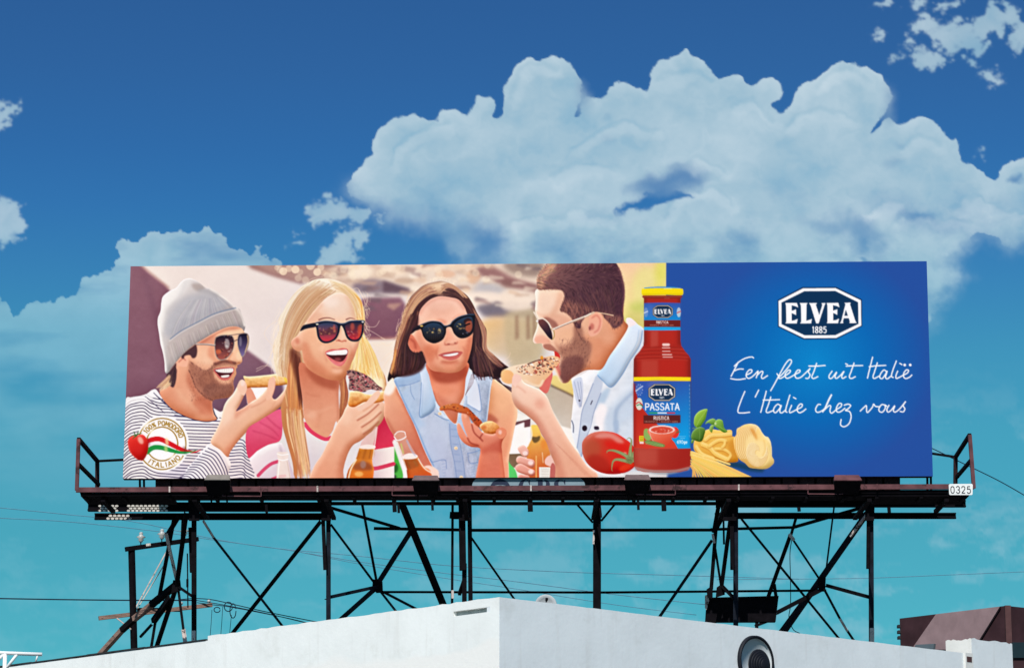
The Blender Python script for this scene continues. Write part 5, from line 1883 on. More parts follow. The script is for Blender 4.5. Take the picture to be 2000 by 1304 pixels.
    for k in range(13):
        o_ = k * 34
        s([(1010 - o_, 940 + o_ * .92), (1120 - o_ * .9, 1000 + o_ * .72), (1200 - o_ * .8, 1130 + o_ * .7), (1238 - o_ * .75, 1250 + o_ * .6), (1230 - o_ * .7, 1330 + o_ * .6)], 10, (74, 64, 100), .9)
    s([(1030, 880), (1120, 935), (1230, 1045), (1272, 1130)], 60, (250, 236, 230), .85, 2)
    free()
    f([(1450, 250), (1500, 238), (1560, 350), (1572, 410), (1520, 440), (1480, 448), (1455, 350)], (236, 164, 136))
    hand = [(1040, 870), (1110, 720), (1165, 590), (1190, 470), (1230, 390), (1300, 310), (1345, 230), (1375, 165), (1412, 150), (1448, 185), (1462, 250), (1424, 340), (1376, 440), (1336, 512), (1420, 472),
            (1506, 410), (1600, 350), (1680, 260), (1710, 170), (1740, 126), (1776, 120), (1788, 170), (1780, 250), (1752, 340), (1790, 376), (1868, 300), (1918, 222), (1944, 190), (1950, 240), (1930, 330),
            (1880, 430), (1800, 500), (1700, 570), (1600, 640), (1506, 700), (1440, 770), (1350, 870), (1270, 980), (1236, 1044), (1150, 960)]
    f(hand, G(1250, 420, (250, 206, 180), 1500, 700, (240, 180, 148)))
    form(hand, 52, 36, 4)
    inside(hand)
    f([(1240, 1040), (1350, 870), (1506, 700), (1700, 570), (1880, 430), (1800, 470), (1600, 580), (1430, 700), (1300, 850), (1200, 960)], (222, 142, 112), .55, 7)
    f([(1330, 515), (1420, 475), (1506, 412), (1480, 480), (1400, 540), (1320, 600)], (226, 150, 124), .6, 6)
    s([(1336, 512), (1376, 440), (1424, 340)], 18, (214, 134, 112), .6, 3)
    e(1230, 560, 60, 130, (253, 218, 194), .6, 12, 20)
    s([(1506, 470), (1620, 420), (1700, 360), (1752, 300)], 12, (218, 146, 118), .6, 3)
    s([(1650, 560), (1740, 480), (1790, 400)], 10, (224, 150, 122), .5, 3)
    s([(1060, 830), (1160, 700), (1250, 560)], 30, (252, 214, 188), .5, 6)
    free()
    crust = [(1420, 108), (1480, 116), (1565, 110), (1650, 100), (1720, 94), (1780, 84), (1850, 84), (1920, 104), (1952, 140), (1946, 192), (1880, 212), (1790, 218), (1700, 236), (1600, 240), (1506, 240), (1452, 242), (1442, 180)]
    f(crust, G(1600, 90, (250, 214, 158), 1600, 240, (232, 160, 92)))
    form(crust, 50, 34, 3)
    grain(crust, 40, 5, 3, 5)
    f([(1890, 110), (1950, 140), (1940, 190), (1900, 170)], (246, 204, 70), .7, 2)
    s([(1440, 120), (1600, 112), (1780, 92), (1880, 92)], 14, (255, 236, 196), .8, 2)
    # index finger over the crust
    f([(1700, 240), (1712, 160), (1742, 122), (1778, 120), (1790, 170), (1780, 260), (1740, 360), (1680, 380)], (246, 192, 164))
    s([(1790, 170), (1780, 260), (1750, 340)], 10, (220, 140, 112), .5, 2)
    f([(1380, 300), (1345, 240), (1375, 168), (1412, 150), (1448, 186), (1460, 250), (1430, 330)], (248, 200, 174))
    e(1410, 190, 26, 34, (250, 216, 200), .9, 2)

    # ================================================= second friend: blonde
    cv.t(*tC)
    hairL = [(300, 1330), (262, 1100), (256, 1000), (330, 820), (322, 700), (380, 590), (440, 480), (540, 358), (640, 284), (760, 232), (900, 226), (1040, 262), (1160, 330), (1250, 430), (1302, 550), (1322, 700),
             (1310, 860), (1376, 980), (1440, 1100), (1490, 1230), (1560, 1380), (1560, 1540), (1440, 1460), (1120, 1330), (1130, 1560), (1110, 1700), (1020, 1870), (1010, 1400), (640, 1250), (600, 1600),
             (610, 1800), (640, 2050), (690, 2340), (690, 2560), (510, 2560), (490, 2400), (420, 2130), (368, 1940), (342, 1740), (400, 1540), (416, 1380)]
    f(hairL, G(380, 700, (250, 226, 194), 900, 1500, (206, 140, 96)))
    inside(hairL)
    f([(380, 600), (540, 360), (760, 230), (900, 225), (1060, 280), (980, 330), (820, 330), (640, 430), (520, 620), (420, 860), (330, 1100), (300, 1300), (250, 1000)], (255, 248, 232), .9, 14)
    f([(1180, 1130), (1260, 960), (1330, 900), (1430, 1080), (1500, 1230), (1550, 1500), (1440, 1480), (1250, 1300)], (255, 240, 200), .95, 8)
    strands([(820, 330), (600, 520), (430, 900), (340, 1250), (420, 1700), (500, 2300)], [(1000, 370), (760, 560), (580, 820), (500, 1050), (560, 1600), (660, 2500)], 120, 9,
            [(196, 140, 104), (236, 196, 150), (216, 164, 120), (250, 226, 190), (170, 112, 84)], .5, 10)
    strands([(480, 1000), (430, 1300), (440, 1700), (520, 2300)], [(580, 1100), (600, 1500), (590, 1900), (680, 2500)], 90, 10, [(222, 150, 96), (180, 108, 74), (242, 190, 132), (236, 168, 104)], .5, 12)
    f([(460, 1030), (560, 1060), (600, 1300), (600, 1700), (560, 1500), (510, 1300), (480, 1160)], (120, 66, 56), .55, 6)
    strands([(560, 1110), (590, 1400), (600, 1700)], [(500, 1100), (540, 1400), (560, 1750)], 24, 8, [(110, 60, 54), (150, 88, 66), (90, 48, 48)], .6, 6)
    strands([(1020, 340), (1180, 440), (1240, 640), (1230, 900)], [(1060, 280), (1280, 470), (1310, 650), (1320, 880)], 50, 8, [(255, 236, 200), (246, 190, 110), (250, 214, 150), (226, 150, 76)], .6, 6)
    strands([(1240, 960), (1330, 1130), (1420, 1300)], [(1200, 1080), (1250, 1250), (1330, 1400)], 40, 9, [(248, 196, 100), (240, 168, 70), (255, 236, 190)], .6, 8)
    f([(1010, 1400), (1130, 1330), (1124, 1560), (1100, 1700), (1016, 1870)], (178, 104, 76), .8, 4)
    strands([(1030, 1400), (1030, 1600), (1025, 1840)], [(1120, 1350), (1120, 1550), (1090, 1720)], 30, 9, [(206, 136, 92), (150, 84, 66), (226, 160, 110)], .6, 6)
    free()
    inside(hairL)
    strands([(700, 250), (470, 440), (330, 690), (290, 900), (262, 1080), (300, 1330)], [(800, 250), (600, 400), (450, 640), (380, 900), (340, 1150), (360, 1400)], 90, 9, [(255, 244, 222), (244, 220, 184), (226, 190, 150), (255, 250, 236)], .6, 8)
    strands([(1230, 880), (1200, 1100), (1140, 1320)], [(1320, 840), (1450, 1100), (1560, 1420)], 90, 10, [(255, 246, 214), (250, 214, 140), (244, 190, 104), (255, 236, 180), (226, 160, 90)], .65, 8)
    strands([(760, 240), (560, 400), (420, 640), (350, 900), (300, 1250)], [(960, 300), (740, 470), (560, 720), (450, 1000), (420, 1300)], 150, 6, [(206, 160, 122), (255, 246, 226), (226, 186, 144), (186, 134, 100)], .5, 8)
    strands([(900, 240), (1060, 300), (1200, 420), (1290, 640)], [(960, 330), (1090, 400), (1190, 560), (1230, 760)], 60, 6, [(214, 164, 116), (255, 244, 220), (236, 190, 130)], .55, 6)
    free()
    inside(hairL)
    f([(455, 1050), (520, 1085), (566, 1240), (590, 1560), (560, 1640), (520, 1420), (480, 1260), (450, 1160)], (116, 62, 48), .62, 5)
    f([(420, 1400), (480, 1500), (600, 1700), (640, 2050), (690, 2400), (600, 2560), (480, 2300), (400, 1950), (350, 1740)], (214, 132, 78), .34, 9)
    f([(560, 420), (700, 330), (860, 330), (760, 460), (600, 680), (500, 900), (440, 1100), (400, 1000), (460, 700)], (206, 152, 108), .36, 9)
    free()
    # flyaway hair
    for _ in range(60):
        t_ = rnd.random()
        x_, y_ = 256 + 60 * rnd.random(), 700 + 640 * t_
        s([(x_ + 60, y_ - 160), (x_ - rnd.uniform(0, 50), y_), (x_ + rnd.uniform(-20, 40), y_ + 150)], 4, (255, 236, 210), .35)
    for _ in range(40):
        x_, y_ = 1300 + 40 * rnd.random(), 420 + 700 * rnd.random()
        s([(x_ - 20, y_ - 60), (x_ + rnd.uniform(0, 40), y_), (x_ + rnd.uniform(-20, 60), y_ + 70)], 4, (255, 232, 190), .4)
    for q in ([(330, 700), (200, 780), (160, 880), (250, 1000)], [(260, 1050), (210, 1150), (180, 1230), (60, 1300)], [(300, 1290), (180, 1230), (60, 1270)], [(1310, 560), (1350, 480), (1350, 400)], [(1300, 450), (1240, 340), (1180, 350)],
              [(1320, 590), (1380, 570)], [(1340, 780), (1440, 780), (1490, 710)], [(1330, 800), (1440, 860), (1550, 930)], [(1320, 900), (1390, 870), (1340, 940)], [(640, 290), (700, 230), (830, 205)], [(1400, 960), (1470, 1000), (1560, 960)],
              [(280, 1000), (230, 1120), (290, 1280)], [(1250, 360), (1300, 440), (1320, 520)]):
        s(q, 5, (250, 226, 200), .7)
    # neck, face
    cv.t(*tD)
    f([(560, -40), (760, 60), (900, 120), (1012, 140), (1014, 350), (1022, 600), (960, 720), (900, 802), (850, 812), (760, 772), (660, 692), (622, 640), (600, 400)], G(800, 60, (214, 130, 100), 830, 560, (236, 168, 136)))
    f([(620, 0), (760, 80), (900, 135), (1010, 150), (1012, 260), (860, 240), (720, 160)], (178, 94, 68), .75, 8)
    s([(640, 300), (700, 330), (800, 340)], 12, (206, 126, 98), .5, 4)
    s([(760, 700), (800, 560), (820, 420)], 30, (222, 148, 116), .5, 8)
    e(700, 560, 60, 40, (244, 186, 156), .7, 8)
    s([(640, 500), (780, 520), (960, 450)], 20, (246, 190, 160), .4, 6)
    s([(1000, 200), (1010, 400), (1010, 600)], 22, (200, 124, 96), .6, 5)
    # shirt
    f([(600, 640), (660, 700), (760, 780), (880, 840), (930, 800), (1000, 660), (1000, 1300), (560, 1300)], G(760, 800, (238, 226, 222), 700, 1200, (220, 204, 206)))
    s([(618, 652), (690, 740), (790, 808), (870, 836), (930, 816)], 44, (232, 84, 112))
    f([(-40, 720), (100, 622), (200, 560), (336, 490), (356, 600), (366, 730), (334, 856), (200, 902), (70, 976), (-20, 1060), (-60, 900)], G(150, 600, (240, 110, 140), 120, 950, (226, 84, 118)))
    for q in ([(100, 640), (240, 720), (320, 800)], [(20, 740), (160, 780), (300, 840)], [(180, 580), (290, 680), (350, 720)]):
        s(q, 16, (196, 62, 100), .45, 3)
    slv = [(-20, 1062), (70, 978), (200, 905), (356, 878), (400, 960), (440, 1080), (480, 1200), (530, 1340), (100, 1340), (60, 1260), (10, 1160)]
    f(slv, G(100, 950, (246, 230, 230), 300, 1250, (226, 204, 212)), 1, .6, False)
    form(slv, 40, 14, 5, smooth=False)
    s([(330, 900), (370, 1040), (420, 1200)], 26, (196, 172, 182), .6, 4)
    s([(110, 1010), (220, 940), (340, 906)], 30, (252, 240, 238), .6, 5)
    s([(80, 1262), (160, 1180), (240, 1120), (330, 1090)], 40, (222, 96, 130))
    s([(240, 1300), (320, 1270), (400, 1260)], 34, (222, 96, 130), .9)
    f([(1480, 640), (1590, 520), (1660, 520), (1660, 930), (1430, 962), (1440, 800)], G(1480, 700, (214, 56, 88), 1600, 900, (232, 76, 104)))
    f([(1410, 962), (1660, 920), (1660, 1340), (1400, 1340)], G(1420, 1000, (226, 196, 196), 1600, 1000, (248, 230, 222)), 1, .5, False)
    s([(1390, 1178), (1480, 1168), (1660, 1120)], 46, (224, 84, 112))
    # hair that falls over the shirt
    cv.t(*tC)
    inside(hairL)
    strands([(420, 1700), (440, 1950), (520, 2300), (560, 2540)], [(600, 1750), (620, 2000), (660, 2300), (690, 2540)], 80, 11, [(240, 190, 138), (214, 152, 108), (196, 126, 92), (250, 214, 172)], .75, 12)
    free()
    face = [(1010, 388), (1110, 420), (1170, 520), (1200, 650), (1222, 720), (1290, 760), (1270, 900), (1244, 1000), (1222, 1060), (1190, 1150), (1140, 1240), (1112, 1300), (1090, 1350), (1040, 1392), (980, 1402), (880, 1386),
            (760, 1332), (660, 1262), (612, 1180), (590, 1056), (560, 1068), (500, 1042), (466, 980), (480, 930), (540, 880), (600, 800), (660, 700), (740, 600), (820, 500), (900, 430)]
    f(face, G(1000, 480, (244, 212, 188), 760, 1260, (238, 168, 132)))
    form(face, 44, 20, 8)
    inside(face)
    e(980, 560, 130, 120, (246, 218, 198), .7, 14)
    e(720, 1040, 90, 110, (246, 188, 152), .7, 14)
    e(1190, 1000, 46, 70, (248, 196, 166), .7, 8)
    f([(620, 800), (750, 790), (780, 900), (700, 960), (600, 930)], (240, 178, 142), .6, 10)
    f([(600, 1100), (700, 1240), (860, 1330), (1000, 1380), (880, 1390), (720, 1320), (620, 1220)], (218, 138, 104), .55, 8)
    s([(830, 510), (740, 620), (660, 730)], 40, (226, 170, 140), .6, 8)
    s([(1110, 425), (1180, 560), (1210, 700)], 40, (232, 176, 140), .6, 8)
    s([(860, 1010), (850, 1080), (880, 1180)], 14, (214, 128, 104), .5, 4)
    s([(1150, 1000), (1170, 1080), (1130, 1200)], 12, (216, 130, 106), .45, 4)
    s([(500, 1040), (480, 970), (540, 910)], 18, (210, 130, 104), .5, 5)
    e(540, 950, 26, 36, (206, 118, 92), .6, 5)
    f([(600, 960), (660, 980), (740, 1150), (860, 1260), (900, 1330), (760, 1310), (640, 1220), (600, 1100)], (216, 132, 98), .55, 9)
    f([(1180, 1040), (1240, 980), (1210, 1090), (1140, 1230), (1100, 1270), (1130, 1160)], (224, 142, 110), .55, 6)
    f([(660, 700), (760, 610), (830, 660), (760, 730), (680, 760)], (232, 176, 148), .5, 7)
    s([(640, 780), (740, 770)], 18, (214, 140, 112), .5, 4)
    s([(800, 970), (880, 985), (980, 960)], 14, (226, 146, 114), .5, 5)
    e(930, 500, 90, 60, (252, 230, 214), .7, 9)
    e(840, 1030, 50, 40, (252, 198, 166), .7, 8)
    s([(1060, 770), (1066, 850), (1070, 920)], 18, (252, 212, 188), .8, 4)
    s([(1038, 790), (1030, 860), (1005, 930)], 14, (222, 148, 118), .6, 4)
    e(1000, 1290, 60, 30, (248, 192, 162), .7, 6)
    s([(940, 1250), (1010, 1265), (1060, 1245)], 12, (206, 122, 96), .6, 4)
    # nose
    e(1050, 900, 26, 60, (248, 200, 172), .8, 6, 15)
    s([(985, 945), (1015, 938), (1050, 952), (1090, 940)], 13, (196, 98, 78), .8, 2)
    e(1098, 945, 10, 9, (180, 84, 70), .8, 2)
    e(1020, 940, 14, 8, (176, 80, 66), .7, 2)
    # brows
    s([(785, 704), (840, 684), (905, 680), (972, 700)], 17, (146, 96, 90), .85, 1.6, 9)
    s([(1102, 700), (1150, 682), (1208, 694)], 17, (146, 96, 90), .85, 1.6, 8)
    free()
    # mouth
    f([(862, 1078), (930, 1042), (1000, 1042), (1060, 1028), (1122, 1044), (1120, 1110), (1092, 1190), (1040, 1238), (970, 1216), (900, 1150)], (226, 122, 118))
    f([(872, 1090), (960, 1062), (1050, 1056), (1118, 1052), (1106, 1120), (1066, 1176), (1010, 1182), (930, 1146)], (104, 46, 50))
    f([(872, 1086), (960, 1060), (1040, 1052), (1112, 1050), (1104, 1100), (1000, 1108), (910, 1106)], (253, 244, 230))
    for k in range(7):
        s([(905 + k * 30, 1072 - k * 3), (908 + k * 30, 1102)], 3, (214, 196, 180), .6)
    e(1005, 1160, 40, 20, (176, 92, 92), .8, 3)
    s([(930, 1180), (1000, 1220), (1060, 1200)], 20, (240, 152, 150), .6, 3)
    # sunglasses
    f([(745, 742), (850, 714), (960, 722), (1034, 742), (1090, 738), (1150, 714), (1240, 706), (1314, 712), (1310, 760), (1300, 860), (1250, 944), (1165, 950), (1108, 906), (1074, 812), (1042, 770), (1020, 860), (980, 930), (900, 970), (826, 964), (776, 908), (756, 800)], (46, 50, 70))
    l1 = [(782, 760), (860, 738), (950, 742), (1002, 770), (998, 850), (960, 916), (896, 948), (836, 942), (798, 894), (784, 820)]
    l2 = [(1094, 766), (1160, 736), (1230, 734), (1286, 740), (1284, 800), (1268, 880), (1234, 924), (1172, 928), (1128, 890), (1100, 820)]
    f(l1, G(880, 740, (74, 84, 112), 880, 940, (204, 72, 84)))
    f(l2, G(1190, 740, (70, 60, 80), 1190, 920, (196, 66, 78)))
    inside(l1)
    f([(780, 820), (850, 830), (920, 790), (1000, 800), (1000, 860), (780, 880)], (112, 66, 72), .7, 3)
    specks([(790, 800), (990, 780), (990, 870), (800, 880)], 16, 13, [(226, 176, 110), (150, 90, 80), (80, 50, 60)], .6)
    e(965, 800, 16, 44, (200, 110, 100), .7, 2)
    inside(l2)
    e(1175, 780, 24, 44, (190, 96, 84), .8, 3)
    specks([(1100, 800), (1280, 780), (1270, 920), (1130, 900)], 14, 12, [(226, 190, 170), (120, 60, 70), (240, 120, 90)], .55)
    f([(1240, 780), (1286, 760), (1280, 870), (1244, 910)], (230, 104, 70), .6, 3)
    free()
    f([(572, 832), (600, 772), (660, 750), (752, 738), (760, 780), (640, 806)], (44, 46, 64))
    s([(750, 735), (850, 716), (960, 724), (1034, 744), (1090, 740), (1150, 716), (1310, 712)], 12, (96, 118, 148), .7)
    e(768, 752, 16, 9, (240, 226, 200), .9)
    e(1296, 726, 14, 9, (240, 226, 210), .9)
    # bottle one (clear) and bottle two (beer), left hand side
    cv.t(*tD)
    f([(300, 1000), (316, 982), (420, 984), (438, 1010), (428, 1070), (446, 1160), (470, 1340), (288, 1340), (306, 1160), (316, 1080)], (246, 226, 212), .80, .6, False)
    for q in ([(302, 1005), (360, 1020), (436, 1008)], [(312, 1070), (370, 1082), (432, 1066)]):
        s(q, 10, (255, 252, 246), .9)
    s([(330, 1090), (320, 1200), (310, 1300)], 12, (255, 255, 250), .8, 1)
    s([(420, 1090), (440, 1200), (456, 1300)], 9, (206, 172, 160), .6, 1)
    # pizza slice and hand of the blonde
    arm = [(630, 1310), (720, 1180), (820, 1020), (880, 900), (930, 800), (1000, 650), (1060, 560), (1100, 470), (1150, 430), (1240, 440), (1330, 390), (1400, 320), (1470, 280), (1496, 300), (1500, 360), (1540, 420), (1566, 480),
           (1546, 570), (1504, 650), (1440, 716), (1350, 790), (1270, 856), (1190, 900), (1140, 970), (1104, 1060), (1070, 1200), (1050, 1310)]
    f(arm, G(1200, 500, (246, 194, 164), 900, 1200, (236, 166, 134)))
    form(arm, 52, 36, 6)
    inside(arm)
    f([(1050, 1310), (1104, 1060), (1190, 900), (1350, 790), (1250, 800), (1110, 900), (1020, 1080), (980, 1310)], (216, 138, 106), .6, 9)
    s([(930, 830), (820, 1040), (690, 1260)], 40, (248, 204, 176), .6, 8)
    for q in ([(1230, 620), (1360, 540), (1480, 430)], [(1280, 700), (1400, 620), (1510, 520)], [(1300, 780), (1400, 710), (1480, 630)]):
        s(q, 16, (186, 106, 82), .75, 2.2)
        s(np.asarray(q) - np.array([10, 26]), 18, (252, 212, 184), .6, 4)
    e(1120, 600, 50, 90, (250, 206, 178), .6, 10, 25)
    free()
    beer2 = [(1262, 930), (1290, 850), (1400, 740), (1444, 690), (1470, 690), (1460, 760), (1432, 930), (1408, 1080), (1424, 1180), (1408, 1310), (1106, 1310), (1130, 1180), (1218, 1060)]
    f([(1262, 930), (1280, 870), (1330, 800), (1400, 750), (1440, 690), (1474, 690), (1462, 780), (1434, 930)], (236, 184, 172), .72, .6, False)
    b2 = [(1256, 936), (1434, 936), (1420, 1010), (1404, 1080), (1410, 1130), (1426, 1180), (1422, 1240), (1410, 1340), (1100, 1340), (1110, 1250), (1128, 1190), (1160, 1140), (1206, 1086), (1230, 1030)]
    f(b2, G(1200, 960, (230, 160, 70), 1300, 1290, (226, 118, 36)), 1, .5, False)
    form(b2, 60, 20, 4, .6, -.5, False)
    f([(1270, 960), (1420, 960), (1396, 1070), (1240, 1060)], (190, 110, 40), .45, 4)
    f([(1200, 1130), (1290, 1090), (1380, 1120), (1400, 1190), (1200, 1190)], (120, 64, 60), .5, 5)
    f([(1256, 920), (1340, 898), (1436, 912), (1430, 945), (1340, 952), (1262, 942)], (250, 228, 214), .95)
    s([(1222, 1070), (1160, 1180), (1130, 1290)], 16, (255, 240, 214), .8, 1)
    s([(1330, 960), (1300, 1060)], 26, (170, 100, 40), .5, 3)
    s([(1390, 960), (1370, 1060)], 12, (150, 86, 40), .5, 2)
    e(1300, 1130, 34, 46, (176, 140, 130), .7, 3)
    e(1250, 1240, 50, 30, (248, 186, 110), .8, 3)
    s([(1456, 700), (1440, 860), (1410, 1060)], 8, (255, 250, 244), .7)
    # slice two
    top = [(1108, 60), (1160, 36), (1250, 60), (1330, 92), (1400, 142), (1470, 214), (1524, 252), (1480, 276), (1380, 262), (1300, 294), (1180, 272), (1134, 256), (1136, 150)]
    f(top, (184, 136, 126))
    specks(top, 200, 15, [(70, 54, 60), (92, 70, 72), (186, 70, 84), (232, 206, 196), (120, 84, 80), (60, 46, 56), (206, 96, 104)], .9)
    cr = [(1150, 288), (1250, 284), (1330, 316), (1420, 320), (1510, 290), (1580, 262), (1636, 268), (1650, 310), (1630, 360), (1560, 388), (1440, 420), (1330, 404), (1250, 440), (1190, 466), (1128, 442), (1140, 340)]
    f(cr, G(1300, 290, (252, 206, 150), 1300, 450, (236, 150, 74)))
    form(cr, 50, 30, 3)
    grain(cr, 44, 5, 4, 9)
    e(1220, 370, 36, 20, (214, 132, 76), .5, 4)
    f([(1230, 470), (1330, 410), (1400, 330), (1460, 280), (1494, 290), (1490, 330), (1440, 400), (1360, 460), (1260, 510)], (248, 202, 176))
    s([(1440, 410), (1380, 460), (1300, 510)], 10, (216, 140, 112), .6, 3)

    # ================================================= third friend: brunette in denim
    cv.t(*tE)
    hair = [(90, 1420), (110, 1250), (140, 1150), (160, 1000), (190, 880), (200, 800), (236, 740), (262, 610), (330, 460), (400, 380), (500, 300), (620, 266), (720, 256), (840, 300), (930, 366), (1010, 436), (1070, 530), (1110, 620),
            (1180, 740), (1222, 830), (1226, 1020), (1300, 1100), (1400, 1190), (1450, 1230), (1500, 1260), (1560, 1230), (1580, 1290), (1440, 1330), (1330, 1390), (1100, 1360), (1000, 1260), (540, 1250), (470, 1300), (330, 1350)]
    f(hair, G(500, 300, (104, 68, 68), 600, 1250, (62, 38, 44)))
    inside(hair)
    f([(330, 470), (400, 380), (500, 300), (620, 264), (720, 254), (840, 298), (920, 370), (820, 380), (690, 410), (560, 400), (440, 500), (340, 640), (260, 740), (236, 700)], (238, 190, 150), .85, 10)
    e(640, 310, 100, 34, (255, 226, 190), .7, 10)
    e(740, 280, 60, 24, (255, 232, 206), .7, 7)
    strands([(650, 400), (520, 430), (400, 560), (300, 760), (190, 1050), (120, 1330)], [(620, 290), (430, 380), (300, 560), (230, 760), (160, 1000), (100, 1300)], 80, 8, [(232, 180, 136), (176, 122, 98), (246, 206, 166), (140, 96, 84)], .55, 8)
    strands([(660, 420), (520, 500), (430, 660), (330, 850), (260, 1100), (250, 1330)], [(600, 400), (440, 520), (340, 700), (240, 900), (190, 1100), (160, 1330)], 70, 9, [(96, 62, 64), (128, 84, 78), (76, 46, 52)], .6, 8)
    strands([(690, 410), (850, 420), (1000, 560), (1090, 760), (1080, 1000), (1060, 1300)], [(760, 300), (930, 380), (1080, 560), (1210, 840), (1220, 1040), (1340, 1300)], 110, 9, [(72, 46, 52), (120, 80, 76), (96, 62, 62), (54, 34, 42), (160, 112, 94)], .6, 8)
    strands([(680, 410), (760, 330), (860, 350), (960, 450)], [(700, 290), (800, 280), (900, 340), (1010, 450)], 50, 8, [(206, 156, 122), (150, 104, 88), (236, 192, 152)], .55, 4)
    strands([(1100, 1000), (1180, 1150), (1300, 1290)], [(1220, 1030), (1320, 1130), (1480, 1260)], 40, 9, [(110, 72, 72), (80, 50, 58), (150, 104, 90)], .6, 6)
    strands([(160, 1020), (140, 1150), (100, 1330)], [(210, 1060), (200, 1180), (160, 1350)], 30, 8, [(224, 150, 90), (190, 116, 72), (240, 190, 130)], .6, 6)
    free()
    for q in ([(236, 720), (190, 780), (170, 840)], [(210, 690), (180, 800), (200, 850)], [(190, 900), (90, 930), (0, 910)], [(180, 920), (80, 1000), (0, 960)], [(150, 1050), (60, 1120), (0, 1180)], [(140, 1100), (60, 1200), (0, 1290)], [(1400, 1190), (1480, 1130), (1500, 1080)], [(1430, 1220), (1520, 1170)]):
        s(q, 5, (250, 220, 190), .6)
    strands([(1110, 640), (1190, 760), (1222, 900), (1226, 1030), (1330, 1130), (1440, 1230)], [(1060, 560), (1140, 740), (1180, 900), (1180, 1040), (1260, 1160), (1380, 1260)], 26, 7, [(190, 136, 112), (226, 176, 142), (150, 104, 92)], .55, 5)
    # denim shirt and shoulders
    cv.t(*tF)
    armL = [(60, 220), (110, 150), (150, 140), (200, 290), (290, 460), (370, 640), (420, 760), (500, 960), (600, 1160), (660, 1220), (670, 1310), (500, 1310), (420, 1100), (330, 1000), (270, 1010), (150, 800), (90, 700), (36, 560), (40, 430), (30, 330)]
    f(armL, G(100, 300, (246, 182, 148), 350, 950, (216, 130, 106)))
    form(armL, 50, 40, 7)
    inside(armL)
    f([(30, 300), (60, 210), (120, 140), (170, 180), (160, 260), (100, 330)], (255, 240, 226), .95, 5)
    s([(180, 260), (290, 470), (380, 660), (520, 1000)], 30, (186, 96, 80), .55, 6)
    s([(60, 600), (160, 780), (280, 980)], 30, (190, 90, 76), .5, 6)
    free()
    armR = [(1290, 140), (1400, 200), (1520, 290), (1570, 400), (1580, 560), (1550, 700), (1510, 900), (1480, 1060), (1440, 1310), (1090, 1310), (1140, 1000), (1180, 800), (1210, 660), (1240, 500), (1262, 250)]
    f(armR, G(1300, 250, (248, 190, 150), 1300, 1000, (238, 158, 124)))
    form(armR, 46, 44, 8, .5, -.8)
    inside(armR)
    s([(1530, 300), (1570, 500), (1530, 800), (1470, 1100)], 40, (255, 214, 176), .7, 7)
    f([(1220, 600), (1260, 540), (1360, 620), (1300, 660)], (176, 90, 70), .6, 6)
    e(1420, 420, 70, 140, (250, 190, 148), .6, 14)
    free()
    den = [(150, 146), (250, 108), (380, 60), (460, 20), (545, -60), (556, 60), (600, 280), (660, 400), (720, 520), (800, 620), (872, 664), (900, 560), (960, 420), (970, 320), (990, -30), (1050, 60), (1150, 120), (1286, 122), (1270, 260), (1244, 500),
           (1222, 650), (1160, 760), (1150, 960), (1110, 1310), (660, 1310), (640, 1220), (590, 1130), (500, 950), (410, 720), (300, 500), (215, 300)]
    f(den, G(300, 200, (190, 203, 220), 900, 1200, (180, 185, 205)))
    form(den, 34, 16, 8)
    grain(den, 34, 7, 14, 77)
    grain(den, 20, 2, 2, 78)
    inside(den)
    f([(400, 620), (620, 560), (780, 640), (800, 900), (640, 1120), (560, 1040), (460, 800)], (202, 212, 232), .75, 16)
    f([(500, 900), (700, 800), (800, 1000), (860, 1290), (680, 1290)], (190, 198, 222), .6, 14)
    f([(150, 146), (300, 100), (440, 60), (450, 160), (330, 200), (210, 240)], (160, 184, 216), .8, 4)
    f([(240, 330), (330, 220), (450, 190), (460, 440), (450, 580), (520, 660), (420, 690), (330, 540)], (182, 202, 228), .7, 8)
    s([(340, 210), (350, 300), (390, 380)], 8, (130, 156, 196), .7, 1)
    s([(210, 220), (330, 205), (450, 160)], 8, (126, 152, 196), .8, 1)
    s([(160, 160), (230, 320), (320, 510), (420, 720), (520, 960), (610, 1150)], 18, (146, 168, 206), .8, 2)
    s([(1280, 130), (1262, 300), (1230, 620)], 18, (226, 234, 244), .8, 2)
    # collar flaps
    colL = [(456, 20), (545, -40), (560, 120), (606, 290), (640, 400), (612, 500), (540, 560), (450, 580), (460, 380), (470, 180)]
    f(colL, G(470, 200, (206, 216, 232), 560, 540, (176, 200, 226)))
    form(colL, 40, 20, 4)
    s([(470, 180), (460, 380), (450, 578), (540, 558), (616, 498)], 9, (128, 156, 198), .85, 1)
    s([(488, 200), (482, 380), (476, 545), (540, 530), (600, 480)], 5, (140, 166, 204), .6, 1)
    colR = [(990, -30), (1040, 40), (1090, 130), (1140, 300), (1162, 500), (1080, 480), (1004, 436), (1000, 340), (968, 320), (980, 150)]
    f(colR, G(1000, 60, (216, 222, 236), 1120, 460, (226, 230, 240)))
    s([(1130, 200), (1160, 498), (1080, 480), (1004, 436)], 8, (128, 152, 196), .85, 1)
    # placket
    s([(640, 400), (660, 470), (720, 560), (800, 610), (876, 680)], 30, (222, 230, 242), .9, 2)
    s([(620, 540), (720, 600), (800, 622), (876, 684)], 8, (120, 146, 190), .8, 1)
    f([(790, 640), (880, 690), (910, 900), (960, 1100), (970, 1310), (870, 1310), (840, 1080), (800, 860)], (168, 182, 212), .8, 3)
    for q in ([(795, 660), (810, 900), (850, 1100), (880, 1300)], [(890, 760), (930, 960), (960, 1150), (975, 1300)]):
        s(q, 6, (118, 140, 186), .7, 1)
    for y in (720, 800, 890, 1010, 1090, 1200):
        s([(806 + (y - 700) * .12, y), (880 + (y - 700) * .12, y + 8)], 8, (140, 156, 196), .6, 2)
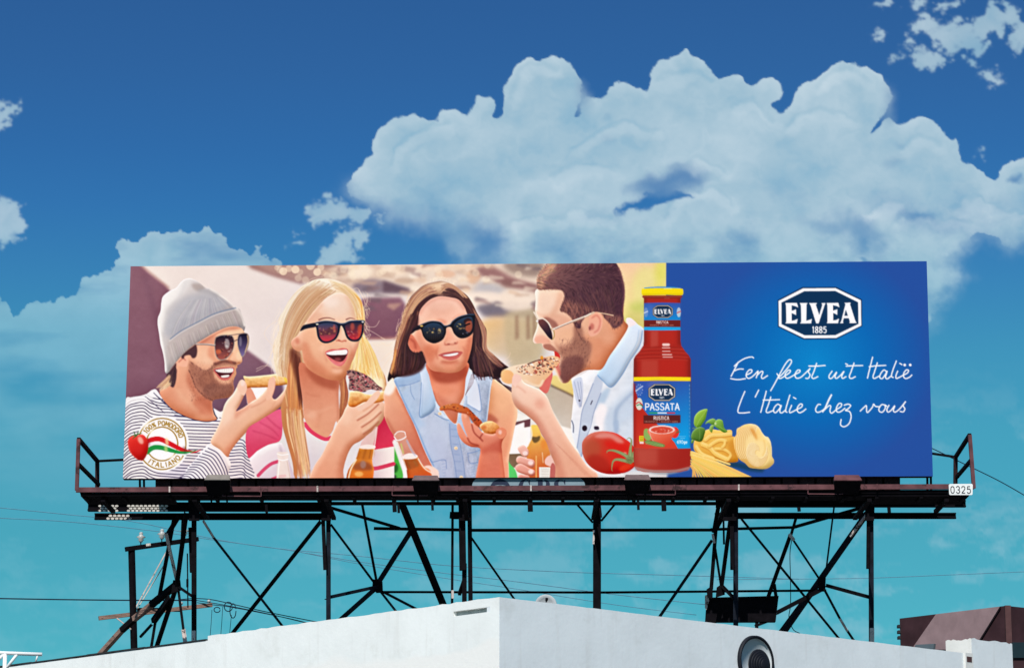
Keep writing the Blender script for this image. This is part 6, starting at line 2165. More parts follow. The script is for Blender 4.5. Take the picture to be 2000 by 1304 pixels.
    for (x, y) in ((868, 940), (930, 1278), (682, 540)):
        e(x, y, 22, 20, (244, 220, 190))
        e(x + 3, y + 4, 12, 10, (216, 186, 156), .7, 1)
    for q in ([(568, 1070), (600, 1100), (740, 1075), (760, 1180)], [(1000, 1000), (1080, 985), (1150, 960)], [(1005, 1000), (1030, 1110), (1140, 1100)]):
        s(q, 8, (120, 140, 186), .7, 1)
    for k in range(6):
        s([(700 + k * 4, 1090 + k * 34), (760 - k * 3, 1080 + k * 36)], 5, (140, 156, 198), .6)
        s([(1040, 1130 + k * 30), (1090, 1120 + k * 30)], 5, (140, 156, 198), .6)
    free()
    # neck and face
    cv.t(*tF)
    neck = [(548, -60), (992, -60), (980, 150), (964, 320), (930, 400), (900, 470), (872, 650), (800, 612), (720, 500), (650, 420), (604, 290), (562, 120)]
    f(neck, G(780, 20, (232, 140, 110), 800, 420, (242, 166, 136)))
    form(neck, 40, 0, 7)
    inside(neck)
    f([(550, -40), (700, 40), (800, 52), (980, -40), (975, 120), (800, 190), (610, 150)], (170, 78, 56), .8, 8)
    f([(620, 300), (780, 400), (900, 440), (870, 650), (760, 560)], (190, 100, 78), .4, 10)
    e(760, 280, 90, 60, (238, 150, 116), .6, 10)
    s([(600, 280), (650, 420), (720, 510)], 16, (150, 78, 62), .6, 4)
    free()
    cv.t(*tE)
    fc = [(680, 430), (790, 440), (900, 470), (970, 560), (1004, 640), (1076, 664), (1072, 800), (1062, 900), (1052, 1000), (1032, 1090), (1004, 1180), (976, 1240), (900, 1300), (800, 1316), (700, 1306), (600, 1290), (540, 1230), (492, 1104), (470, 1064),
          (400, 1082), (340, 1040), (300, 940), (304, 880), (360, 862), (420, 800), (430, 700), (452, 600), (500, 530), (580, 462)]
    f(fc, G(700, 520, (246, 198, 176), 720, 1200, (242, 172, 142)))
    form(fc, 46, 16, 8)
    inside(fc)
    e(700, 580, 160, 90, (236, 176, 152), .7, 16)
    f([(430, 700), (460, 760), (520, 980), (620, 1200), (700, 1300), (560, 1280), (480, 1100), (400, 900)], (214, 126, 98), .5, 12)
    s([(440, 640), (500, 540), (600, 470), (700, 440), (880, 470), (980, 580)], 44, (200, 120, 100), .55, 8)
    e(960, 1010, 60, 90, (240, 160, 126), .65, 12)
    e(600, 1060, 70, 70, (236, 150, 114), .6, 14)
    f([(300, 900), (350, 870), (420, 960), (460, 1060), (380, 1070), (330, 1020)], (224, 130, 104), .9, 3)
    s([(330, 920), (380, 960), (400, 1030)], 20, (180, 86, 68), .6, 4)
    s([(660, 1020), (640, 1090), (660, 1160)], 13, (196, 96, 76), .5, 4)
    s([(950, 1010), (970, 1060), (950, 1120)], 12, (200, 100, 80), .5, 4)
    f([(1000, 920), (1060, 900), (1045, 1040), (1000, 1190), (930, 1290), (960, 1150)], (206, 108, 82), .5, 7)
    f([(520, 990), (600, 1000), (660, 1050), (600, 1180), (540, 1180), (490, 1090)], (212, 118, 88), .55, 9)
    e(640, 1010, 50, 28, (242, 160, 126), .7, 7)
    e(940, 960, 46, 34, (246, 172, 140), .8, 7)
    s([(800, 770), (810, 850), (822, 930)], 18, (246, 182, 156), .85, 4)
    s([(770, 800), (770, 880), (745, 960)], 16, (200, 108, 84), .5, 5)
    f([(640, 700), (700, 690), (760, 720), (740, 760), (680, 720)], (212, 130, 106), .5, 5)
    s([(830, 700), (900, 650), (980, 640)], 20, (212, 130, 106), .5, 5)
    e(690, 540, 110, 46, (242, 190, 168), .8, 10)
    s([(700, 1180), (800, 1196), (890, 1170)], 16, (186, 92, 72), .55, 4)
    e(800, 900, 40, 60, (240, 168, 140), .7, 8, -10)
    s([(736, 990), (790, 985), (840, 985), (884, 968)], 12, (178, 82, 66), .55, 3)
    e(782, 984, 16, 7, (136, 58, 52), .75, 2.4)
    e(860, 970, 14, 7, (136, 58, 52), .75, 2.4)
    s([(736, 960), (742, 985), (770, 996)], 8, (190, 96, 76), .6, 2)
    s([(884, 950), (886, 968), (868, 984)], 8, (190, 96, 76), .6, 2)
    e(822, 950, 22, 18, (250, 190, 164), .7, 4)
    e(800, 1200, 120, 26, (204, 110, 84), .5, 6)
    e(800, 1260, 90, 40, (236, 152, 120), .6, 8)
    free()
    f([(664, 1112), (720, 1084), (790, 1072), (850, 1062), (944, 1072), (920, 1116), (880, 1150), (810, 1168), (740, 1150), (690, 1124)], (208, 112, 102), 1, 1)
    f([(712, 1112), (790, 1096), (892, 1080), (872, 1108), (790, 1122)], (250, 242, 236), 1, .6)
    for k in range(6):
        s([(735 + k * 25, 1106 - k * 4), (737 + k * 25, 1122 - k * 3)], 3, (206, 186, 180), .5)
    s([(700, 1114), (790, 1096), (900, 1078)], 5, (150, 60, 64), .6)
    s([(720, 1142), (800, 1156), (890, 1126)], 18, (224, 124, 116), .7, 3)
    # cat-eye sunglasses
    f([(430, 790), (450, 762), (540, 726), (600, 716), (680, 726), (736, 766), (800, 752), (830, 716), (900, 668), (1000, 640), (1076, 634), (1090, 660), (1084, 770), (1062, 856), (990, 908), (910, 912), (848, 862), (812, 790), (760, 796), (752, 860), (712, 934), (622, 974), (540, 948), (490, 892), (466, 820)], (40, 40, 50))
    m1 = [(486, 800), (560, 744), (650, 740), (716, 784), (730, 850), (694, 920), (620, 952), (550, 930), (504, 880)]
    m2 = [(846, 760), (910, 700), (1000, 668), (1056, 680), (1062, 770), (1040, 840), (980, 886), (910, 888), (862, 840)]
    f(m1, G(600, 740, (58, 80, 104), 610, 950, (44, 34, 38)))
    f(m2, G(940, 680, (58, 78, 100), 960, 890, (40, 32, 38)))
    inside(m1)
    specks([(490, 800), (725, 790), (725, 850), (500, 860)], 22, 13, [(230, 196, 120), (150, 110, 80), (50, 40, 44), (200, 170, 120)], .75)
    for x in range(510, 720, 24):
        s([(x, 850), (x + 4, 930)], 4, (110, 84, 70), .5)
    inside(m2)
    specks([(850, 760), (980, 740), (980, 800), (860, 830)], 12, 13, [(230, 196, 120), (150, 110, 80), (50, 40, 44)], .75)
    f([(970, 720), (1010, 690), (1050, 720), (1056, 800), (1020, 850), (975, 810), (985, 770)], (168, 92, 70), .9, 2)
    f([(960, 710), (1010, 680), (1050, 710), (1000, 720), (970, 750)], (60, 40, 44), .9, 1)
    s([(970, 768), (1030, 745)], 18, (30, 24, 30), .9)
    specks([(940, 850), (1030, 830), (1010, 890), (940, 890)], 9, 9, [(230, 230, 240), (120, 110, 130)], .7)
    free()
    f([(340, 850), (370, 800), (446, 762), (470, 800), (400, 830)], (48, 40, 52))
    s([(440, 770), (540, 728), (610, 718), (690, 732), (740, 772), (800, 756), (830, 718), (900, 670), (1000, 642), (1080, 640)], 11, (74, 104, 130), .75)
    e(470, 772, 18, 10, (230, 190, 110), .9)
    # hair falling on the left of her face and on the shoulder
    f([(420, 640), (430, 760), (370, 810), (330, 860), (296, 900), (330, 1050), (400, 1086), (470, 1070), (520, 1190), (470, 1290), (330, 1350), (190, 1340), (200, 1150), (240, 950), (300, 800)], (84, 52, 56), .92, 4)
    strands([(440, 600), (380, 760), (280, 1000), (240, 1330)], [(330, 640), (270, 820), (200, 1050), (140, 1330)], 60, 8, [(120, 78, 72), (60, 38, 44), (190, 130, 98), (96, 60, 60)], .6, 8)
    f([(304, 900), (350, 870), (410, 950), (455, 1060), (390, 1076), (336, 1030)], (222, 130, 104), 1, 2)
    s([(335, 920), (385, 960), (405, 1035)], 22, (172, 80, 64), .65, 4)
    strands([(420, 640), (360, 800), (300, 1000), (330, 1330)], [(400, 620), (330, 800), (250, 1000), (200, 1340)], 40, 10, [(84, 52, 56), (112, 72, 70), (70, 42, 48)], .7, 8)
    strands([(480, 1080), (470, 1180), (420, 1300)], [(350, 1060), (330, 1200), (300, 1330)], 34, 10, [(84, 50, 54), (110, 70, 66), (66, 40, 46)], .8, 8)
    strands([(1040, 1080), (1050, 1200), (1080, 1400)], [(1200, 1050), (1260, 1200), (1330, 1400)], 46, 9, [(70, 44, 52), (104, 70, 70), (134, 92, 84), (54, 34, 42)], .75, 8)
    for k in range(7):
        s([(1300 + k * 9, 1360), (1380 + k * 6, 1430 + k * 4), (1520, 1490 + k * 9)], 7, (84, 54, 60), .75)
    for k in range(4):
        s([(1080 - k * 10, 1330), (1060 - k * 14, 1440), (980, 1560 + k * 6)], 5, (130, 84, 80), .6)
    for _ in range(50):
        t_ = rnd.random()
        x_, y_ = 470 + 420 * t_, 300 - 70 * math.sin(t_ * 3.1)
        s([(x_, y_ + 20), (x_ + rnd.uniform(-20, 30), y_ - rnd.uniform(8, 34)), (x_ + rnd.uniform(10, 60), y_ - rnd.uniform(0, 20))], 4, (255, 232, 204), .4)
    for _ in range(40):
        y_ = rnd.uniform(420, 900)
        x_ = 330 - (y_ - 420) * .3
        s([(x_ + 30, y_ - 40), (x_ - rnd.uniform(0, 30), y_), (x_ - rnd.uniform(-10, 30), y_ + 70)], 4, (246, 206, 166), .4)
    # beer bottle in front of her arm
    cv.t(*tF)
    s([(160, 860), (210, 1000), (250, 1120), (290, 1240), (280, 1310)], 60, (246, 236, 232), .95, 2)
    f([(148, 806), (160, 770), (200, 744), (250, 738), (280, 756), (292, 810), (330, 880), (424, 1036), (248, 1060), (214, 960), (180, 860)], (226, 168, 148), .74, .6, False)
    b3 = [(248, 1054), (424, 1030), (452, 1096), (500, 1150), (580, 1206), (640, 1270), (680, 1340), (300, 1340), (306, 1270), (296, 1190)]
    f(b3, G(330, 1060, (206, 124, 56), 450, 1290, (222, 104, 44)), 1, .5, False)
    form(b3, 60, 30, 4, .3, -.9, False)
    f([(280, 1080), (400, 1060), (440, 1140), (320, 1180)], (160, 90, 44), .5, 4)
    f([(244, 1046), (290, 1008), (360, 1000), (424, 1026), (410, 1056), (330, 1068), (270, 1066)], (252, 232, 222), .95)
    s([(152, 806), (190, 850), (260, 830), (292, 804)], 12, (255, 250, 244), .9)
    s([(156, 790), (200, 750), (270, 752), (286, 790)], 9, (255, 250, 246), .9)
    s([(190, 870), (240, 1010), (300, 1190)], 9, (255, 250, 244), .75)
    s([(300, 850), (350, 960), (400, 1030)], 18, (190, 186, 206), .7, 2)
    s([(232, 890), (260, 1000)], 16, (206, 220, 130), .8, 2)
    s([(430, 1060), (500, 1170), (590, 1230)], 12, (255, 244, 230), .8, 1)
    s([(300, 1080), (340, 1180)], 16, (150, 96, 50), .6, 3)
    s([(380, 1080), (420, 1150)], 16, (170, 120, 70), .6, 3)
    f([(500, 1160), (560, 1140), (640, 1180), (672, 1240), (664, 1310), (620, 1310), (580, 1220)], (250, 216, 200), .95, 2)
    # her hand and slice
    hd = [(880, 672), (908, 654), (946, 720), (1002, 816), (960, 700), (930, 580), (946, 522), (996, 510), (1022, 580), (1046, 650), (1088, 648), (1140, 716), (1186, 764), (1300, 786), (1330, 740), (1390, 700), (1444, 724), (1452, 780), (1410, 850), (1396, 920), (1404, 1010), (1424, 1310),
          (1096, 1310), (1130, 1100), (1152, 950), (1040, 924), (952, 872), (894, 780)]
    f(hd, G(1000, 600, (236, 158, 130), 1250, 1200, (226, 128, 102)))
    form(hd, 54, 34, 4)
    inside(hd)
    f([(1150, 960), (1300, 880), (1400, 850), (1410, 1000), (1300, 980), (1160, 1010)], (200, 92, 72), .5, 8)
    for q in ([(1000, 820), (1040, 880), (1130, 910)], [(1050, 660), (1080, 760), (1150, 830)], [(1180, 770), (1150, 820), (1180, 860)]):
        s(q, 15, (160, 66, 52), .75, 2.2)
    s([(1380, 1000), (1400, 1150), (1410, 1300)], 26, (244, 150, 112), .7, 6)
    s([(1150, 1000), (1130, 1150), (1110, 1300)], 24, (238, 140, 106), .5, 6)
    e(975, 560, 20, 34, (244, 176, 150), .9, 2)
    free()
    sl = [(678, 492), (694, 462), (800, 428), (880, 426), (960, 456), (1012, 478), (1100, 566), (1174, 644), (1156, 706), (1082, 650), (1010, 550), (940, 534), (900, 524), (800, 492), (700, 508)]
    f(sl, G(700, 440, (222, 140, 84), 1100, 640, (196, 92, 48)))
    s([(690, 498), (800, 492), (900, 524), (1000, 548), (1080, 650), (1150, 702)], 14, (176, 78, 40), .8, 2)
    specks([(694, 462), (800, 428), (880, 426), (960, 456), (1100, 560), (1174, 644), (1080, 600), (960, 500), (820, 468)], 40, 13, [(60, 42, 46), (84, 60, 58), (150, 60, 44), (240, 190, 150)], .95)
    specks(sl, 50, 11, [(70, 50, 54), (226, 140, 70), (240, 200, 170), (150, 70, 46), (96, 64, 60)], .85)
    k3 = [(1142, 690), (1190, 644), (1280, 628), (1350, 668), (1374, 716), (1340, 760), (1280, 776), (1196, 756)]
    f(k3, G(1200, 640, (250, 200, 140), 1280, 776, (228, 142, 76)))
    form(k3, 50, 30, 3)
    grain(k3, 36, 4, 4, 13)
    e(1190, 700, 36, 24, (214, 112, 56), .7, 3)
    f([(1330, 756), (1350, 720), (1400, 700), (1446, 726), (1450, 780), (1410, 830), (1360, 820)], (238, 150, 116))
    e(1380, 756, 20, 26, (250, 196, 176), .9, 2)

    # ================================================= fourth friend: profile, pale blue shirt
    cv.t(*tH)
    body = [(750, 150), (800, 120), (870, 90), (960, 30), (1100, -120), (1260, -200), (1400, -460), (1380, -550), (1430, -562), (1500, -500), (1600, -420), (1700, -200), (1700, 1310), (860, 1310), (850, 1040), (790, 900), (742, 720), (752, 560), (772, 320)]
    f(body, G(800, 400, (240, 240, 242), 1450, 600, (214, 226, 238)))
    form(body, 30, 24, 9)
    grain(body, 22, 26, 14, 88)
    inside(body)
    f([(1130, 560), (1240, 420), (1470, 240), (1600, 260), (1500, 520), (1300, 700), (1260, 900), (1180, 800)], (198, 214, 232), .7, 12)
    f([(1240, 540), (1300, 430), (1470, 270), (1480, 300), (1340, 430), (1280, 560), (1290, 760), (1250, 760)], (158, 178, 206), .6, 6)
    f([(980, 440), (1110, 280), (1200, 250), (1130, 420), (1040, 500)], (178, 200, 222), .8, 6)
    f([(1080, 420), (1160, 480), (1120, 640), (1110, 760), (1040, 700), (1020, 540)], (252, 246, 246), .9, 6)
    # placket
    f([(1040, 100), (1110, 170), (1080, 330), (1010, 520), (960, 700), (900, 880), (860, 1040), (800, 1010), (830, 820), (870, 520), (930, 360), (1000, 180)], (200, 210, 226), 1, 2)
    for q in ([(1000, 190), (930, 370), (870, 520), (840, 760), (805, 980)], [(1090, 300), (1010, 520), (970, 690), (900, 870), (862, 1040)]):
        s(q, 7, (120, 136, 176), .7, 1)
    f([(760, 170), (860, 120), (884, 260), (870, 400), (846, 480), (790, 360)], (206, 212, 228), .9, 2)
    for dx in (0, 40, 70):
        s([(780 + dx, 170), (820 + dx * .7, 330), (848 + dx * .2, 460)], 5, (120, 130, 166), .6)
    s([(750, 620), (770, 680), (770, 760)], 12, (70, 80, 110), .7, 1)
    e(900, 710, 30, 34, (66, 46, 66))
    e(840, 390, 10, 10, (60, 46, 60))
    s([(990, 390), (970, 436)], 10, (80, 76, 100))
    f([(1012, 690), (1060, 690), (1064, 726), (1016, 724)], (64, 50, 74), .9, 1)
    f([(1230, 640), (1290, 620), (1290, 740), (1260, 760)], (176, 196, 220), .7, 4)
    # collar
    free()
    col = [(1045, 92), (1110, -20), (1190, -160), (1260, -220), (1400, -452), (1384, -540), (1430, -562), (1510, -496), (1570, -420), (1540, -250), (1420, -60), (1330, 100), (1210, 238), (1110, 160)]
    f(col, G(1300, -300, (222, 234, 246), 1200, 160, (190, 214, 238)))
    form(col, 44, 30, 5)
    s([(1570, -420), (1540, -250), (1420, -60), (1330, 100), (1212, 236), (1110, 160), (1048, 94)], 8, (120, 158, 204), .8, 1.2)
    s([(1530, -430), (1500, -270), (1390, -80), (1300, 90)], 5, (150, 184, 220), .7, 1)
    f([(1380, -540), (1430, -562), (1500, -500), (1450, -470), (1400, -456)], (250, 232, 226), .95, 2)
    # head
    cv.t(*tG)
    hd2 = [(352, 345), (336, 480), (328, 600), (356, 700), (348, 790), (312, 890), (302, 945), (330, 976), (400, 976), (426, 1028), (480, 1056), (546, 1072), (548, 1150), (590, 1200), (564, 1270), (604, 1375), (644, 1430), (704, 1426), (764, 1366), (900, 1290), (1000, 1280),
           (1100, 1270), (1190, 1120), (1260, 1020), (1402, 792), (1352, 690), (1330, 400), (1100, 300), (650, 330)]
    f(hd2, G(380, 600, (248, 212, 186), 1150, 1050, (226, 156, 122)))
    form(hd2, 44, 44, 8, -.9, -.3)
    inside(hd2)
    e(460, 500, 110, 110, (250, 216, 192), .7, 12)
    s([(346, 360), (334, 520), (330, 600)], 40, (255, 244, 230), .9, 5)
    f([(400, 690), (520, 720), (560, 800), (700, 760), (760, 720), (640, 640), (480, 640)], (228, 166, 140), .6, 8)
    e(680, 900, 110, 90, (246, 194, 158), .7, 14)
    f([(860, 880), (980, 900), (1080, 900), (1200, 800), (1390, 790), (1260, 1020), (1100, 1260), (960, 1290), (980, 1080)], (222, 146, 110), .55, 10)
    e(1180, 900, 80, 90, (240, 180, 148), .55, 12)
    f([(302, 945), (320, 900), (400, 880), (480, 920), (470, 985), (400, 978), (330, 976)], (238, 160, 136), .55, 5)
    s([(318, 880), (304, 940), (330, 974)], 22, (255, 232, 214), .8, 3)
    s([(480, 930), (500, 1000), (470, 1040)], 14, (206, 126, 104), .5, 4)
    f([(420, 690), (470, 670), (560, 720), (600, 790), (530, 800), (480, 740)], (150, 96, 86), .7, 4)
    f([(600, 380), (660, 390), (660, 460), (630, 560), (560, 640), (500, 640), (560, 520)], (230, 172, 144), .55, 8)
    f([(560, 820), (700, 790), (800, 800), (780, 900), (660, 1000), (560, 960)], (236, 176, 142), .4, 8)
    s([(560, 960), (600, 1040), (640, 1110)], 18, (206, 136, 110), .5, 5)
    s([(330, 600), (380, 640), (460, 660)], 16, (226, 168, 142), .5, 5)
    # beard
    f([(424, 990), (500, 985), (570, 1040), (620, 1100), (560, 1090), (480, 1054), (430, 1030)], (176, 116, 100), .8, 2)
    bd = [(780, 770), (870, 790), (896, 910), (974, 976), (972, 1080), (932, 1200), (862, 1306), (764, 1372), (700, 1428), (640, 1432), (604, 1374), (622, 1250), (640, 1130), (600, 1050), (640, 1010), (710, 1010), (770, 900)]
    f(bd, (160, 110, 94), .80, 7)
    f([(560, 1000), (660, 990), (740, 960), (720, 1100), (640, 1130), (600, 1060)], (186, 130, 108), .5, 7)
    f([(640, 1180), (760, 1120), (880, 1140), (860, 1290), (760, 1372), (680, 1426), (620, 1400), (622, 1260)], (124, 78, 76), .65, 6)
    for _ in range(600):
        x, y = rnd.uniform(610, 975), rnd.uniform(900, 1425)
        s([(x, y), (x - rnd.uniform(-4, 14), y + rnd.uniform(10, 26))], 5, (92, 56, 58), .34 * rnd.random(), .8, smooth=False)
    free()
    f([(546, 1066), (590, 1082), (616, 1130), (606, 1200), (580, 1250), (560, 1240), (556, 1140)], (214, 70, 62))
    s([(544, 1070), (552, 1130)], 9, (252, 236, 220), .9)
    f([(556, 1250), (590, 1210), (612, 1260), (620, 1330), (600, 1350)], (206, 104, 94), .7, 3)
    s([(540, 1262), (570, 1290), (600, 1370), (640, 1424)], 22, (250, 222, 180), .85, 4)
    # hair
    hr = [(362, 345), (346, 260), (366, 176), (430, 92), (490, 40), (700, 10), (1000, 0), (1230, 30), (1296, 100), (1334, 200), (1362, 330), (1362, 450), (1342, 600), (1350, 690), (1320, 760), (1240, 800), (1190, 740), (1130, 680), (1100, 630), (1030, 610), (960, 640), (890, 690), (860, 740), (850, 800), (790, 780), (760, 690), (690, 620), (622, 596),
          (640, 520), (668, 450), (650, 372), (560, 348), (440, 352)]
    f(hr, G(420, 200, (150, 106, 100), 900, 400, (96, 62, 74)), 1, 1.5)
    inside(hr, blur=1.5)
    f([(620, 600), (680, 480), (800, 500), (1000, 560), (1120, 600), (1240, 640), (1350, 680), (1280, 780), (1180, 740), (1080, 620), (960, 640), (860, 740), (790, 780), (740, 680)], (196, 136, 112), .6, 9)
    f([(346, 260), (380, 150), (450, 80), (560, 50), (560, 120), (470, 200), (420, 330), (360, 344)], (232, 178, 142), .75, 7)
    for _ in range(1500):
        x, y = rnd.uniform(340, 1365), rnd.uniform(50, 760)
        up = max(0.0, 1 - (y - 60) / 330)
        ang = math.radians(-62 + 60 * (1 - up) * (x - 360) / 1000 + (1 - up) * 118 + rnd.uniform(-16, 16))
        k_ = rnd.uniform(28, 64)
        lit = max(0, 1 - (x - 350) / 330) * up + max(0, 1 - (y - 50) / 90) * .5
        c_ = [(78, 50, 60), (104, 70, 76), (128, 90, 90), (64, 40, 52)][rnd.randrange(4)]
        c_ = tuple(v + (w_ - v) * min(1, lit * rnd.uniform(.3, 1.0)) for v, w_ in zip(c_, (250, 206, 170)))
        s([(x, y), (x + math.cos(ang) * k_ * .5, y + math.sin(ang) * k_ * .5 - 3), (x + math.cos(ang) * k_, y + math.sin(ang) * k_)], 9, c_, .5, .9, 3)
    strands([(700, 420), (800, 520), (860, 680)], [(1200, 340), (1260, 500), (1300, 680)], 60, 8, [(80, 52, 64), (112, 74, 80), (140, 94, 90)], .4, 5)
    s([(1290, 110), (1340, 230), (1360, 420), (1340, 600)], 20, (176, 126, 120), .6, 4)
    free()
    fuzz([(362, 345), (440, 352), (560, 348), (650, 372), (668, 450), (640, 520), (622, 596)], 160, 34, .5, .5, [(120, 82, 80), (170, 120, 104)], 5, .6)
    fuzz([(622, 596), (690, 620), (760, 690), (790, 780), (850, 900), (900, 960)], 260, 34, .2, .8, [(140, 94, 84), (110, 72, 70), (176, 124, 104)], 5, .55)
    fuzz([(1100, 630), (1190, 740), (1240, 800), (1320, 760), (1350, 690)], 160, 34, .1, .8, [(140, 96, 88), (170, 118, 100)], 5, .45)
    fuzz([(346, 260), (366, 176), (430, 92), (490, 56)], 90, 30, -.6, -.6, [(250, 214, 180), (214, 160, 130)], 4, .6)
    fuzz([(1290, 100), (1334, 200), (1362, 330), (1362, 450), (1342, 600)], 120, 24, .7, -.2, [(130, 90, 88), (190, 140, 126)], 4, .5)
    # ear
    f([(958, 650), (1010, 614), (1070, 620), (1108, 690), (1096, 800), (1046, 870), (972, 892), (940, 830), (950, 720)], (242, 176, 150))
    s([(985, 680), (1040, 650), (1080, 710), (1060, 810), (1010, 850)], 18, (214, 126, 110), .7, 3)
    e(985, 780, 26, 40, (190, 104, 92), .7, 4)
    e(960, 800, 10, 26, (120, 60, 60), .8, 3)
    # aviators from the side
    f([(360, 706), (430, 694), (490, 750), (516, 830), (528, 928), (484, 906), (430, 836), (376, 764)], G(380, 710, (140, 90, 84), 500, 900, (56, 40, 60)))
    s([(356, 690), (330, 640), (312, 612)], 16, (240, 224, 206))
    s([(330, 630), (360, 690), (420, 688), (480, 738), (516, 810), (545, 890), (530, 932)], 15, (236, 216, 198))
    s([(512, 806), (540, 820), (548, 890), (530, 930)], 12, (190, 150, 90), .9)
    e(352, 716, 12, 12, (255, 250, 244))
    s([(520, 820), (700, 745), (900, 668), (970, 634), (1010, 616)], 24, (216, 184, 160))
    s([(530, 812), (700, 738), (900, 662), (970, 628)], 8, (250, 236, 222))
    s([(560, 808), (720, 742), (900, 672)], 5, (130, 90, 84), .8)
    s([(1060, 618), (1150, 634), (1234, 652)], 10, (226, 190, 160))
    # bottle held below, fingers
    cv.t(*tH)
    f([(276, 690), (320, 670), (370, 690), (400, 790), (470, 880), (500, 1000), (540, 1300), (240, 1310), (230, 1000), (250, 900), (286, 820)], G(300, 700, (250, 210, 110), 400, 1200, (216, 110, 56)))
    f([(286, 810), (340, 810), (384, 800), (376, 850), (330, 880), (300, 860)], (110, 90, 60), .8, 2)
    s([(276, 690), (290, 800), (240, 920)], 14, (255, 244, 220), .7, 1)
    e(430, 900, 40, 60, (240, 150, 70), .8, 4)
    s([(340, 1030), (340, 1300)], 14, (250, 196, 130), .8, 1)
    s([(410, 990), (420, 1110)], 8, (250, 220, 190), .8)
    f([(372, 1160), (505, 1160), (500, 1310), (376, 1310)], (240, 228, 214), 1, 0, False)
    for k in range(6):
        s([(392, 1182 + k * 20), (488, 1182 + k * 20)], 4, (170, 150, 140), .6)
    for fp in ([(124, 950), (150, 915), (200, 906), (246, 960), (250, 1010), (220, 1046), (170, 1020)], [(110, 1060), (150, 1030), (240, 1060), (310, 1080), (322, 1130), (290, 1168), (200, 1140), (120, 1110)],
               [(100, 1150), (160, 1120), (260, 1170), (322, 1200), (318, 1250), (270, 1262), (160, 1230), (110, 1200)], [(130, 1270), (200, 1250), (270, 1290), (260, 1330), (130, 1330)]):
        f(fp, G(150, 950, (244, 190, 172), 260, 1250, (228, 152, 132)))
        form(fp, 50, 30, 2.5)
    for (x, y) in ((212, 1000), (275, 1110), (278, 1212)):
        e(x, y, 30, 26, (252, 220, 208), .9, 1.5)
    f([(440, 1080), (480, 1030), (520, 1040), (560, 1150), (520, 1156), (450, 1130)], (244, 196, 180))
    f([(505, 1160), (560, 1150), (620, 1310), (505, 1310)], (206, 120, 110))
    # arm, hand, slice
    f([(376, 250), (430, 160), (480, 50), (530, 74), (512, 180), (462, 306)], (226, 124, 112))
    arm2 = [(58, 190), (64, 120), (100, 86), (150, 100), (200, 180), (300, 230), (380, 262), (460, 340), (500, 430), (540, 530), (620, 680), (740, 880), (830, 1000), (920, 1130), (1050, 1240), (1110, 1310), (600, 1310), (560, 1150), (500, 1000), (460, 880), (400, 780), (340, 660), (230, 560), (110, 470), (58, 350)]
    f(arm2, G(150, 250, (250, 208, 184), 700, 1150, (238, 176, 148)))
    form(arm2, 54, 40, 6, .2, -.95)
    inside(arm2)
    f([(600, 1310), (560, 1150), (460, 880), (340, 660), (230, 560), (110, 470), (70, 360), (180, 440), (320, 520), (440, 700), (540, 900), (640, 1120), (720, 1310)], (216, 138, 114), .55, 10)
    s([(470, 380), (540, 540), (640, 730), (800, 980), (1000, 1210)], 40, (252, 214, 190), .6, 8)
    e(380, 430, 60, 60, (228, 152, 130), .5, 10)
    s([(70, 200), (160, 250), (220, 300)], 14, (222, 150, 128), .5, 4)
    for k in range(16):
        s([(560 + k * 22, 880 + k * 24), (620 + k * 26, 930 + k * 24)], 5, (206, 130, 108), .35, 1)
    free()
    cv.t(*tG)
    s4 = [(-20, 1270), (60, 1240), (160, 1220), (240, 1212), (300, 1190), (380, 1160), (420, 1140), (520, 1120), (612, 1150), (580, 1230), (540, 1270), (480, 1330), (410, 1440), (380, 1476), (300, 1466), (200, 1420), (150, 1350), (90, 1330), (60, 1420), (-20, 1400), (-70, 1330)]
    s4 = [(-60, 1300), (60, 1238), (170, 1214), (300, 1190), (400, 1146), (520, 1118), (614, 1146), (592, 1222), (552, 1262), (508, 1330), (440, 1400), (400, 1466), (372, 1478), (300, 1462), (200, 1424), (140, 1350), (60, 1390), (-40, 1400)]
    f(s4, G(100, 1250, (248, 222, 192), 420, 1440, (240, 188, 144)), 1, 0, True, 3)
    specks([(100, 1260), (300, 1190), (420, 1140), (612, 1150), (560, 1250), (420, 1340), (200, 1330)], 170, 14, [(96, 58, 56), (186, 74, 60), (255, 246, 234), (140, 92, 80), (226, 140, 100), (70, 46, 50), (206, 150, 120)], .9)
    s([(240, 1215), (330, 1180), (400, 1160)], 12, (100, 60, 60), .8)
    e(404, 1140, 18, 22, (240, 160, 50), .9)
    s([(200, 1400), (300, 1450), (380, 1462), (420, 1400)], 26, (250, 220, 190), .8, 3)
    f([(-70, 1330), (-40, 1280), (40, 1290), (80, 1340), (64, 1430), (0, 1440), (-60, 1400)], (246, 186, 130), .95, 2)
    cv.t(*tH)
    f([(60, 190), (70, 110), (110, 80), (160, 110), (170, 150), (130, 190), (100, 230)], (250, 206, 186))

    # ================================================= photographic finish of the picture half: grain, mottling, a little haze
    cv.t(*photo)
    yy, xx = np.mgrid[0:cv.H, 0:cv.W]
    X, Y = xx / cv.K + cv.x0, yy / cv.K + cv.y0
    cv.a[:] = gblur(cv.a, .6)
    soft_ = gblur(cv.a, 4.0)
    wide_ = gblur(cv.a, 20.0)
    cv.a += (cv.a - soft_) * .30 + (cv.a - wide_) * .15
    lum = (fbm(X / 2.2, Y / 2.2, 2, 301) - .5) * 5 + (fbm(X / 9, Y / 7, 3, 302) - .5) * 7 + (fbm(X / 46, Y / 38, 3, 303) - .5) * 13
    cv.a += lum[..., None] * (.35 + .65 * np.clip(1 - np.abs(cv.a.mean(-1, keepdims=True) - 150) / 110, 0, 1))
    glow = np.clip(1 - np.hypot((X - 700) / 520, (Y - 500) / 120), 0, 1)[..., None] * .12
    cv.a += (np.array((255, 236, 214)) - cv.a) * glow
    t_ = np.clip(cv.a, 0, 255) / 255
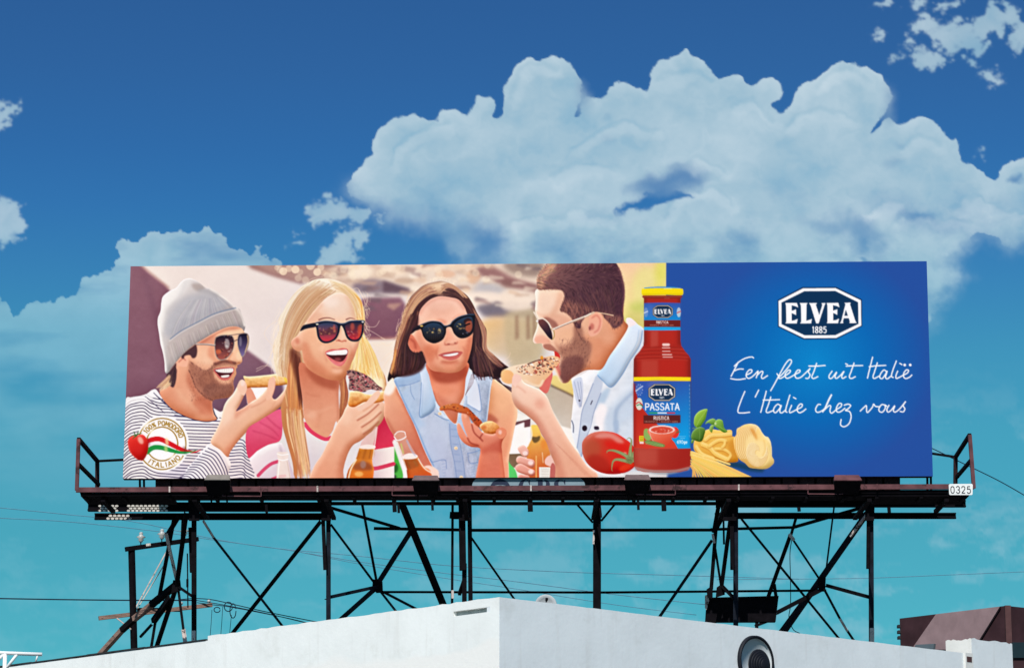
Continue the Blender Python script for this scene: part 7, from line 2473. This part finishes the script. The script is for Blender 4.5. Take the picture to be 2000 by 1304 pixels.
    t_ = t_ + .22 * (t_ - .80) * t_ * (1 - t_) * 2
    g_ = t_.mean(-1, keepdims=True)
    cv.a[:] = np.clip(g_ + (t_ - g_) * .94 - .012, 0, 1) * 255

    # ================================================= blue slogan panel
    d = np.clip(np.hypot((X - 1592) / 232, (Y - 706) / 222), 0, 1)[..., None]
    ramp = np.where(d < .5, np.array((0, 134, 204)) + (np.array((0, 104, 182)) - np.array((0, 134, 204))) * (d / .5),
                    np.array((0, 104, 182)) + (np.array((33, 79, 160)) - np.array((0, 104, 182))) * ((d - .5) / .5)).astype(np.float32)
    f([(1301, 500), (1840, 500), (1840, 950), (1301, 950)], ramp, 1, 0, False)
    # pale table edge under bottle and tomato
    f([(1170, 925), (1305, 915), (1302, 945), (1160, 945)], (226, 224, 222), .9, 2, False)
    # tomato
    cv.t(1120, 820, 11.34)
    tom = [(185, 600), (204, 470), (300, 350), (430, 278), (600, 246), (780, 252), (950, 292), (1100, 380), (1250, 490), (1340, 600), (1404, 720), (1424, 850), (1380, 985), (1300, 1080), (1150, 1160), (900, 1196), (650, 1172), (450, 1084), (300, 950), (212, 780)]
    s([(300, 980), (500, 1130), (800, 1215), (1100, 1200)], 60, (255, 255, 255), .7, 3)
    f(tom, G(260, 600, (188, 78, 54), 1000, 700, (212, 30, 18)))
    form(tom, 60, 20, 8, warm=(1, .4, .3))
    inside(tom)
    e(420, 640, 180, 200, (178, 76, 50), .7, 8)
    f([(300, 820), (500, 760), (760, 900), (800, 1150), (500, 1120), (330, 980)], (170, 34, 22), .8, 8)
    f([(700, 480), (900, 500), (1150, 560), (1260, 700), (1100, 740), (900, 640), (760, 600)], (216, 26, 16), .8, 6)
    f([(460, 360), (640, 280), (860, 300), (1040, 400), (1120, 500), (980, 500), (820, 400), (600, 400)], (226, 150, 138), .85, 5)
    s([(300, 400), (480, 290), (700, 262)], 40, (216, 130, 112), .7, 4)
    f([(1080, 1000), (1300, 940), (1380, 980), (1250, 1090), (1100, 1150), (1000, 1100)], (234, 60, 26), .8, 5)
    e(1140, 735, 40, 30, (250, 180, 160), .8, 3)
    free()
    leaf = (126, 148, 96)
    for q, w in (([(1280, 880), (1130, 770), (980, 700), (860, 668), (760, 680), (735, 730)], [70, 60, 44, 26, 10]), ([(1260, 800), (1260, 650), (1285, 480), (1270, 410), (1220, 392), (1165, 450)], [60, 36, 24, 12, 6]),
                 ([(1320, 820), (1370, 670), (1420, 590), (1460, 520)], [60, 26, 8]), ([(1280, 920), (1150, 900), (980, 870), (890, 900), (855, 1000), (850, 1100), (870, 1125)], [76, 60, 40, 26, 14, 10]), ([(1330, 900), (1420, 850), (1500, 840), (1525, 870)], [70, 64, 36])):
        s(q, 110, leaf, 1, 0, w)
        s(q, 34, (164, 180, 128), .7, 1.5, [20, 8, 4])
    e(1240, 900, 70, 60, (96, 104, 60), .8, 4)
    e(1470, 872, 40, 18, (60, 80, 40), .8, 2)
    specks([(1180, 820), (1320, 800), (1360, 960), (1200, 960)], 24, 12, [(170, 170, 120), (84, 92, 54), (130, 140, 90)], .7)
    # sauce bottle
    cv.t(1220, 540, 6.52)
    s([(140, 2440), (500, 2500), (820, 2440)], 40, (150, 156, 160), .8, 3)
    glass = [(245, 240), (712, 240), (712, 820), (722, 880), (770, 950), (820, 1005), (842, 1050), (845, 1240), (842, 2300), (836, 2420), (800, 2462), (700, 2486), (480, 2494), (260, 2486), (160, 2462), (125, 2420), (114, 2300), (112, 1240), (116, 1050), (140, 1005), (190, 950), (236, 880), (246, 820)]
    f(glass, (168, 34, 24), smooth=False)
    inside(glass, False)
    s([(125, 1040), (124, 2400)], 60, (112, 22, 16), .75, 6, smooth=False)
    s([(835, 1040), (832, 2400)], 60, (120, 22, 16), .75, 6, smooth=False)
    s([(250, 240), (250, 860)], 60, (116, 24, 18), .7, 5, smooth=False)
    s([(708, 240), (708, 860)], 60, (120, 24, 18), .7, 5, smooth=False)
    f([(330, 690), (430, 690), (430, 880), (330, 900)], (196, 84, 72), .6, 4, False)
    f([(210, 1060), (430, 1060), (430, 1280), (210, 1280)], (192, 74, 60), .6, 5, False)
    f([(440, 690), (640, 690), (640, 860), (440, 860)], (188, 40, 28), .6, 6, False)
    f([(440, 1050), (760, 1050), (760, 1280), (440, 1280)], (186, 36, 26), .7, 8, False)
    for y, w in ((905, 10), (950, 8), (1000, 10), (1040, 8)):
        s([(130, y + 12), (300, y), (480, y - 3), (660, y), (830, y + 12)], w, (110, 22, 16), .5, 2)
        s([(150, y + 26), (300, y + 14), (480, y + 11), (660, y + 14), (810, y + 26)], w, (206, 82, 66), .5, 2)
    for (x0, x1, y, w) in ((488, 566, 866, 32), (478, 578, 906, 11), (480, 580, 950, 10), (480, 600, 992, 11), (486, 610, 1024, 9), (505, 570, 275, 12)):
        s([(x0, y), (x1, y)], w, (250, 222, 214), .95, .4, smooth=False)
    # foot of the bottle
    f([(120, 2140), (840, 2140), (840, 2500), (120, 2500)], G(200, 2150, (178, 60, 46), 700, 2350, (160, 32, 24)), .9, 3, False)
    f([(160, 2200), (420, 2180), (420, 2400), (180, 2400)], (196, 90, 74), .5, 8, False)
    s([(120, 2430), (300, 2470), (480, 2478), (660, 2470), (840, 2430)], 34, (170, 150, 146), .75, 2)
    free()
    s([(236, 255), (480, 262), (722, 255)], 36, (128, 34, 24), 1, 1)
    s([(236, 252), (480, 258), (722, 252)], 8, (196, 90, 70), .7, 1)
    f([(255, 152), (300, 136), (480, 128), (660, 136), (705, 152), (480, 170)], (36, 138, 212))
    f([(216, 172), (250, 152), (480, 146), (710, 152), (744, 172), (742, 226), (700, 238), (480, 232), (260, 238), (220, 226)], G(220, 180, (250, 226, 0), 740, 180, (248, 222, 0)))
    s([(225, 222), (480, 226), (738, 222)], 12, (206, 176, 0), .7, 2)
    s([(500, 152), (600, 152)], 8, (255, 250, 190), .8, 1)
    # neck label
    f([(246, 336), (480, 330), (712, 336), (712, 556), (480, 552), (246, 556)], G(300, 340, (52, 84, 170), 300, 556, (10, 140, 214)), 1, 0, False)
    e(330, 440, 60, 90, (80, 110, 190), .5, 8)
    f([(246, 556), (480, 552), (712, 556), (712, 642), (480, 640), (246, 642)], (108, 26, 24), 1, 0, False)
    f([(246, 642), (480, 640), (712, 642), (712, 682), (480, 684), (246, 682)], (24, 168, 232), 1, 0, False)

    def badge(cx, cy, w, h, rim, small=True):
        o = [(-.28, -.5), (.28, -.5), (.5, -.25), (.5, .25), (.28, .5), (-.28, .5), (-.5, .25), (-.5, -.25)]
        f([(cx + a_ * w * 1.04, cy + b_ * h * 1.05) for a_, b_ in o], (3, 38, 72), smooth=False)
        f([(cx + a_ * w, cy + b_ * h) for a_, b_ in o], rim, smooth=False)
        f([(cx + a_ * w * .93, cy + b_ * h * .90) for a_, b_ in o], (8, 40, 72), smooth=False)

    def elvea(ox, oy, k, c=(255, 255, 255), bgc=(2, 46, 84)):
        """flared serif word, drawn from its outlines"""
        q = lambda p: [(ox + a_ * k, oy + b_ * k) for a_, b_ in p]
        E_ = [(398, 470), (605, 468), (628, 550), (575, 525), (512, 510), (512, 605), (545, 598), (588, 578), (588, 685), (545, 660), (512, 650), (512, 782), (560, 775), (620, 748), (600, 832), (398, 832), (415, 800), (410, 510)]
        f(q(E_), c, smooth=False)
        f(q([(655, 470), (795, 468), (775, 500), (772, 783), (820, 770), (870, 750), (858, 830), (660, 832), (680, 800), (675, 515)]), c, smooth=False)
        f(q([(820, 470), (965, 468), (940, 500), (1000, 680), (1055, 505), (1040, 470), (1115, 467), (1095, 510), (990, 830), (945, 830), (850, 520)]), c, smooth=False)
        f(q([(a_ + 734, b_ - 3) for a_, b_ in E_]), c, smooth=False)
        f(q([(1448, 465), (1560, 463), (1548, 492), (1640, 780), (1665, 825), (1535, 827), (1545, 800), (1525, 738), (1438, 740), (1420, 795), (1430, 827), (1365, 828), (1390, 795), (1465, 492)]), c, smooth=False)
        f(q([(1473, 585), (1445, 695), (1510, 695)]), bgc, smooth=False)

    badge(486, 446, 250, 158, (206, 186, 160))
    elvea(486 - 1030 * .172, 446 - 650 * .172, .172, bgc=(8, 40, 72))
    text('1885', 464, 490, 9, 16, 4, 3.5, (220, 220, 220), .9)
    for (cx, cy) in ((272, 455), (690, 455)):
        e(cx, cy, 26, 62, (120, 150, 205) if cx < 400 else (236, 232, 222), .75)
        s([(cx - 24, cy + 8), (cx + 24, cy - 14)], 12, (230, 236, 246) if cx < 400 else (206, 40, 40), .9)
    text('RUSTICA', 404, 566, 19, 32, 5, 6, (250, 240, 232))
    text('KRUIDENTUIL / BOUQUET GARNI', 322, 612, 9, 14, 3.6, 3, (206, 160, 140), .8)
    # body label
    cv.t(1220, 730, 6.36)
    f([(112, 40), (466, 34), (820, 40), (820, 88), (466, 84), (112, 88)], (250, 226, 16), 1, 0, False)
    f([(112, 90), (466, 86), (820, 90), (820, 922), (466, 930), (114, 922)], G(420, 110, (44, 80, 168), 640, 820, (6, 158, 226)), 1, 0, False)
    e(400, 140, 120, 60, (120, 116, 186), .45, 8)
    f([(112, 100), (130, 190), (165, 310), (220, 420), (290, 510), (400, 618), (520, 740), (620, 850), (662, 926), (466, 930), (114, 922)], G(130, 300, (176, 30, 20), 480, 860, (214, 60, 40)), 1, 0, False)
    s([(125, 120), (125, 900)], 30, (140, 24, 18), .6, 4, smooth=False)
    s([(812, 100), (812, 900)], 24, (10, 80, 150), .5, 4, smooth=False)
    e(182, 196, 44, 74, (70, 110, 190), .7)
    s([(138, 215), (180, 180), (226, 150)], 13, (214, 224, 240), .9)
    for k in range(10):
        t_ = k * .63
        e(182 + 40 * math.cos(t_), 196 + 66 * math.sin(t_), 5, 7, (200, 214, 236), .8)
    e(181, 372, 42, 76, (226, 224, 208))
    s([(140, 372), (180, 350), (226, 392)], 14, (206, 40, 36))
    s([(150, 392), (190, 378), (226, 404)], 12, (20, 140, 70))
    badge(463, 230, 326, 206, (214, 196, 170))
    elvea(463 - 1030 * .222, 226 - 650 * .222, .222, bgc=(8, 40, 72))
    text('1885', 432, 282, 13, 26, 4, 4.5, (226, 226, 226), .95)
    text('PASSATA', 256, 364, 50, 84, 12, 13, (255, 255, 255))
    for x0, x1, c in ((300, 408, (60, 164, 70)), (408, 524, (246, 246, 244)), (524, 628, (228, 32, 34))):
        f([(x0, 476), (x1, 476), (x1, 490), (x0, 490)], c, smooth=False)
    f([(234, 512), (694, 508), (694, 608), (234, 616)], (92, 28, 26), smooth=False)
    text('RUSTICA', 362, 526, 23, 42, 7, 8, (250, 240, 232))
    text('KRUIDENTUIL / BOUQUET GARNI', 250, 582, 13, 18, 4.2, 3.6, (196, 150, 132), .8)
    # bowl of sauce with tomato and herbs
    e(620, 726, 56, 70, (226, 44, 30))
    e(612, 700, 26, 24, (244, 110, 90), .7, 4)
    s([(640, 730), (690, 715)], 9, (60, 110, 50))
    s([(650, 720), (680, 690)], 7, (70, 120, 60))
    f([(244, 690), (290, 680), (320, 740), (330, 800), (290, 830), (250, 800), (236, 760)], (134, 186, 96), .95, 1)
    f([(300, 690), (330, 790), (380, 870), (460, 900), (540, 870), (590, 790), (626, 690)], G(400, 720, (238, 120, 90), 480, 880, (214, 70, 44)))
    e(463, 690, 162, 54, (244, 220, 212))
    e(463, 694, 138, 42, (214, 70, 48))
    specks([(340, 680), (580, 680), (580, 720), (340, 720)], 22, 14, [(236, 110, 80), (180, 44, 34), (250, 190, 170)], .7)
    s([(305, 690), (330, 790), (390, 870), (470, 896)], 8, (250, 214, 204), .7, 1)
    f([(250, 830), (330, 826), (440, 856), (500, 880), (480, 906), (380, 896), (270, 862)], (96, 140, 70), .95, 1)
    for k in range(5):
        s([(260, 836 + k * 8), (370, 850 + k * 9), (480, 880 + k * 5)], 4, (160, 196, 120), .7)
    f([(182, 768), (236, 768), (236, 838), (182, 838)], (248, 220, 30), smooth=False)
    f([(186, 840), (236, 840), (236, 864), (186, 864)], (244, 240, 236), smooth=False)
    for k in range(3):
        s([(190, 784 + k * 20), (230, 784 + k * 20)], 9, (90, 80, 20), .7, smooth=False)
    text('690ge', 652, 824, 22, 38, 4, 7, (240, 250, 255))
    for k in range(14):
        s([(806, 130 + k * 48), (806, 156 + k * 48)], 9, (150, 180, 220), .6, smooth=False)
    s([(664, 776), (760, 774)], 7, (150, 210, 240), .7, smooth=False)
    s([(684, 798), (748, 796)], 7, (150, 210, 240), .7, smooth=False)

    # pasta and basil
    cv.t(1330, 780, 8.15)
    s([(640, 1010), (900, 1040), (1100, 1090), (1300, 1110)], 90, (10, 52, 70), .75, 5)
    nest = [(360, 560), (390, 490), (480, 470), (640, 490), (780, 480), (815, 510), (815, 580), (850, 600), (870, 760), (900, 900), (914, 950), (890, 990), (760, 1000), (640, 980), (480, 960), (300, 880), (210, 800), (205, 680), (250, 620)]
    f(nest, G(500, 500, (246, 200, 92), 560, 980, (226, 158, 52)))
    form(nest, 50, 30, 5)
    inside(nest)
    for q, w in (([(380, 640), (480, 570), (640, 560), (810, 540)], 60), ([(330, 700), (460, 760), (560, 860), (740, 950)], 74), ([(440, 740), (560, 660), (640, 640), (720, 660)], 54), ([(540, 780), (680, 790), (790, 870), (740, 960)], 44), ([(240, 740), (330, 860), (520, 940)], 60), ([(700, 650), (690, 720), (650, 760)], 40)):
        s(np.asarray(q) + np.array([6, 16]), w, (190, 112, 30), .7, 3)
        s(q, w, (246, 206, 104), 1, 1)
        s(np.asarray(q) - np.array([0, 12]), w * .3, (255, 232, 160), .7, 2)
    f([(740, 700), (850, 640), (900, 900), (800, 860)], (206, 130, 36), .6, 6)
    free()
    n2 = [(890, 470), (940, 436), (1010, 400), (1100, 384), (1190, 400), (1250, 450), (1290, 520), (1340, 580), (1390, 600), (1430, 680), (1446, 800), (1450, 900), (1480, 960), (1470, 1020), (1390, 1088), (1300, 1104), (1180, 1094), (1090, 1078), (1020, 1010), (930, 950), (880, 860), (845, 740), (840, 620), (880, 560)]
    f(n2, G(900, 600, (244, 198, 112), 1400, 800, (254, 226, 150)))
    form(n2, 60, 24, 7)
    inside(n2)
    for k in range(10):
        o_ = k * 30
        s([(960 + o_ * .9, 440 - o_ * .1), (880 + o_, 590), (872 + o_ * 1.02, 780), (940 + o_ * .95, 940), (1060 + o_ * .8, 1080)], 9, (204, 138, 52), .75, 1.5)
        s([(972 + o_ * .9, 440 - o_ * .1), (893 + o_, 590), (886 + o_ * 1.02, 780), (953 + o_ * .95, 940)], 11, (255, 246, 212), .75, 1.5)
    f([(1040, 640), (1130, 560), (1230, 640), (1340, 680), (1400, 780), (1400, 940), (1330, 1040), (1200, 1060), (1090, 960), (1040, 800)], (252, 226, 158), .8, 4)
    for k in range(9):
        r_ = 1 - k * .095
        q = [(1220 + 165 * r_ * math.cos(t_), 850 + 215 * r_ * math.sin(t_)) for t_ in np.linspace(-.4 + k * .25, 3.9 + k * .2, 9)]
        s(q, 9, (206, 142, 58), .75, 1.2)
        s([(x_ - 9, y_ - 9) for x_, y_ in q], 10, (255, 248, 216), .75, 1.2)
    f([(1100, 460), (1150, 470), (1200, 560), (1210, 650), (1150, 560)], (220, 140, 50), .8, 4)
    s([(1100, 390), (1220, 430), (1330, 580), (1430, 700), (1446, 880)], 20, (255, 248, 214), .7, 3)
    s([(1320, 640), (1340, 780), (1300, 900)], 14, (230, 170, 80), .6, 3)
    free()
    spa = [((150, 830), (1120, 1235), 16), ((170, 870), (780, 1030), 16), ((150, 930), (1060, 1230), 15)]
    for k in range(26):
        t_ = k / 25
        a_, b_ = (150 + 40 * rnd.random(), 830 + 230 * t_), (1120 - 930 * t_ ** 1.3, 1240)
        s([a_, ((a_[0] + b_[0]) / 2 + 10, (a_[1] + b_[1]) / 2 - 10), b_], 30 * rnd.uniform(.7, 1.1), jit((236, 186, 84), 14), 1)
        s([(a_[0], a_[1] - 6), ((a_[0] + b_[0]) / 2 + 10, (a_[1] + b_[1]) / 2 - 17), (b_[0], b_[1] - 6)], 8, (255, 226, 140), .7, 1)
        s([(a_[0], a_[1] + 10), ((a_[0] + b_[0]) / 2 + 10, (a_[1] + b_[1]) / 2 + 2), (b_[0], b_[1] + 10)], 6, (190, 126, 40), .6, 1)
    for q in ([(160, 850), (480, 930), (780, 1030)], [(170, 880), (430, 960), (705, 1048)], [(165, 830), (260, 860), (370, 915)]):
        s(q, 30, (248, 210, 110))
        s(np.asarray(q) - np.array([0, 8]), 8, (255, 236, 170), .8, 1)
    for lf, c0, c1 in (([(205, 360), (215, 280), (260, 210), (330, 165), (420, 150), (410, 220), (390, 310), (340, 390), (310, 430), (240, 440), (210, 400)], (150, 190, 60), (110, 160, 44)),
                       ([(165, 560), (200, 490), (270, 440), (340, 440), (386, 480), (370, 570), (340, 650), (290, 670), (200, 640), (165, 620)], (100, 146, 52), (66, 104, 34)),
                       ([(386, 390), (420, 340), (500, 300), (550, 320), (560, 380), (500, 400), (440, 370)], (140, 184, 80), (100, 150, 50)),
                       ([(550, 340), (600, 312), (660, 330), (676, 390), (690, 450), (740, 505), (680, 522), (600, 470), (530, 410)], (130, 178, 66), (90, 142, 44)),
                       ([(500, 400), (530, 410), (510, 470), (490, 525), (450, 480), (470, 420)], (150, 190, 90), (110, 150, 60)),
                       ([(170, 640), (205, 640), (190, 690), (162, 690)], (120, 166, 60), (90, 130, 44))):
        x_, y_ = np.asarray(lf).mean(0)
        f(lf, G(x_ - 60, y_ - 60, c0, x_ + 60, y_ + 70, c1))
        form(lf, 40, 40, 2.5, warm=(.6, .6, .4))
    s([(240, 440), (290, 330), (410, 165)], 7, (180, 210, 110), .8, 1)
    s([(290, 450), (300, 560), (290, 660)], 6, (150, 190, 90), .7, 1)
    s([(540, 400), (610, 430), (720, 505)], 6, (176, 210, 110), .7, 1)
    e(550, 380, 14, 18, (220, 232, 190), .8, 1)
    s([(185, 460), (215, 450), (240, 470)], 10, (120, 160, 60))

    # logo badge
    cv.t(1490, 540, 9.09)
    f([(705, 185), (1300, 183), (1760, 405), (1765, 880), (1305, 1112), (725, 1117), (265, 890), (262, 415)], (4, 44, 88), smooth=False)
    f([(715, 208), (1290, 205), (1740, 420), (1748, 868), (1300, 1090), (735, 1095), (283, 878), (278, 432)], (255, 255, 255), smooth=False)
    f([(735, 260), (1285, 255), (1690, 455), (1697, 840), (1290, 1038), (745, 1043), (333, 845), (328, 462)], (2, 46, 84), smooth=False)
    elvea(0, 0, 1.0)
    text('1885', 878, 888, 58, 112, 14, 19, (255, 255, 255))
    # handwritten slogan
    cv.t(1400, 680, 4.878)
    ink = (255, 255, 255)
    for q in ([(352, 92), (330, 82), (270, 95), (210, 130), (165, 172)], [(205, 130), (170, 200), (135, 268)], [(165, 215), (210, 197), (255, 197)], [(130, 288), (200, 297), (275, 288)],
              [(278, 255), (325, 232), (335, 208), (310, 205), (285, 235), (280, 265), (300, 285), (330, 275), (365, 245), (395, 216), (375, 282)], [(382, 258), (420, 222), (440, 225), (425, 268), (438, 287), (485, 258)],
              [(572, 240), (600, 266), (660, 205), (705, 145), (710, 115), (688, 110), (650, 155), (600, 245), (555, 330), (512, 405)], [(600, 262), (590, 282), (612, 284), (655, 258), (692, 232), (702, 212), (682, 208), (655, 238), (652, 268), (668, 285), (700, 275), (745, 248), (788, 226), (792, 208), (770, 208), (748, 240), (748, 270), (765, 285), (800, 275), (840, 240), (890, 190)],
              [(888, 195), (872, 222), (888, 252), (872, 284), (845, 285)], [(952, 140), (925, 220), (905, 270), (922, 287), (965, 268)], [(875, 168), (950, 168), (1035, 163)],
              [(1100, 215), (1070, 260), (1074, 285), (1100, 280), (1142, 225), (1126, 268), (1140, 286), (1180, 255), (1212, 218), (1190, 265), (1200, 286), (1232, 268)], [(1226, 145), (1248, 156)], [(1308, 138), (1280, 220), (1262, 270), (1282, 287), (1322, 268)], [(1230, 170), (1310, 165), (1392, 163)],
              [(1485, 82), (1460, 180), (1435, 285)], [(1530, 135), (1502, 225), (1488, 270), (1502, 286), (1550, 262)], [(1450, 175), (1530, 165), (1612, 162)],
              [(1618, 222), (1592, 206), (1562, 240), (1552, 275), (1575, 288), (1605, 250), (1624, 215), (1608, 272), (1624, 290), (1662, 262)], [(1712, 118), (1680, 200), (1664, 262), (1682, 278)], [(1724, 215), (1706, 262), (1714, 286), (1775, 256), (1815, 235), (1826, 210), (1806, 205), (1782, 235), (1780, 270), (1800, 287), (1835, 275), (1860, 252)], [(1742, 142), (1765, 155)],
              [(268, 408), (230, 500), (200, 602), (250, 615), (315, 607)], [(400, 395), (365, 465)], [(472, 405), (445, 510), (418, 610)], [(515, 460), (490, 540), (470, 595), (486, 611), (540, 590)], [(440, 492), (520, 490), (600, 488)],
              [(606, 545), (580, 532), (550, 560), (540, 595), (560, 612), (596, 576), (615, 540), (600, 598), (618, 614), (655, 588)], [(697, 442), (670, 530), (655, 595), (670, 608)], [(714, 540), (692, 595), (703, 611), (765, 580), (805, 560), (815, 535), (795, 530), (770, 560), (768, 595), (788, 612), (820, 600), (850, 575)], [(728, 465), (755, 480)],
              [(990, 535), (965, 535), (942, 575), (950, 605), (980, 605), (1030, 570), (1070, 490), (1095, 442)], [(1092, 440), (1065, 490), (1030, 570), (1008, 607)], [(1018, 592), (1068, 546), (1086, 552), (1078, 596), (1096, 616), (1140, 582), (1180, 556), (1190, 530), (1165, 525), (1142, 560), (1140, 595), (1160, 608), (1190, 595), (1222, 568)],
              [(1212, 542), (1250, 530), (1275, 545), (1250, 575), (1225, 590), (1265, 602), (1280, 650), (1260, 715), (1215, 745), (1180, 728), (1185, 675)],
              [(1365, 598), (1408, 556), (1425, 546), (1428, 598), (1440, 608), (1482, 560), (1494, 530), (1512, 552), (1550, 556)], [(1602, 540), (1572, 535), (1546, 570), (1550, 600), (1580, 605), (1606, 568), (1602, 540), (1622, 552)], [(1642, 540), (1620, 580), (1630, 606), (1660, 590), (1696, 545), (1682, 590), (1700, 606), (1740, 578), (1780, 530), (1800, 506)], [(1796, 508), (1776, 545), (1792, 575), (1776, 604), (1745, 600)]):
        s(q, 11.5, ink)
    for (x, y) in ((1790, 158), (1843, 158)):
        e(x, y, 13, 13, ink)

    # origin seal over the striped shirt
    cv.t(236, 800, 9.5875)
    e(775, 630, 500, 530, (255, 255, 255))
    gold, pale = (166, 124, 30), (250, 240, 206)
    for r in (455, 300):
        rx, ry = r * .985, r * 1.05
        n_ = 160
        for k in range(n_):
            t0, t1 = 2 * math.pi * k / n_, 2 * math.pi * (k + 1.3) / n_
            g_ = max(0, math.cos(2 * (t0 - math.radians(228)))) ** 9
            c = tuple(gold[i] + (pale[i] - gold[i]) * g_ for i in range(3))
            s([(770 + rx * math.cos(t0), 636 + ry * math.sin(t0)), (770 + rx * math.cos(t1), 636 + ry * math.sin(t1))], 24, c, smooth=False)
    text_arc('100% POMODORO', 772, 636, 385, -56, 56, 86, 13, 19, gold)
    text_arc('ITALIANO', 772, 640, 390, 218, 66, 88, 26, 19, gold, flip=True)
    # ribbon
    rb = [(470, 580), (540, 530), (640, 502), (740, 506), (850, 556), (960, 610), (1080, 670), (1200, 720), (1330, 742), (1420, 735), (1500, 700)]
    s([(a_, b_ + 44) for a_, b_ in rb], 96, (214, 10, 24), 1, 0, [96, 96, 90, 70, 40, 8])
    s([(a_, b_ + 120) for a_, b_ in rb[:8]] + [(1330, 780), (1420, 760), (1480, 735)], 66, (250, 250, 250), 1, 0, [60, 56, 50, 36, 20, 4])
    s([(480, 800), (560, 730), (640, 700), (740, 704), (850, 730), (960, 762), (1080, 792), (1200, 800), (1330, 782), (1440, 745)], 92, (20, 146, 60), 1, 0, [90, 88, 80, 56, 30, 4])
    s([(855, 545), (870, 640)], 60, (255, 236, 170), .8, 3)
    s([(840, 690), (850, 765)], 60, (210, 226, 130), .8, 3)
    s([(500, 560), (520, 650)], 60, (120, 6, 14), .5, 4)
    s([(1180, 700), (1220, 760)], 50, (100, 8, 14), .5, 4)
    s([(1190, 780), (1220, 815)], 50, (8, 90, 40), .5, 4)
    tm = [(128, 620), (150, 540), (210, 490), (300, 480), (380, 458), (440, 480), (490, 550), (515, 640), (510, 740), (480, 850), (430, 930), (390, 950), (300, 920), (220, 850), (160, 760)]
    f(tm, G(250, 500, (226, 40, 28), 330, 930, (196, 22, 24)))
    form(tm, 50, 30, 6, warm=(1, .3, .3))
    inside(tm)
    e(370, 570, 46, 76, (250, 200, 180), .85, 3, -28)
    s([(140, 640), (190, 800), (310, 920)], 12, (240, 110, 90), .7, 1)
    s([(500, 600), (505, 740), (450, 910)], 30, (150, 10, 18), .5, 3)
    free()
    for q in ([(300, 480), (240, 520), (225, 550)], [(300, 470), (220, 480), (180, 490)], [(270, 480), (255, 430), (245, 400)], [(290, 480), (320, 430), (340, 390)], [(290, 470), (360, 445), (400, 440)]):
        s(q, 26, (62, 106, 50), 1, 0, 6)
    return cv


POSTER_GAIN = np.array((.85, .775, .765), np.float32)


def homography(src, dst):
    A, b = [], []
    for (x, y), (u, v) in zip(src, dst):
        A += [[x, y, 1, 0, 0, 0, -u * x, -u * y], [0, 0, 0, x, y, 1, -v * x, -v * y]]
        b += [u, v]
    h = np.linalg.solve(np.array(A, float), np.array(b, float))
    return np.append(h, 1).reshape(3, 3)


def build_poster():
    cv = paint_poster()
    W_, H_ = 1400, 376
    corners = [(255, 520), (1810, 510), (1822, 929.5), (240, 934)]
    Hm = homography([(0, 0), (1, 0), (1, 1), (0, 1)], corners)
    uu, vv_ = np.meshgrid(np.linspace(0, 1, W_), np.linspace(0, 1, H_))
    q = np.stack([uu, vv_, np.ones_like(uu)], -1) @ Hm.T
    X, Y = q[..., 0] / q[..., 2], q[..., 1] / q[..., 2]
    ix, iy = np.clip((X - cv.x0) * cv.K - .5, 0, cv.W - 1.01), np.clip((Y - cv.y0) * cv.K - .5, 0, cv.H - 1.01)
    i, j = ix.astype(int), iy.astype(int)
    a, b = (ix - i)[..., None], (iy - j)[..., None]
    im = cv.a
    c = (im[j, i] * (1 - a) + im[j, i + 1] * a) * (1 - b) + (im[j + 1, i] * (1 - a) + im[j + 1, i + 1] * a) * b
    c = lin(np.clip(c, 0, 255)).astype(np.float32) * POSTER_GAIN
    # the board is the plane y = 0
    d = np.stack([X - CX, F_PX * CP - (CY - Y) * SP, F_PX * SP + (CY - Y) * CP], -1)
    t = (0.0 - CAM.y) / d[..., 1]
    pts = np.array(CAM) + d * t[..., None]
    ob = add_grid('poster', pts.reshape(-1, 3), H_, W_, c)
    ob.parent = bill
    ob.matrix_parent_inverse = bill.matrix_world.inverted()
    ob['label'] = 'printed advert: four friends in sunglasses eating pizza, sauce bottle and blue slogan panel'
    mt = bpy.data.materials.new('printed vinyl')
    mt.use_nodes = True
    nt = mt.node_tree
    b_ = nt.nodes['Principled BSDF']
    b_.inputs['Roughness'].default_value = .75
    b_.inputs['Specular IOR Level'].default_value = .06
    a_ = nt.nodes.new('ShaderNodeVertexColor')
    a_.layer_name = 'ink'
    nt.links.new(a_.outputs['Color'], b_.inputs['Base Color'])
    ob.data.materials.append(mt)
    return ob


if 'bpy' in globals() and bpy is not None:
    build_poster()
